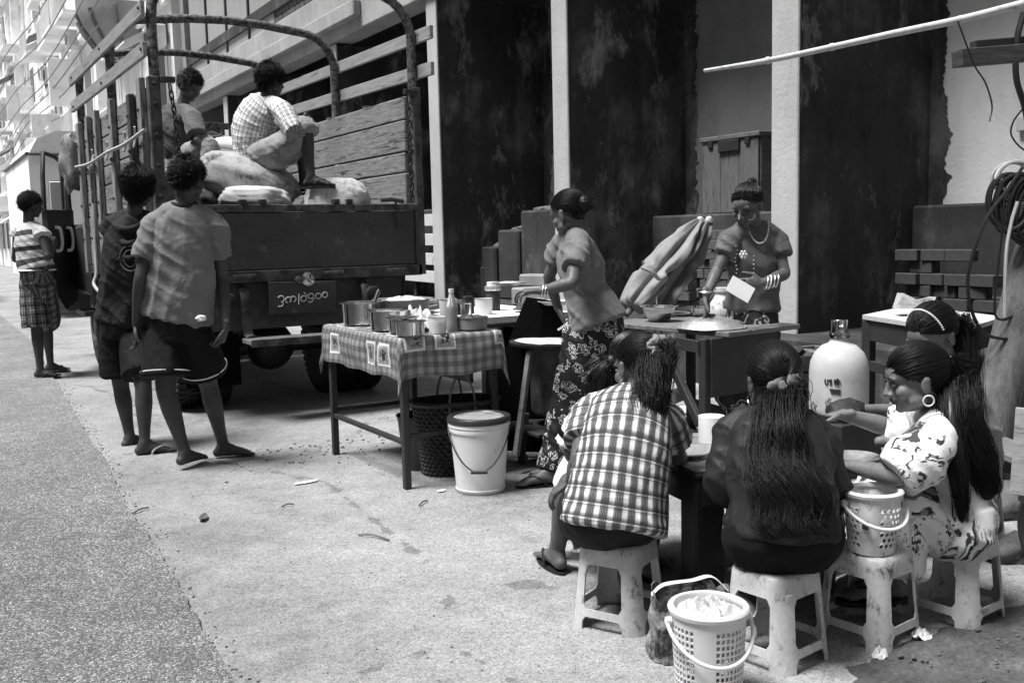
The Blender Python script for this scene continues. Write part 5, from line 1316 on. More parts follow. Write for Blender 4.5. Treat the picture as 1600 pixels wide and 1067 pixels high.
def plaid_shirt():
    m, T, b = base('plaid_shirt'); co = T.coord(attr='pat'); sep = T.new('ShaderNodeSeparateXYZ'); T.link(co, sep.inputs[0])
    P = .041
    a = stripes(T, sep.outputs[0], P, [(0, .85), (.2, .8), (.36, .18), (.42, .5), (.46, .12), (.53, .45), (.57, .1), (.64, .5), (.68, .14), (.76, .5), (.8, .3), (.9, .85)], 'LINEAR')
    c = stripes(T, sep.outputs[1], P*1.15, [(0, .95), (.3, .85), (.48, .5), (.6, .38), (.66, .4), (.67, 1.6), (.69, 1.6), (.7, .35), (.72, .35), (.73, 1.5), (.75, 1.5), (.76, .42), (.9, .85)], 'LINEAR')
    mu = T.new('ShaderNodeMix', data_type='RGBA', blend_type='MULTIPLY'); mu.inputs[0].default_value = 1; T.link(a, mu.inputs[6]); T.link(c, mu.inputs[7])
    col = T.ramp(mu.outputs[2], [(.0, .01), (.3, .09), (.58, .42), (.9, .85)])
    fin(T, b, col, .8, 0, wrinkle(T, co), .22, .03, .25); return m
def floral(name, bg_, dark, mid, scale=14, thr=.42, leaf=.5, rough=.7):
    """rose print: blotches of petals with dark rings, leaves around them"""
    m, T, b = base(name); co = T.coord(attr='pat')
    wob = T.new('ShaderNodeMix', data_type='VECTOR'); wob.inputs[0].default_value = .06
    nz = T.new('ShaderNodeTexNoise'); nz.inputs['Scale'].default_value = scale*1.6; T.link(co, nz.inputs['Vector']); T.link(co, wob.inputs[4]); T.link(nz.outputs['Color'], wob.inputs[5])
    vc = wob.outputs[1]
    d = T.voro(vc, scale); col_id = T.new('ShaderNodeSeparateColor'); T.link(T.voro(vc, scale, 'F1', 'Color'), col_id.inputs[0])
    sel = T.ramp(col_id.outputs[0], [(leaf-.02, 0), (leaf, 1)])
    ring = T.math('SINE', T.math('MULTIPLY', T.math('ADD', d, T.math('MULTIPLY', T.noise(co, scale*3, 3), .35)), 34))
    petal = T.ramp(ring, [(.25, dark), (.7, mid)])
    rose = T.math('MULTIPLY', T.ramp(T.math('ADD', d, T.math('MULTIPLY', T.noise(co, scale*2.4, 2), .25)), [(thr, 1), (thr+.03, 0)]), sel)
    lv = T.math('MULTIPLY', T.ramp(T.noise(co, scale*2.6, 2, .5, 1.2), [(.42, 1), (.46, 0)]), T.ramp(T.noise(co, scale*.55, 1), [(.42, 0), (.5, 1)]))
    c = T.mix(lv, bg_, dark*1.5); c = T.mix(rose, c, petal)
    fin(T, b, c, rough, 0, wrinkle(T, co), .22, .03, .3); return m
def dots(name, g, gd, scale, r):
    m, T, b = base(name); co = T.coord(attr='pat'); d = T.voro(co, scale, rnd=.35)
    fin(T, b, T.ramp(d, [(r, gd), (r+.02, g)]), .8, 0, wrinkle(T, co, .6), .22, .03, .2); return m
MT['tee_grey'] = fabric('tee_grey', .23, .18, .85, .2); MT['hoodie'] = fabric('hoodie', .035, .35); MT['shorts_black'] = fabric('shorts_black', .012, .3)
MT['plaid_shirt'] = plaid_shirt(); MT['longyi_dark'] = fabric('longyi_dark', .03, .2)
MT['check_shirt'] = plaid('check_shirt', .036, [(0, .75), (.34, .2), (.5, .62), (.72, .3), (.82, .75)], [(0, 1), (.32, .35), (.48, .9), (.7, .45), (.8, 1)])
MT['trousers_pale'] = fabric('trousers_pale', .3, .25, .8, .2); MT['blouse_dark'] = fabric('blouse_dark', .04, .25, .6); MT['skirt_dots'] = dots('skirt_dots', .006, .75, 26, .085)
MT['dress'] = floral('dress', .74, .03, .22, 11, .56, .52); MT['longyi_floral'] = floral('longyi_floral', .01, .015, .6, 19, .6, .22)
MT['blouse_mid'] = fabric('blouse_mid', .2, .2, .7); MT['blouse_grey'] = fabric('blouse_grey', .14, .25, .6); MT['white_shirt'] = fabric('white_shirt', .75, .06)
MT['tee_soft'] = fabric('tee_soft', .27, .15); MT['tee_mid'] = fabric('tee_mid', .15, .2)
MT['stripe_top'] = plaid('stripe_top', .26, [(0, 1)], [(0, .45), (.18, .06), (.36, .5), (.5, .3), (.62, .55), (.74, .04), (.9, .45)], pv=.26)
MT['plaid_shorts'] = plaid('plaid_shorts', .085, [(0, .16), (.2, .55), (.27, .16), (.6, .06), (.9, .3)], [(0, .5), (.2, 1.3), (.27, .5), (.6, .25), (.9, .8)])
MT['skirt_print'] = floral('skirt_print', .02, .03, .5, 9, .6, .3); MT['longyi_white'] = fabric('longyi_white', .5, .1); MT['sandal'] = M('sandal', .02, .6, .2, 20, .2, 60); MT['gold'] = M('gold', .6, .25, .1, 20, .05, 50, metal=1); MT['scrunchie'] = fabric('scrunchie', .2, .8, .6)

# ---- body-surface helpers
class PT:
    """elliptical tube along joints; keeps its frames so clothing can be unwrapped round it"""
    def __init__(s, pts, rw, rd=None, side=CR, sub=5, cap='round', sides=18):
        n0 = len(pts); s.P = catmull(pts, sub) if n0 > 2 else [V(pts[0]).lerp(V(pts[1]), i/sub) for i in range(sub+1)]
        n = len(s.P); xs = np.linspace(0, 1, n); xk = np.linspace(0, 1, n0)
        rd = rd or rw
        def ip(v): return list(np.interp(xs, xk if len(v) == n0 else np.linspace(0, 1, len(v)), v))
        s.rw, s.rd = ip(rw), ip(rd)
        sl = [V(side)]*2 if isinstance(side, Vector) else [V(x) for x in side]
        s.T, s.X, s.Y, s.L = [], [], [], [0]
        for i in range(n):
            t = (s.P[min(i+1, n-1)]-s.P[max(i-1, 0)]).normalized(); f = i/(n-1)*(len(sl)-1); k = min(int(f), len(sl)-2)
            x = sl[k].lerp(sl[k+1], f-k); x = x-t*x.dot(t)
            if x.length < .05: x = (s.X[-1] if s.X else UP.cross(t)); x = x-t*x.dot(t)
            x.normalize(); s.T.append(t); s.X.append(x); s.Y.append(t.cross(x))
            if i: s.L.append(s.L[-1]+(s.P[i]-s.P[i-1]).length)
        rings = [(s.P[i], s.X[i], s.Y[i], s.rw[i], s.rd[i], s.T[i]) for i in range(n)]
        if cap == 'round':
            p, x, y, a, b, t = rings[0]; q = min(a, b); pre = [(p-t*q*u, x, y, a*c, b*c, t) for u, c in ((.93, .36), (.71, .71), (.38, .92))]
            p, x, y, a, b, t = rings[-1]; q = min(a, b); post = [(p+t*q*u, x, y, a*c, b*c, t) for u, c in ((.38, .92), (.71, .71), (.93, .36))]
            rings = pre+rings+post
        vs, fs = [], []
        for p, x, y, a, b, t in rings:
            for k in range(sides): an = 2*math.pi*k/sides; vs.append(p+x*(a*math.cos(an))+y*(b*math.sin(an)))
        m = len(rings)
        for i in range(m-1):
            for k in range(sides): k2 = (k+1) % sides; fs.append([i*sides+k, i*sides+k2, (i+1)*sides+k2, (i+1)*sides+k])
        fs.append(list(range(sides))[::-1]); fs.append([(m-1)*sides+k for k in range(sides)])
        s.geo = (vs, fs)
def ell(c, r, axes=None, seg=16):
    bm = bmesh.new(); bmesh.ops.create_uvsphere(bm, u_segments=seg, v_segments=seg//2+2, radius=1); R = axes or Matrix.Identity(3)
    vs = [R @ V((v.co.x*r[0], v.co.y*r[1], v.co.z*r[2]))+V(c) for v in bm.verts]; bm.verts.index_update(); fs = [[v.index for v in f.verts] for f in bm.faces]; bm.free(); return vs, fs
WORK = bpy.data.scenes.new('work')
def fuse(geos, voxel, smooth=2, dec=.5, name='m'):
    """one continuous surface out of overlapping closed shapes"""
    vs, fs = join_geo(geos); me = bpy.data.meshes.new(name); me.from_pydata([tuple(v) for v in vs], [], fs)
    o = bpy.data.objects.new(name, me); WORK.collection.objects.link(o)
    m = o.modifiers.new('r', 'REMESH'); m.mode = 'VOXEL'; m.voxel_size = voxel
    if smooth: m = o.modifiers.new('s', 'SMOOTH'); m.factor = .5; m.iterations = smooth
    if dec < 1: m = o.modifiers.new('d', 'DECIMATE'); m.ratio = dec
    vl = WORK.view_layers[0]; vl.update(); out = bpy.data.meshes.new_from_object(o.evaluated_get(vl.depsgraph))
    bpy.data.objects.remove(o); bpy.data.meshes.remove(me); out.name = name; return out
def unwrap(me, tubes, seam=0):
    n = len(me.vertices); co = np.empty(n*3, np.float32); me.vertices.foreach_get('co', co); co = co.reshape(-1, 3)
    best = np.full(n, 1e9); out = np.zeros((n, 3), np.float32)
    for q, t in enumerate(tubes):
        P = np.array([tuple(p) for p in t.P]); A, B = P[:-1], P[1:]; AB = B-A; L2 = (AB**2).sum(1)+1e-12
        X = np.array([tuple(p) for p in t.X]); Y = np.array([tuple(p) for p in t.Y]); rw = np.array(t.rw); rd = np.array(t.rd); L = np.array(t.L)
        f = np.clip(((co[:, None, :]-A[None])*AB[None]).sum(2)/L2[None], 0, 1)
        D = np.linalg.norm(co[:, None, :]-(A[None]+f[..., None]*AB[None]), axis=2); k = D.argmin(1); r = np.arange(n); d = D[r, k]; ff = f[r, k]
        pos = A[k]+ff[:, None]*AB[k]; rel = co-pos
        a = np.arctan2((rel*Y[k]).sum(1)*rw[k]/np.maximum(rd[k], 1e-3), (rel*X[k]).sum(1))+seam
        a = (a+np.pi) % (2*np.pi)-np.pi
        rad = rw.max()*.93; sc = d/np.maximum((rw[k]+rd[k])/2, 1e-3)
        u = a*rad; v = L[k]+ff*(L[np.minimum(k+1, len(L)-1)]-L[k]); mk = sc < best
        best[mk] = sc[mk]; out[mk] = np.stack([u, v, np.full(n, q*3.1)], 1)[mk].astype(np.float32)
    return out
def garment(name, tubes, extra, mat, parent, voxel=.0078, folds=(.004, 14, 3), B=.003, seed=0, seam=0, smooth=2, dec=.7, drape=None):
    me = fuse([t.geo for t in tubes]+extra, voxel, smooth, dec, name); pat = unwrap(me, tubes, seam); A, fu, fv = folds
    nrm = [v.normal.copy() for v in me.vertices]
    for i, v in enumerate(me.vertices):
        u, w, q = pat[i]; p = v.co
        r1 = 1-abs(noise.noise((u*fu*1.0+seed, w*fv+2.1*q, seed)))*2.2; r2 = noise.noise((p.x*7+seed, p.y*7, p.z*9))
        r3 = max(0, 1-abs(noise.noise((p.x*8+p.z*7, p.y*8-p.z*8, seed+4)))*3)**1.5
        v.co = p+nrm[i]*(A*(.3+1.2*min(w/.45, 1.0))*r1+B*r2+B*1.5*r3-B*.4)
    setattr_pat(me, pat); o = from_me(name, me, mat, parent, True); return o
def hand_geo(w, d, nrm, thumb, curl=.35, s=1.0, spread=.1):
    """palm, four unequal jointed fingers and a thumb leaving the side of the palm"""
    w, d = V(w), V(d).normalized(); nrm = V(nrm); nrm = (nrm-d*nrm.dot(d)).normalized(); sd = d.cross(nrm)*thumb   # sd points to the thumb side
    R = Matrix((sd, d, nrm)).transposed(); g = [PT([w-d*.03*s, w+d*.01*s, w+d*.045*s, w+d*.078*s], [.021*s, .027*s, .039*s, .038*s], [.018*s, .016*s, .0145*s, .012*s], sd, 4).geo]
    for k, (x, L) in enumerate(((.031, .072), (.0105, .08), (-.0105, .074), (-.030, .059))):
        b = w+d*(.076 if k != 3 else .07)*s+sd*x*s; dd = (d+sd*(x*spread*16)).normalized(); pts = [b-dd*.012*s]; a = curl*(.55+.12*k)
        for q in (.46, .30, .24):
            dd = (Matrix.Rotation(-a, 3, R @ V((1, 0, 0))) @ dd).normalized(); pts.append(pts[-1]+dd*(L*q+(.012 if q == .46 else 0))*s); a = curl*1.15
        g.append(PT(pts, [.0078*s, .0076*s, .0068*s, .0056*s], None, sd, 4, 'round', 10).geo)
    b = w+d*.022*s+sd*.024*s; t1 = (d*.62+sd*.75-nrm*.22).normalized(); t2 = (d*.9+sd*.3-nrm*.3).normalized()
    g.append(PT([b, b+t1*.034*s, b+t1*.034*s+t2*.028*s, b+t1*.036*s+t2*.05*s], [.0125*s, .0105*s, .0092*s, .0072*s], None, sd, 4, 'round', 10).geo)
    return g
def foot_geo(ank, toe, s=1.0, side=1):
    a = V(ank); t = V(toe); t.z = 0; t.normalize(); x = t.cross(UP); z0 = a.z-.062*s; g0 = V((a.x, a.y, z0)); g = []
    g.append(PT([a+UP*.02*s, g0-t*.02*s+UP*.04*s, g0-t*.03*s+UP*.028*s], [.032*s, .03*s, .027*s], None, x, 3).geo)
    g.append(PT([g0-t*.035*s+UP*.028*s, g0+t*.03*s+UP*.036*s, g0+t*.09*s+UP*.026*s, g0+t*.135*s+UP*.016*s], [.027*s, .032*s, .041*s, .04*s], [.027*s, .034*s, .024*s, .014*s], x, 4).geo)
    g.append(PT([a-t*.0, g0+t*.05*s+UP*.045*s], [.03*s, .024*s], None, x, 3).geo)
    for k in range(5):
        b = g0+t*(.135-.006*abs(k-1))*s+x*((-.032+.016*k)*side)*s+UP*.012*s; L = (.042, .036, .032, .027, .022)[k]*s; g.append(PT([b, b+t*L*.6, b+t*L-UP*.003], [.0115*s if k == 0 else .0085*s]*2+[.007*s], None, x, 2, 'round', 8).geo)
    return g, g0, t, x
class Head:
    def __init__(s, c, f, u=UP, k=1.0):
        s.c = V(c); s.f = V(f).normalized(); u = V(u); s.u = (u-s.f*u.dot(s.f)).normalized(); s.r = s.f.cross(s.u); s.k = k; s.R = Matrix((s.r, s.f, s.u)).transposed()
    def __call__(s, x, y, z): return s.c+(s.r*x+s.f*y+s.u*z)*s.k
    def loc(s, p): d = V(p)-s.c; return V((d.dot(s.r), d.dot(s.f), d.dot(s.u)))/s.k
    def geo(s):
        E = lambda x, y, z, a, b, c: ell(s(x, y, z), (a*s.k, b*s.k, c*s.k), s.R, 20)
        g = [E(0, -.012, .03, .074, .092, .084), E(0, .022, -.03, .06, .066, .075), E(0, .034, -.066, .043, .05, .04), E(0, .068, -.088, .021, .017, .016), E(0, .05, .03, .058, .045, .05)]
        for q in (-1, 1):
            g += [E(q*.037, .058, -.026, .024, .026, .024), E(q*.028, .082, .021, .026, .011, .008), E(q*.077, -.006, -.012, .008, .018, .031), E(q*.080, -.012, .004, .008, .014, .016), E(q*.012, .096, -.034, .0085, .009, .0075), E(q*.046, .02, -.06, .02, .035, .025)]
        g.append(PT([s(0, .088, .012), s(0, .098, -.012), s(0, .107, -.03)], [.007*s.k, .008*s.k, .0105*s.k], None, s.r, 3, 'round', 10).geo)
        g += [E(0, .088, -.052, .022, .011, .0065), E(0, .085, -.063, .019, .011, .0072), E(0, .082, -.045, .02, .01, .01)]
        return g
HAIRLINE = ([-.12, -.085, -.05, -.015, .03, .06, .082, .1], [-.085, -.08, -.055, .012, .03, .048, .062, .07])
def scalp(h, d, k=1.0):
    d = d.normalized(); return h(d.x*.0775*k, d.y*.0965*k-.012, d.z*.0885*k+.031)
def in_hair(d, lift=0):
    y = d.y*.0965-.012; z = d.z*.0885+.031; return z > np.interp(y, *HAIRLINE)+lift
def cap_mesh(h, k=1.06, lift=0, seed=0, bump=.004):
    n, m = 64, 40; ok = {}; vs, fs = [], []
    for j in range(m+1):
        for i in range(n):
            ph = math.pi*j/m; t = 2*math.pi*i/n; d = V((math.sin(ph)*math.cos(t), math.sin(ph)*math.sin(t), math.cos(ph)))
            ok[(i, j)] = in_hair(d, lift+.006*noise.noise((t*5, ph*5, seed))); vs.append(scalp(h, d, k if ok[(i, j)] else .96)+(h.R @ d)*(bump*noise.noise(d*7+V((seed, 0, 0)))))
    for j in range(m):
        for i in range(n):
            i2 = (i+1) % n
            if ok[(i, j)] or ok[(i2, j)] or ok[(i, j+1)] or ok[(i2, j+1)]: fs.append([j*n+i, j*n+i2, (j+1)*n+i2, (j+1)*n+i])
    return vs, fs
def strands(Pts, r0, r1, flat=1.0):
    """Pts: (S, n, 3) array -> thin tapered 3-sided strands as numpy (verts, quads)"""
    Pn = np.asarray(Pts, float); Sn, n, _ = Pn.shape; T = np.gradient(Pn, axis=1); T /= np.linalg.norm(T, axis=2, keepdims=True)+1e-9
    ref = np.zeros_like(T); ref[..., 2] = 1; ref[np.abs(T[..., 2]) > .9] = (1, 0, 0)
    X = np.cross(T, ref); X /= np.linalg.norm(X, axis=2, keepdims=True)+1e-9; Y = np.cross(T, X); q = np.linspace(0, 1, n)[None, :, None]; R = r0+(r1-r0)*q**2
    ring = np.stack([Pn+X*R, Pn-X*R*.5+Y*R*.87, Pn-X*R*.5-Y*R*.87], 2); vs = ring.reshape(-1, 3)
    b = (np.arange(Sn)[:, None]*n+np.arange(n-1)[None]).reshape(-1)*3; fs = []
    for k in range(3): k2 = (k+1) % 3; fs.append(np.stack([b+k, b+k2, b+3+k2, b+3+k], 1))
    return vs, np.concatenate(fs)
def quads_obj(name, geos, mat, parent):
    VS, FS, k = [], [], 0
    for a, b in geos:
        a = np.array([tuple(v) for v in a]) if not isinstance(a, np.ndarray) else a
        b = np.array([f for f in b if len(f) == 4]) if not isinstance(b, np.ndarray) else b
        VS.append(a); FS.append(b+k); k += len(a)
    VS, FS = np.concatenate(VS), np.concatenate(FS); me = bpy.data.meshes.new(name); n, F = len(VS), len(FS)
    me.vertices.add(n); me.vertices.foreach_set('co', VS.astype(np.float32).ravel()); me.loops.add(4*F); me.loops.foreach_set('vertex_index', FS.astype(np.int32).ravel())
    me.polygons.add(F); me.polygons.foreach_set('loop_start', np.arange(0, 4*F, 4, dtype=np.int32)); me.update(calc_edges=True)
    return from_me(name, me, mat, parent, True)
def rdir(r):
    while 1:
        d = V((r.uniform(-1, 1), r.uniform(-1, 1), r.uniform(-1, 1)))
        if .1 < d.length < 1: return d.normalized()
def short_hair(h, parent, seed=1, n=2600, L=.042, curl=.5, lift=0, k=1.05, fall=.5):
    r = random.Random(seed); out = []; g = [cap_mesh(h, k, lift, seed, .002)]
    while len(out) < n:
        d = rdir(r)
        if not in_hair(d, lift): continue
        p = scalp(h, d, k-.02); nn = (h.R @ d); dn = (-h.u*fall+h.R @ V((d.x*.3, d.y*.4, 0))); dn = dn-nn*dn.dot(nn); rn = V((r.gauss(0, 1), r.gauss(0, 1), r.gauss(0, 1)))*curl; rn = rn-nn*rn.dot(nn)*.5
        v = (dn*.9+rn+nn*.55).normalized(); l = L*r.uniform(.6, 1.25)*h.k; q = [p]
        for s_ in range(4): q.append(q[-1]+v*l/4); v = (v-nn*.28-h.u*.12*fall+rn*.12).normalized()
        out.append([tuple(x) for x in q])
    g.append(strands(out, .0015, .0005)); return quads_obj('hair', g, 'hair', parent)
def pulled_hair(h, tie, parent, seed=1, n=1100, k=1.06, tails=(), extra=(), lift=0):
    """hair drawn over the skull to the tie direction, plus tails [(path, widths, depths, n, wave, freq)]"""
    r = random.Random(seed); out = []; td = V(tie).normalized(); g = [cap_mesh(h, k-.015, lift, seed, .0015)]
    while len(out) < n:
        d = rdir(r)
        if not in_hair(d, lift): continue
        q = []; kk = k+r.uniform(-.012, .018); ax = d.rotation_difference(td)
        for i in range(9):
            f = i/8; dd = d.lerp(td, f*.98).normalized() if d.dot(td) > -.95 else d; q.append(tuple(scalp(h, dd, kk+.02*math.sin(f*math.pi))))
        out.append(q)
    g.append(strands(out, .0015, .0013))
    for path, wd, dp, m, wave, fq in tails:
        P = catmull(path, 6); N = len(P); W = np.interp(np.linspace(0, 1, N), np.linspace(0, 1, len(wd)), wd); D = np.interp(np.linspace(0, 1, N), np.linspace(0, 1, len(dp)), dp); lst = []
        t_ = PT(path, [w_*.86 for w_ in wd[:-1]]+[wd[-1]*.6], [w_*.86 for w_ in dp[:-1]]+[dp[-1]*.6], CR, 6); g.append(t_.geo)
        cl = [(r.uniform(0, 6.283), math.sqrt(r.uniform(.15, 1)), r.gauss(0, .8), r.uniform(.86, 1.04), wave*r.uniform(.6, 1.5)) for _ in range(max(40, m//7))]
        for s_ in range(m):
            a, rr, ph, L, wv = cl[s_ % len(cl)]; ga, gb = r.gauss(0, .26), r.gauss(0, .26); ph += r.gauss(0, .25); L *= r.uniform(.93, 1.03); fz = r.random() < .06; q = []
            for i in range(N):
                f = min(i/(N-1)*L, 1.0)*(N-1); i0 = min(int(f), N-2); p = P[i0].lerp(P[i0+1], f-i0); t = (P[min(i0+1, N-1)]-P[max(i0-1, 0)]).normalized(); x = (CR-t*CR.dot(t)).normalized(); y = t.cross(x)
                g_ = f/(N-1); tight = 1.15-.55*g_; w1 = min(1, f/3)
                sx = wv*math.sin(fq*g_*6.28+ph)*w1; sy = wv*.8*math.cos(fq*g_*6.28+ph)*w1
                q.append(tuple(p+x*(W[i0]*(rr*math.cos(a)+ga*tight*(1.5 if fz else 1))+sx)+y*(D[i0]*(rr*math.sin(a)+gb*tight*(1.5 if fz else 1))+sy)+x*(.009*noise.noise((f*.3, s_*.7, 1)) if fz else .004*noise.noise((f*.5, s_*.7, 1)))*w1))
            lst.append(q)
        g.append(strands(lst, .0012, .0005))
    return quads_obj('hair', g+list(extra), 'hair', parent)
def face_bits(h, parent, closed=False):
    for q in (-1, 1):
        e = mobj('eye', *ell(h(q*.030, .0845, .002), (.0135*h.k, .008*h.k, (.0035 if closed else .0065)*h.k), h.R, 12), 'eye_dark' if closed else 'eye_white', parent, True)
        if not closed: mobj('iris', *ell(h(q*.030, .0900, .002), (.0058*h.k, .0035*h.k, .0058*h.k), h.R, 10), 'eye_dark', e, True)
        mobj('lash', *tube_geo([h(q*.015, .0915, .006), h(q*.03, .0945, .0095), h(q*.046, .085, .005)], .0017*h.k, 5, 3), 'eye_dark', parent)
        mobj('eyebrow', *tube_geo([h(q*.012, .0965, .021), h(q*.03, .0955, .0265), h(q*.05, .083, .022)], [.0022*h.k, .003*h.k, .0014*h.k], 5, 3), 'eye_dark', parent)
def person(label, base_pt, J, head, skin='skin', s=1.0, hands=None, feet=None, fem=False, grp=None, bow=V((0, 0, 0)), legs=True, nail=False, voxel=.0048, legk=1.0):
    """J: joints hip neck shA shB elA wrA elB wrB (+ hipA hipB knA anA knB anB); body is one fused skin"""
    root = thing('person', base_pt, label, 'person', grp); g = []
    hip, neck = V(J['hip']), V(J['neck']); shA, shB = V(J['shA']), V(J['shB']); sS = (shB-shA).normalized(); sH = (V(J['hipB'])-V(J['hipA'])).normalized() if 'hipA' in J else sS
    ax = (neck-hip).normalized(); sp = [hip-ax*.06, hip+ax*.02, hip.lerp(neck, .3)+bow, hip.lerp(neck, .6)+bow*1.2, hip.lerp(neck, .86)+bow*.5, neck]
    W = [.085 if fem else .1, .135 if fem else .15, .112 if fem else .128, .13 if fem else .145, .115, .045]; D = [.06 if fem else .08, .088 if fem else .105, .08, .095, .07, .045]
    g.append(PT(sp, [x*s for x in W], [x*s for x in D], [sH, sH, sS, sS], 5).geo)
    for q, sh, el, wr in ((-1, 'shA', 'elA', 'wrA'), (1, 'shB', 'elB', 'wrB')):
        sh = V(J[sh]); g.append(PT([neck.lerp(hip, .06), neck.lerp(sh, .55), sh], [.05*s, .048*s, .046*s], None, ax, 3).geo)
        if el in J:
            el, wr = V(J[el]), V(J[wr]); sd = (el-sh).cross(wr-el); sd = sd.normalized() if sd.length > 1e-3 else UP
            g.append(PT([sh, sh.lerp(el, .35), sh.lerp(el, .8), el, el.lerp(wr, .28), el.lerp(wr, .7), wr], [.046*s, .042*s, .036*s, .034*s, .036*s, .028*s, .022*s], None, sd, 3).geo)
    g.append(PT([neck-ax*.03, neck.lerp(head(0, -.02, -.06), .5), head(0, -.012, -.03)], [.056*s, .047*s, .05*s], None, sS, 4).geo); g += head.geo()
    for hs in (hands or []): g += hand_geo(*hs)
    if legs and 'knA' in J:
        for a, b, c in (('hipA', 'knA', 'anA'), ('hipB', 'knB', 'anB')):
            a, b, c = V(J[a]), V(J[b]), V(J[c]); g.append(PT([a, a.lerp(b, .4), a.lerp(b, .85), b, b.lerp(c, .28), b.lerp(c, .7), c], [.083*s*legk, .076*s*legk, .056*s*legk, .051*s*legk, .053*s, .037*s, .031*s], None, sH, 3).geo)
    soles = []
    for f in (feet or []): fg, g0, t, x = foot_geo(f[0], f[1], f[2] if len(f) > 2 else 1.0, f[3] if len(f) > 3 else 1); g += fg; soles.append((g0, t, x, f[2] if len(f) > 2 else 1.0))
    me = fuse(g, voxel, 2, .3, 'body'); b = from_me('body', me, skin, root, True); me.materials.append(MT['lip'])
    for p in me.polygons:
        l = head.loc(p.center)
        if abs(l.x) < .021 and l.y > .078 and -.071 < l.z < -.048 and abs(l.x) < .024-.5*abs(l.z+.059): p.material_index = 1
    root['_j'] = 0; del root['_j']
    return root, soles
def sandals(root, soles, strap='sandal'):
    for g0, t, x, s in soles:
        vs, fs = [], []; n = 22
        for z in (-.002, -.018):
            for i in range(n):
                a = 2*math.pi*i/n; L = .125*math.cos(a); w_ = (.043+.006*math.cos(a))*math.sin(a); p = g0+t*(.055+L)*s+x*w_*s+UP*z*1.0; vs.append(p)
        fs = [list(range(n)), list(range(n, 2*n))[::-1]]+[[i, (i+1) % n, n+(i+1) % n, n+i] for i in range(n)]
        o = mobj('sandal', vs, fs, 'sandal', root)
        mobj('strap', *join_geo([tube_geo([g0+t*.115*s+UP*.008, g0+t*.10*s+x*q*.02*s+UP*.046*s, g0+t*.045*s+x*q*.04*s+UP*.03*s, g0+t*.03*s+x*q*.042*s], .006, 6, 4) for q in (-1, 1)]), strap, o)
def shirt(root, J, mat, bow=V((0, 0, 0)), W=(.075, .17, .165, .155, .165), D=(.075, .095, .115, .11, .115), hem=None, sleeve=.6, sr=(.07, .078), s=1.0, seed=1, folds=(.005, 12, 3), B=.004, seam=0, name='shirt', neckup=.0, **k):
    hip, neck, shA, shB = V(J['hip']), V(J['neck']), V(J['shA']), V(J['shB']); sS = (shB-shA).normalized(); ax = (neck-hip).normalized(); hem = V(hem) if hem else hip
    sH = (V(J['hipB'])-V(J['hipA'])).normalized() if 'hipA' in J else sS
    sp = [neck+ax*neckup, hip.lerp(neck, .87)+bow*.5, hip.lerp(neck, .6)+bow*1.2, hip.lerp(neck, .3)+bow, hem]
    T = [PT(sp, [x*s for x in W], [x*s for x in D], [sS, sS, sH], 6, 'flat', 26)]
    ex = []
    for sh, el, wr in (('shA', 'elA', 'wrA'), ('shB', 'elB', 'wrB')):
        sh_ = V(J[sh]); ex.append(PT([neck-ax*.02, neck.lerp(sh_, .55), sh_], [.062*s, .06*s, sr[0]*.86*s], None, ax, 3).geo)
        if el in J and sleeve:
            e, w_ = V(J[el]), V(J[wr])
            if sleeve <= 1: pts = [sh_, sh_.lerp(e, sleeve*.5), sh_.lerp(e, sleeve)]
            else: pts = [sh_, sh_.lerp(e, .5), e, e.lerp(w_, (sleeve-1)*.5), e.lerp(w_, sleeve-1)]
            rr = list(np.linspace(sr[0], sr[1], len(pts))*s); sd = (e-sh_).cross(w_-e); T.append(PT(pts, rr, None, sd.normalized() if sd.length > 1e-3 else UP, 5, 'flat'))
    return garment(name, T, ex, mat, root, folds=folds, B=B, seed=seed, seam=seam, **k)
def skirt(root, pts, W, D, side, mat, seed=1, folds=(.006, 10, 2), B=.004, name='skirt', seam=0, extra=(), **k):
    return garment(name, [PT(pts, list(W), list(D), side, 7, 'flat', 30)], list(extra), mat, root, folds=folds, B=B, seed=seed, seam=seam, **k)
def shorts(root, J, mat, s=1.0, end=.85, r=(.10, .105, .108), seed=1, name='shorts', **k):
    hip = V(J['hip']); sH = (V(J['hipB'])-V(J['hipA'])).normalized(); ax = (V(J['neck'])-hip).normalized(); T = [PT([hip+ax*.09, hip+ax*.02, hip-ax*.09], [.145*s, .168*s, .15*s], [.105*s, .12*s, .11*s], sH, 5, 'flat', 26)]
    for a, b in (('hipA', 'knA'), ('hipB', 'knB')): a, b = V(J[a]), V(J[b]); T.append(PT([a, a.lerp(b, end*.5), a.lerp(b, end)], [x*s for x in r], None, sH, 5, 'flat', 24))
    return garment(name, T, [], mat, root, seed=seed, folds=(.006, 9, 2), B=.004, **k), T

# ---- 1 man in the grey T-shirt, barefoot, back to us
J = dict(hip=(1.241, 5.613, 0.806), neck=(1.292, 5.547, 1.430), shA=(1.136, 5.618, 1.348), shB=(1.444, 5.502, 1.348), elA=(1.055, 5.619, 1.049), wrA=(1.043, 5.743, 0.800), elB=(1.475, 5.553, 1.039), wrB=(1.454, 5.450, 0.778),
         hipA=(1.179, 5.673, 0.760), hipB=(1.307, 5.584, 0.764), knA=(1.150, 5.609, 0.435), anA=(1.227, 5.586, 0.086), knB=(1.408, 5.710, 0.433), anB=(1.479, 5.738, 0.067))
h = Head((1.322, 5.552, 1.584), CF*.9+CR*.35+UP*-.1, k=.98)
p1, so_ = person('man in a worn grey T-shirt and black shorts standing barefoot, back turned', (1.330, 5.582, 0.000), J, h, 'skin_dark', 1.0,
    [(J['wrA'], V((.0, .05, -1))+CR*.12, -CR, -1, .5), (J['wrB'], V((0, 0, -1))-CR*.3, CR, 1, .75)], [(J['anA'], CF*.9+CR*.4), (J['anB'], CR*.9+CF*.25, 1.0, -1)])
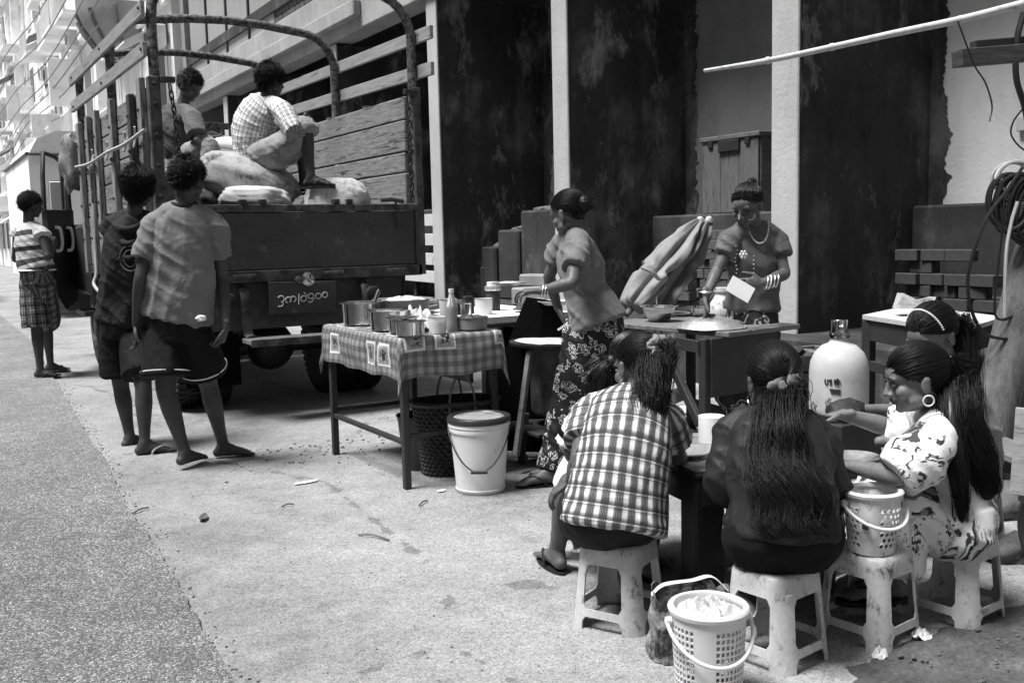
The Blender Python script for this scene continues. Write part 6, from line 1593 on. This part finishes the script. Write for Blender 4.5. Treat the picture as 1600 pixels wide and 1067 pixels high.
shirt(p1, J, 'tee_grey', W=(.07, .155, .168, .172, .185), D=(.068, .095, .118, .115, .125), sleeve=.6, sr=(.06, .068), hem=(1.233, 5.617, 0.834), seed=3, folds=(.011, 8, 1.2), B=.007)
sh, T_ = shorts(p1, J, 'shorts_black', end=.74, r=(.1, .115, .128), seed=2)
for t in T_[1:]:
    i = len(t.P)-2; ring = [t.P[i]+t.X[i]*(t.rw[i]+.004)*math.cos(a)+t.Y[i]*(t.rd[i]+.004)*math.sin(a) for a in np.linspace(0, 2*math.pi, 33)]; mobj('piping', *tube_geo(ring, .004, 5), 'white_shirt', sh)
pk = V((1.318, 5.426, 0.840)); mobj('cloth_in_pocket', *rock_geo(pk, (.03, .02, .018), 4, 2), 'paper', sh)
mobj('collar', *tube_geo([V(J['neck'])+UP*.025+V((math.cos(a)*.064, math.sin(a)*.06, .012*math.sin(a))) for a in np.linspace(0, 6.283, 25)], .011, 6), 'hoodie', p1)
short_hair(h, p1, 2, 4600, .036, .3, -.004, 1.06, .8)
# ---- 2 man in the sleeveless hooded top
J = dict(hip=(1.093, 6.401, 0.765), neck=(1.170, 6.320, 1.408), shA=(1.062, 6.385, 1.358), shB=(1.272, 6.294, 1.353), elA=(1.072, 6.647, 1.072), wrA=(1.195, 6.807, 1.134), elB=(1.316, 6.501, 1.069), wrB=(1.337, 6.721, 1.147),
         hipA=(1.049, 6.463, 0.713), hipB=(1.148, 6.368, 0.720), knA=(1.067, 6.499, 0.365), anA=(1.097, 6.481, 0.042), knB=(1.135, 6.154, 0.392), anB=(1.116, 6.119, 0.060))
h = Head((1.201, 6.278, 1.573), CF*.95+CR*.1-UP*.12, k=.97)
p2, so_ = person('young man in a dark sleeveless hooded top and black shorts, beside the grey shirt', (1.094, 6.235, 0.000), J, h, 'skin_dark', .95,
    [(J['wrA'], CF, UP, 1, .5), (J['wrB'], CF, UP, -1, .5)], [(J['anA'], CF*.8+CR*.5), (J['anB'], CR*.85+CF*.45, 1.0, -1)])
sandals(p2, so_, 'rope')
shirt(p2, J, 'hoodie', W=(.075, .14, .155, .158, .16), D=(.07, .1, .12, .118, .12), sleeve=.12, sr=(.07, .07), hem=(1.087, 6.405, 0.773), seed=8, folds=(.01, 8, 1.2), B=.007, s=1.0)
n_ = V(J['neck']); hd = []
for k in range(3): hd.append(tube_geo([n_+CR*(math.cos(a)*(.085-.012*k))+UP*(-.01-.05*k-.07*max(0, -math.sin(a))*(1+.5*k))-CF*(.075+.03*max(0, -math.sin(a))+.004*k)*(-math.sin(a)) for a in np.linspace(-math.pi, 0, 17)], .022, 8))
o = mobj('hood', *join_geo(hd), 'hoodie', p2); smooth_angle(o, 80); setattr_pat(o.data, [tuple(v.co) for v in o.data.vertices])
cl_ = V((1.117, 6.212, 1.158)); MT['logo'] = M('logo', .09, .7, .3, 30, .1, 60); mobj('ring_logo', *tube_geo([cl_+CR*.062*math.cos(a)+UP*.075*math.sin(a)+CF*(.008*math.cos(a)**2) for a in np.linspace(0, 6.283, 33)], .006, 5), 'logo', p2)
mobj('ring_logo', *tube_geo([cl_+CR*.036*math.cos(a)+UP*.05*math.sin(a) for a in np.linspace(0, 6.283, 33)], .005, 5), 'logo', p2)
shorts(p2, J, 'shorts_black', .95, .78, (.1, .11, .118), 5)
short_hair(h, p2, 5, 3200, .075, .16, -.02, 1.1, 1.5)
# ---- 3 boy in the striped top
J = dict(hip=(1.002, 10.189, 0.985), neck=(0.970, 10.209, 1.434), shA=(0.886, 10.341, 1.367), shB=(1.063, 10.071, 1.360), elA=(0.857, 10.451, 1.123), wrA=(1.003, 10.597, 1.135), elB=(1.087, 9.986, 1.137), wrB=(1.168, 10.206, 1.252),
         hipA=(0.963, 10.271, 0.925), hipB=(1.046, 10.128, 0.925), knA=(0.973, 10.242, 0.483), anA=(0.976, 10.217, 0.081), knB=(1.088, 10.546, 0.492), anB=(1.114, 10.670, 0.078))
h = Head((0.997, 10.192, 1.614), CR*.65+CF*.75-UP*.15, k=.98)
p3, so_ = person('boy in a striped sleeveless top and plaid shorts beside the open truck door', (1.040, 10.401, 0.000), J, h, 'skin_dark', 1.0, [(J['wrB'], UP*.6+CF, CR, 1, .9)], [(J['anA'], CR*.95+CF*.2), (J['anB'], CR*.9+CF*.3)])
sandals(p3, so_)
shirt(p3, J, 'stripe_top', W=(.075, .135, .165, .17, .172), D=(.07, .1, .125, .125, .13), sleeve=.1, sr=(.068, .068), hem=(1.006, 10.187, 1.044), seed=9, folds=(.008, 8, 2), B=.008)
shorts(p3, J, 'plaid_shorts', 1.0, .98, (.105, .118, .125), 6)
b_ = V((1.004, 10.188, 1.020)); mobj('belt', *tube_geo([b_+CR*.155*math.cos(a)+CF*.13*math.sin(a) for a in np.linspace(0, 6.283, 33)], .02, 6, rd=.008), 'white_shirt', p3)
short_hair(h, p3, 7, 2400, .034, .3, 0, 1.06, .7)
# ---- 4 boy sitting in the truck bed
J = dict(hip=(1.983, 8.492, 1.969), neck=(1.990, 8.429, 2.333), shA=(1.936, 8.660, 2.285), shB=(2.015, 8.216, 2.239), elA=(2.083, 8.548, 2.054), wrA=(2.145, 8.278, 2.027), elB=(2.016, 8.064, 2.025), wrB=(2.139, 8.223, 2.083),
         hipA=(2.034, 8.578, 1.966), hipB=(2.000, 8.307, 1.944), knA=(2.244, 8.393, 2.060), anA=(2.193, 8.365, 1.651), knB=(2.096, 8.074, 1.998), anB=(2.082, 8.024, 1.610))
h = Head((2.048, 8.359, 2.495), CR*.75-CF*.45-UP*.55, k=.98)
p4, so_ = person('curly haired boy in a grey T-shirt hunched on the sacks in the truck', (1.980, 8.377, 1.847), J, h, 'skin', 1.0, [(J['wrA'], CR-CF*.3, UP, 1, .6), (J['wrB'], CR*.8+CF*.6, UP, -1, .6)], None, bow=-CR*.05)
face_bits(h, p4, True)
shirt(p4, J, 'tee_mid', W=(.075, .15, .165, .16, .16), D=(.07, .1, .125, .12, .12), sleeve=.75, sr=(.072, .08), seed=4, bow=-CR*.05, B=.006)
garment('trousers', [PT([J['hipA'], V(J['hipA']).lerp(V(J['knA']), .5), J['knA'], V(J['knA']).lerp(V(J['anA']), .6)], [.1, .095, .075, .07], None, CF, 4, 'flat'), PT([J['hipB'], V(J['hipB']).lerp(V(J['knB']), .5), J['knB'], V(J['knB']).lerp(V(J['anB']), .6)], [.1, .095, .075, .07], None, CF, 4, 'flat')], [], 'trousers_pale', p4, seed=3)
short_hair(h, p4, 11, 3000, .036, .45, .004, 1.07, .5)
# ---- 5 man in the checked shirt sitting on the sack
J = dict(hip=(2.316, 7.533, 1.871), neck=(2.374, 7.417, 2.287), shA=(2.314, 7.663, 2.238), shB=(2.413, 7.206, 2.198), elA=(2.504, 7.654, 2.084), wrA=(2.592, 7.426, 2.127), elB=(2.450, 7.068, 2.029), wrB=(2.589, 7.147, 2.134),
         hipA=(2.358, 7.625, 1.859), hipB=(2.330, 7.408, 1.843), knA=(2.640, 7.455, 2.069), anA=(2.641, 7.455, 1.667), knB=(2.556, 7.120, 2.056), anB=(2.558, 7.050, 1.691))
h = Head((2.395, 7.369, 2.421), CR*.7+CF*.7-UP*.12, k=.98)
p5, so_ = person('man in a checked shirt sitting on a sack in the truck, arm across his knee', (2.310, 7.479, 1.790), J, h, 'skin_dark', 1.0, [(J['wrA'], CR-UP*.2, UP, 1, .7), (J['wrB'], CR*.4+CF*.6-UP*.5, CR, 1, .9)], [(J['anB'], CR*.97-CF*.1), (J['anA'], CR)], bow=-CR*.06)
sandals(p5, so_)
shirt(p5, J, 'check_shirt', W=(.075, .16, .175, .175, .17), D=(.07, .11, .135, .135, .14), sleeve=1.05, sr=(.075, .07), seed=14, bow=-CR*.06, folds=(.008, 10, 2), B=.007)
garment('trousers', [PT([V(J['hipA'])-CR*.05, V(J['hipA']).lerp(V(J['knA']), .5)-UP*.03, V(J['knA']).lerp(V(J['hipA']), .06), V(J['knA']).lerp(V(J['anA']), .12)], [.12, .125, .085, .08], None, CF, 4, 'flat'), PT([V(J['hipB'])-CR*.05, V(J['hipB']).lerp(V(J['knB']), .5)-UP*.035, V(J['knB']).lerp(V(J['hipB']), .06), V(J['knB']).lerp(V(J['anB']), .12)], [.125, .13, .09, .082], None, CF, 4, 'flat')], [], 'trousers_pale', p5, seed=6, folds=(.009, 10, 3), B=.006)
short_hair(h, p5, 15, 3400, .055, .2, -.015, 1.07, 1.0)
# ---- 6 vendor cooking, seen from behind
J = dict(hip=(2.891, 4.038, 0.830), neck=(2.812, 4.062, 1.235), shA=(2.849, 4.214, 1.204), shB=(2.758, 3.943, 1.180), elA=(2.824, 4.312, 1.027), wrA=(2.888, 4.331, 0.857), elB=(2.656, 3.864, 1.015), wrB=(2.555, 3.971, 0.977), hipA=(2.921, 4.136, 0.773), hipB=(2.884, 4.019, 0.777), knA=(2.870, 4.108, 0.419), anA=(2.815, 4.200, 0.065), knB=(2.830, 4.063, 0.413), anB=(2.654, 4.075, 0.072))
h = Head((2.786, 4.066, 1.342), -CR*.72+CF*.62-UP*.32, k=.95)
p6, so_ = person('woman vendor in a grey blouse and flowered longyi holding out a plate', (2.801, 4.181, 0.000), J, h, 'skin', .92, [(J['wrB'], -CR+UP*.02, UP, 1, .55), (J['wrA'], -CF*.2+CR*.3-UP*.6, -CR, 1, .9)], [((2.654, 4.075, 0.072), -CR*.97-CF*.15, 1.0), ((2.815, 4.200, 0.065), -CR*.97+CF*.1, 1.0, -1)], True, legk=.62)
sandals(p6, so_)
shirt(p6, J, 'blouse_mid', W=(.066, .125, .135, .12, .165), D=(.062, .085, .105, .10, .14), hem=(2.909, 4.004, 0.799), sleeve=.55, sr=(.058, .062), seed=5, folds=(.008, 9, 1.6), B=.008, s=1.0)
skirt(p6, [(2.892, 4.037, 0.910), (2.901, 4.032, 0.749), (2.862, 4.044, 0.493), (2.781, 4.069, 0.239), (2.698, 4.096, 0.055)], (.115, .148, .15, .125, .085), (.1, .125, .135, .125, .09), CR, 'longyi_floral', 4, (.012, 7, .8), .005)
bun = [ell(h(0, -.118, .012), (.042, .03, .04), h.R, 18)]
pulled_hair(h, (0, -1, -.25), p6, 3, 1200, 1.05, [([h(.0, -.115, .045), h(.035, -.13, .02), h(.0, -.14, -.02), h(-.035, -.13, .01), h(0, -.12, .04)], (.015, .018, .018, .015, .012), (.015, .018, .018, .015, .012), 60, .003, 2)], bun)
for k in range(3): q_ = V(J['wrB'])+CR*(.004+.013*k); mobj('bangle', *tube_geo([q_+UP*.031*math.cos(a)+CF*.031*math.sin(a)+CR*.006*math.cos(a) for a in np.linspace(0, 6.283, 25)], .0028, 5), 'alu', p6)
face_bits(h, p6)
pl_ = V((2.459, 4.099, 1.005)); plate(pl_, .085, 'alu', 'metal plate in the vendors outstretched hand', .012); content(pl_+V((0, 0, .01)), .06, 'food', 'pancake pieces on the vendors plate', .015, seed=31)
# ---- 7 seller facing us
J = dict(hip=(3.843, 3.898, 0.761), neck=(3.845, 3.873, 1.252), shA=(3.712, 3.906, 1.201), shB=(3.953, 3.832, 1.195), elA=(3.601, 3.903, 1.031), wrA=(3.470, 3.842, 0.913), elB=(3.934, 3.749, 1.007), wrB=(3.705, 3.677, 0.973), hipA=(3.764, 3.922, 0.723), hipB=(3.928, 3.870, 0.716), knA=(3.773, 3.916, 0.454), anA=(3.773, 3.916, 0.139), knB=(3.920, 3.874, 0.444), anB=(3.921, 3.874, 0.127))
h = Head((3.766, 3.850, 1.369), -CF*.72-CR*.6-UP*.42, k=.94)
p7, so_ = person('young woman seller in a grey blouse, pale paste on her cheek, holding paper', (5.576, 5.544, 0.000), J, h, 'skin', .9, [(J['wrA'], -UP-CF*.25+CR*.05, -CR*.6+CF*.3, -1, .35), (J['wrB'], -CR-UP*.12-CF*.1, -CF, 1, .6)], None, True, legk=.62)
shirt(p7, J, 'blouse_grey', W=(.062, .13, .145, .13, .15), D=(.06, .085, .11, .1, .12), hem=(3.842, 3.898, 0.823), sleeve=.5, sr=(.056, .06), seed=6, seam=math.pi/2, folds=(.008, 9, 1.6), B=.007)
skirt(p7, [(3.842, 3.898, 0.864), (3.843, 3.898, 0.692), (3.833, 3.915, 0.343), (4.45, 3.66, .03)], (.12, .15, .15, .14), (.1, .12, .125, .12), CR, 'skirt_print', 2)
pulled_hair(h, (0, -.75, .75), p7, 6, 1100, 1.05, [([h(0, -.08, .09), h(.015, -.115, .085), h(.03, -.14, .03), h(.04, -.14, -.04), h(.04, -.13, -.09)], (.02, .03, .035, .03, .015), (.02, .03, .035, .03, .015), 90, .006, 1.5)])
face_bits(h, p7, True)
mobj('cheek_paste', *tube_geo([h(-.052, .064, -.022), h(-.058, .05, -.04), h(-.046, .06, -.058), h(-.03, .078, -.052)], .0045, 6, 5), 'thanaka', p7)
mobj('cheek_paste', *tube_geo([h(.002, .107, -.005), h(.002, .119, -.03)], .004, 6, 3), 'thanaka', p7)
q_ = V(J['neck']); fr_ = -CF; beads = [q_+UP*.03+CR*(.055*math.cos(a))+fr_*(.055+.05*max(0, -math.sin(a)))-UP*(.11*max(0, -math.sin(a))+.0) for a in np.linspace(-math.pi, 0, 26)]
mobj('necklace', *join_geo([ell(b_, (.0045,)*3, None, 8) for b_ in beads]), 'alu', p7, True)
fx = V((3.699, 3.809, 1.115)); mobj('flower_pin', *join_geo([ell(fx+UP*.016*math.sin(a)+CR*.016*math.cos(a), (.009, .004, .009), None, 10) for a in np.linspace(0, 6.283, 7)[:-1]]+[ell(fx, (.01, .007, .01), None, 10)]), 'white_paint', p7, True)
mobj('bead_trim', *join_geo([ell(V((3.676, 3.840, 1.159))+UP*(-.02*k)+CR*(.006*math.sin(k*1.3)), (.0035,)*3, None, 6) for k in range(13)]+[ell(V((3.759, 3.796, 1.107))+UP*(-.022*k), (.0035,)*3, None, 6) for k in range(9)]), 'alu', p7, True)
for k in range(4): b_ = V(J['wrB'])+CR*(.015+.018*k)+UP*.003*k; mobj('bangle', *tube_geo([b_+UP*.033*math.cos(a)+CF*.033*math.sin(a)+CR*.006*math.cos(a) for a in np.linspace(0, 6.283, 25)], .004 if k == 1 else .003, 5), 'white_paint' if k == 1 else 'alu', p7)
mobj('bangle', *tube_geo([V(J['wrA'])+UP*.02+CR*.03*math.cos(a)+CF*.03*math.sin(a) for a in np.linspace(0, 6.283, 25)], .004, 5), 'alu', p7)
for q in (-1, 1): mobj('earring', *ell(h(q*.082, .0, -.04), (.006,)*3, None, 8), 'alu', p7, True)
pp = V((3.550, 3.677, 0.948)); tag(mobj('paper_sheet', *box_geo(pp, (.13, .003, .085), Matrix.Rotation(-.54, 3, 'Z') @ Matrix.Rotation(.55, 3, 'Y') @ Matrix.Rotation(-.25, 3, 'X'), 0), 'paper'), 'folded white paper held by the seller', 'paper')
# ---- 8 woman in the plaid shirt on the stool
J = dict(hip=(1.850, 2.482, 0.366), neck=(2.036, 2.626, 0.693), shA=(1.912, 2.689, 0.648), shB=(2.098, 2.519, 0.637), elA=(1.783, 2.569, 0.521), wrA=(1.885, 2.764, 0.407), elB=(2.196, 2.577, 0.484), wrB=(2.342, 2.734, 0.426),
         hipA=(1.804, 2.533, 0.331), hipB=(1.905, 2.448, 0.333), knA=(1.977, 2.919, 0.358), anA=(1.981, 3.009, 0.071), knB=(2.245, 2.734, 0.331), anB=(2.208, 2.757, 0.065))
h = Head((2.086, 2.643, 0.789), CF*.84-CR*.45-UP*.25, UP+CR*.15, k=.95); bw = (-CF*.045+UP*.02)
p8, so_ = person('woman in a black and white plaid shirt on a stool, wavy ponytail down her back', (1.88, 2.5, 0), J, h, 'skin', .92, [(J['wrA'], -CR*.75-UP*.55+CF*.25, UP*.6-CR*.5, 1, .45, .95)], [(J['anA'], -CR*.3+CF*.9, .95), (J['anB'], CF, .95, -1)], True, bow=bw, legk=.68)
sandals(p8, so_)
shirt(p8, J, 'plaid_shirt', W=(.066, .135, .148, .148, .168), D=(.066, .095, .125, .125, .135), hem=(1.830, 2.459, 0.325), sleeve=.62, sr=(.066, .068), seed=7, bow=bw, folds=(.006, 7, 2.2), B=.004, seam=math.pi/2 if False else -math.pi/2, voxel=.007)
skirt(p8, [V((1.849, 2.482, 0.439)), V((1.857, 2.501, 0.357)), V((2.001, 2.694, 0.348)), V((2.144, 2.865, 0.384)), V((2.135, 2.917, 0.096))], (.14, .172, .165, .13, .12), (.12, .125, .1, .085, .07), CR, 'longyi_dark', 3, (.005, 8, 2), .003)
pulled_hair(h, (.1, -.95, .4), p8, 9, 1300, 1.06, [([h(.01, -.1, .05), h(.01, -.125, .035), (2.027, 2.503, 0.744), (1.951, 2.468, 0.665), (1.907, 2.459, 0.577)], (.02, .033, .042, .043, .03), (.02, .03, .035, .032, .02), 1500, .019, 2.0)])
q_ = h(.01, -.115, .05); sc_ = [tube_geo([q_+h.R @ V((.036*math.cos(a)*(1+.2*math.sin(5*a)), -.012+.01*math.sin(7*a), .036*math.sin(a)*(1+.2*math.cos(6*a)))) for a in np.linspace(0, 6.283, 41)], .013, 7), *[rock_geo(q_+h.R @ V((dx, -.02, dz)), (.02, .012, .016), k, 2, .6) for k, (dx, dz) in enumerate(((-.03, .02), (.03, -.012), (.0, -.035), (.028, .03), (-.028, -.02)))]]
o = mobj('hair_scrunchie', *join_geo(sc_), 'scrunchie', p8); smooth_angle(o, 80); setattr_pat(o.data, [tuple(v.co) for v in o.data.vertices])
face_bits(h, p8)
# ---- 9 girl in the white shirt half hidden behind the plaid shirt
J = dict(hip=(2.145, 3.051, 0.273), neck=(2.197, 2.950, 0.620), shA=(2.059, 2.893, 0.603), shB=(2.308, 3.070, 0.562), elA=(2.011, 2.945, 0.452), wrA=(2.166, 3.015, 0.327), elB=(2.384, 3.059, 0.389), wrB=(2.406, 2.929, 0.391), hipA=(2.088, 2.969, 0.287), hipB=(2.214, 3.126, 0.233), knA=(2.231, 2.883, 0.307), anA=(2.216, 2.868, 0.069), knB=(2.365, 3.036, 0.275), anB=(2.381, 3.061, 0.013))
h = Head((2.288, 2.918, 0.764), CR*.9+CF*.35-UP*.3, k=.94)
p9, so_ = person('girl in a white shirt almost hidden behind the woman in plaid', (2.233, 3.116, 0.000), J, h, 'skin', .88, None, [(J['anA'], CR, .95), (J['anB'], CR, .95, -1)], True, legk=.68)
shirt(p9, J, 'white_shirt', W=(.064, .125, .135, .13, .145), D=(.062, .09, .11, .11, .12), sleeve=.85, sr=(.068, .075), seed=2, folds=(.006, 9, 2.5))
q_ = V(J['shA']).lerp(V(J['elA']), .62); d_ = (V(J['elA'])-V(J['shA'])).normalized(); x_ = d_.cross(CF).normalized(); y_ = d_.cross(x_); mobj('sleeve_band', *tube_geo([q_+x_*.0725*math.cos(a)+y_*.0725*math.sin(a) for a in np.linspace(0, 6.283, 25)], .012, 6), 'black_cloth', p9)
skirt(p9, [V(J['hip'])+UP*.06, V(J['hip'])-UP*.02, V(J['hip']).lerp(V(J['knA']), .5), V(J['knA']).lerp(V(J['knB']), .5), V(J['anA']).lerp(V(J['anB']), .5)], (.12, .15, .15, .13, .12), (.11, .11, .09, .08, .07), CF, 'longyi_floral', 8)
pulled_hair(h, (0, -.9, -.3), p9, 12, 900, 1.07, [([h(0, -.1, -.02), h(.0, -.12, -.08), (2.142, 2.936, 0.599), (2.099, 2.939, 0.484)], (.035, .05, .045, .02), (.03, .04, .03, .02), 300, .012, 1.5)])
stool(*V(J['hip']).to_2d(), .3, 'low white plastic stool hidden behind the woman in plaid')
# ---- 10 woman in the dark blouse with very long hair
J = dict(hip=(2.115, 2.019, 0.368), neck=(2.208, 2.150, 0.682), shA=(2.086, 2.200, 0.638), shB=(2.314, 2.063, 0.627), elA=(2.052, 2.197, 0.493), wrA=(2.234, 2.333, 0.390), elB=(2.327, 2.032, 0.480), wrB=(2.449, 2.122, 0.345), hipA=(2.061, 2.052, 0.335), hipB=(2.173, 1.985, 0.332), knA=(2.278, 2.364, 0.343), anA=(2.306, 2.348, 0.125), knB=(2.540, 2.207, 0.336), anB=(2.524, 2.217, 0.119))
h = Head((2.246, 2.185, 0.784), CF*.98-CR*.12-UP*.22, k=.97); bw = -CF*.04
p10, so_ = person('woman in a dark blouse and dotted black skirt with waist length hair and bow', (2.1, 2.03, 0), J, h, 'skin', .95, [(J['wrB'], CF-UP*.3, UP, -1, .4, .9)], [(J['anA'], CF, .95), (J['anB'], CF, .95, -1)], True, bow=bw, legk=.68)
shirt(p10, J, 'blouse_dark', W=(.068, .14, .152, .148, .162), D=(.066, .1, .13, .13, .135), hem=(2.115, 2.019, 0.372), sleeve=1.62, sr=(.058, .052), seed=12, bow=bw, folds=(.008, 7, 1.5), B=.008)
skirt(p10, [V((2.122, 2.027, 0.426)), V((2.122, 2.026, 0.353)), V((2.291, 2.182, 0.337)), V((2.444, 2.323, 0.369)), V((2.449, 2.320, 0.105))], (.145, .176, .17, .15, .13), (.12, .125, .1, .085, .075), CR, 'skirt_dots', 5, (.004, 8, 2), .003)
pulled_hair(h, (-.1, -.93, -.36), p10, 21, 1500, 1.07, [([h(-.012, -.105, -.015), h(-.01, -.125, -.06), (2.083, 2.015, 0.642), (2.053, 1.952, 0.556), (2.026, 1.897, 0.472), (2.016, 1.869, 0.412)], (.024, .042, .062, .08, .088, .08), (.026, .035, .04, .04, .04, .03), 2600, .011, 3.0)])
q_ = h(-.018, -.128, -.028)
o = mobj('hair_bow', *join_geo([rock_geo(q_+h.R @ V((x, -.012, z)), (.03, .014, .02), k, 2, .5) for k, (x, z) in enumerate(((-.028, .004), (.026, .014), (-.005, .0)))]+[tube_geo([q_, q_+h.R @ V((dx*.5, -.02, -.03)), q_+h.R @ V((dx, -.018, -.085))], .003, 5, 4, rd=.0012) for dx in (-.03, .035)]), 'scrunchie', p10); smooth_angle(o, 80); setattr_pat(o.data, [tuple(v.co) for v in o.data.vertices])
for q in (-1,): mobj('earring', *tube_geo([h(q*.083, .0, -.055)+h.R @ V((0, .014*math.cos(a), .014*math.sin(a))) for a in np.linspace(0, 6.283, 21)], .0016, 5), 'gold', p10)
# ---- 11 girl in the floral dress
J = dict(hip=(2.791, 1.940, 0.324), neck=(2.765, 1.990, 0.651), shA=(2.870, 2.102, 0.573), shB=(2.625, 1.887, 0.609), elA=(2.821, 2.202, 0.564), wrA=(2.650, 2.258, 0.620), elB=(2.503, 1.914, 0.497), wrB=(2.489, 2.098, 0.497), hipA=(2.870, 2.009, 0.279), hipB=(2.705, 1.875, 0.339), knA=(2.724, 2.120, 0.326), anA=(2.721, 2.157, 0.097), knB=(2.585, 1.993, 0.356), anB=(2.580, 2.008, 0.136))
h = Head((2.668, 1.990, 0.770), -CR*.97+CF*.12-UP*.2, k=.93); bw = CR*.035
p11, so_ = person('girl in a white rose printed dress with puffed sleeves and long loose hair', (2.8, 1.93, 0), J, h, 'skin_light', .9, [(J['wrA'], -CR-UP*.12, UP+CF*.3, -1, .7, .9), (J['wrB'], -CR+CF*.2, UP, 1, .5, .9)], [(J['anA'], -CR, .95), (J['anB'], -CR, .95, -1)], True, bow=bw, legk=.68)
sandals(p11, so_)
T_ = [PT([V(J['neck']), V(J['hip']).lerp(V(J['neck']), .86)+bw*.5, V(J['hip']).lerp(V(J['neck']), .58)+bw*1.2, V(J['hip']).lerp(V(J['neck']), .28)+bw, J['hip']], [.062, .12, .132, .125, .155], [.06, .085, .11, .105, .13], (V(J['shB'])-V(J['shA'])).normalized(), 6, 'flat', 26),
      PT([V(J['hip'])+UP*.05, V(J['hip'])-UP*.03, V((2.742, 1.993, 0.335)), V((2.654, 2.057, 0.360)), V((2.644, 2.075, 0.183))], [.15, .175, .178, .172, .185], [.13, .115, .115, .12, .085], CF, 6, 'flat', 26),
      PT([J['shA'], V(J['shA']).lerp(V(J['elA']), .5), V(J['elA']).lerp(V(J['wrA']), .06)], [.062, .085, .07], None, UP, 5, 'flat'), PT([J['shB'], V(J['shB']).lerp(V(J['elB']), .55), V(J['elB']).lerp(V(J['wrB']), .08)], [.066, .092, .078], None, UP, 5, 'flat')]
garment('dress', T_, [PT([V(J['neck'])-UP*.02, J[k]], [.06, .06], None, UP, 3).geo for k in ('shA', 'shB')], 'dress', p11, folds=(.007, 7, 2.5), B=.005, seed=3, voxel=.008)
pulled_hair(h, (.05, -.97, .1), p11, 31, 1500, 1.07, [([h(0, -.1, .02), h(.01, -.125, -.03), (2.720, 1.866, 0.664), (2.741, 1.830, 0.538), (2.778, 1.808, 0.417)], (.035, .05, .05, .048, .03), (.03, .04, .035, .03, .02), 1500, .008, 1.4), ([h(.02, -.11, .0), (2.662, 1.854, 0.653), (2.655, 1.823, 0.502), (2.680, 1.831, 0.348)], (.02, .028, .025, .01), (.02, .022, .02, .01), 300, .008, 1.2)], lift=-.02)
q_ = h(.035, -.105, .03); mobj('hair_clip', *join_geo([rock_geo(q_+h.R @ V((.02, -.01, .01)), (.014, .012, .022), 1, 2, .2), rock_geo(q_+h.R @ V((.024, -.028, -.002)), (.016, .012, .014), 2, 2, .5)]), 'white_plastic', p11)
ea = -1 if h.r.dot(-CF) < 0 else 1
mobj('earring', *tube_geo([h(ea*.086, -.004, -.062)+h.R @ V((0, .016*math.cos(a), .016*math.sin(a))) for a in np.linspace(0, 6.283, 25)], .0025, 6), 'white_paint', p11)
face_bits(h, p11)
# ---- 12 girl with the beaded headband
J = dict(hip=(3.447, 2.339, 0.272), neck=(3.343, 2.331, 0.637), shA=(3.436, 2.462, 0.551), shB=(3.209, 2.225, 0.588), elA=(3.311, 2.502, 0.516), wrA=(2.974, 2.483, 0.569), elB=(3.051, 2.250, 0.477), wrB=(2.923, 2.327, 0.481), hipA=(3.527, 2.407, 0.234), hipB=(3.360, 2.274, 0.286), knA=(3.293, 2.513, 0.286), anA=(3.275, 2.523, 0.040), knB=(3.133, 2.376, 0.324), anB=(3.116, 2.386, 0.090))
h = Head((3.218, 2.336, 0.841), -CR*.8-CF*.4-UP*.45, k=.97)
p12, so_ = person('girl in a grey top with a beaded headband bending over the table', (3.611, 2.444, 0.000), J, h, 'skin_light', .9, [(J['wrA'], -CR-UP*.1, UP, -1, .7, .9)], [(J['anA'], -CR, .95), (J['anB'], -CR, .95, -1)], True, bow=CR*.03, legk=.68)
shirt(p12, J, 'tee_soft', W=(.064, .122, .135, .13, .145), D=(.062, .088, .11, .11, .12), sleeve=1.15, sr=(.066, .055), seed=9, folds=(.007, 8, 2.5), B=.005, bow=CR*.03)
skirt(p12, [V(J['hip'])+UP*.06, V(J['hip'])-UP*.02, V(J['hip']).lerp(V(J['knA']), .5), V(J['knA']).lerp(V(J['knB']), .5), V(J['anA']).lerp(V(J['anB']), .5)], (.12, .15, .15, .13, .12), (.11, .11, .09, .08, .07), CF, 'skirt_print', 8)
pulled_hair(h, (.0, -.9, -.35), p12, 41, 1100, 1.08, [([h(0, -.1, -.02), h(.0, -.13, -.06), (3.298, 2.241, 0.615), (3.290, 2.200, 0.455), (3.286, 2.179, 0.340)], (.04, .055, .045, .04, .02), (.035, .045, .035, .03, .02), 500, .006, 1.2)])
mobj('headband', *join_geo([ell(scalp(h, V((math.cos(a), .32, math.sin(a))), 1.115), (.0042,)*3, None, 8) for a in np.linspace(.15, 2.99, 30)]), 'white_paint', p12, True)
face_bits(h, p12, True)
stool(*V(J['hip']).to_2d(), .2, 'low white plastic stool hidden behind the girl with the headband')
pc = V((2.899, 2.458, 0.576)); o = mobj('patterned_pouch', *rock_geo(pc, (.075, .06, .045), 6, 3, .25), 'skirt_print'); o.data.polygons.foreach_set('use_smooth', [True]*len(o.data.polygons)); setattr_pat(o.data, [tuple(v.co) for v in o.data.vertices])
tag(o, 'small dark patterned cloth pouch between the girls hands and the jug', 'pouch')

bpy.data.scenes.remove(WORK)
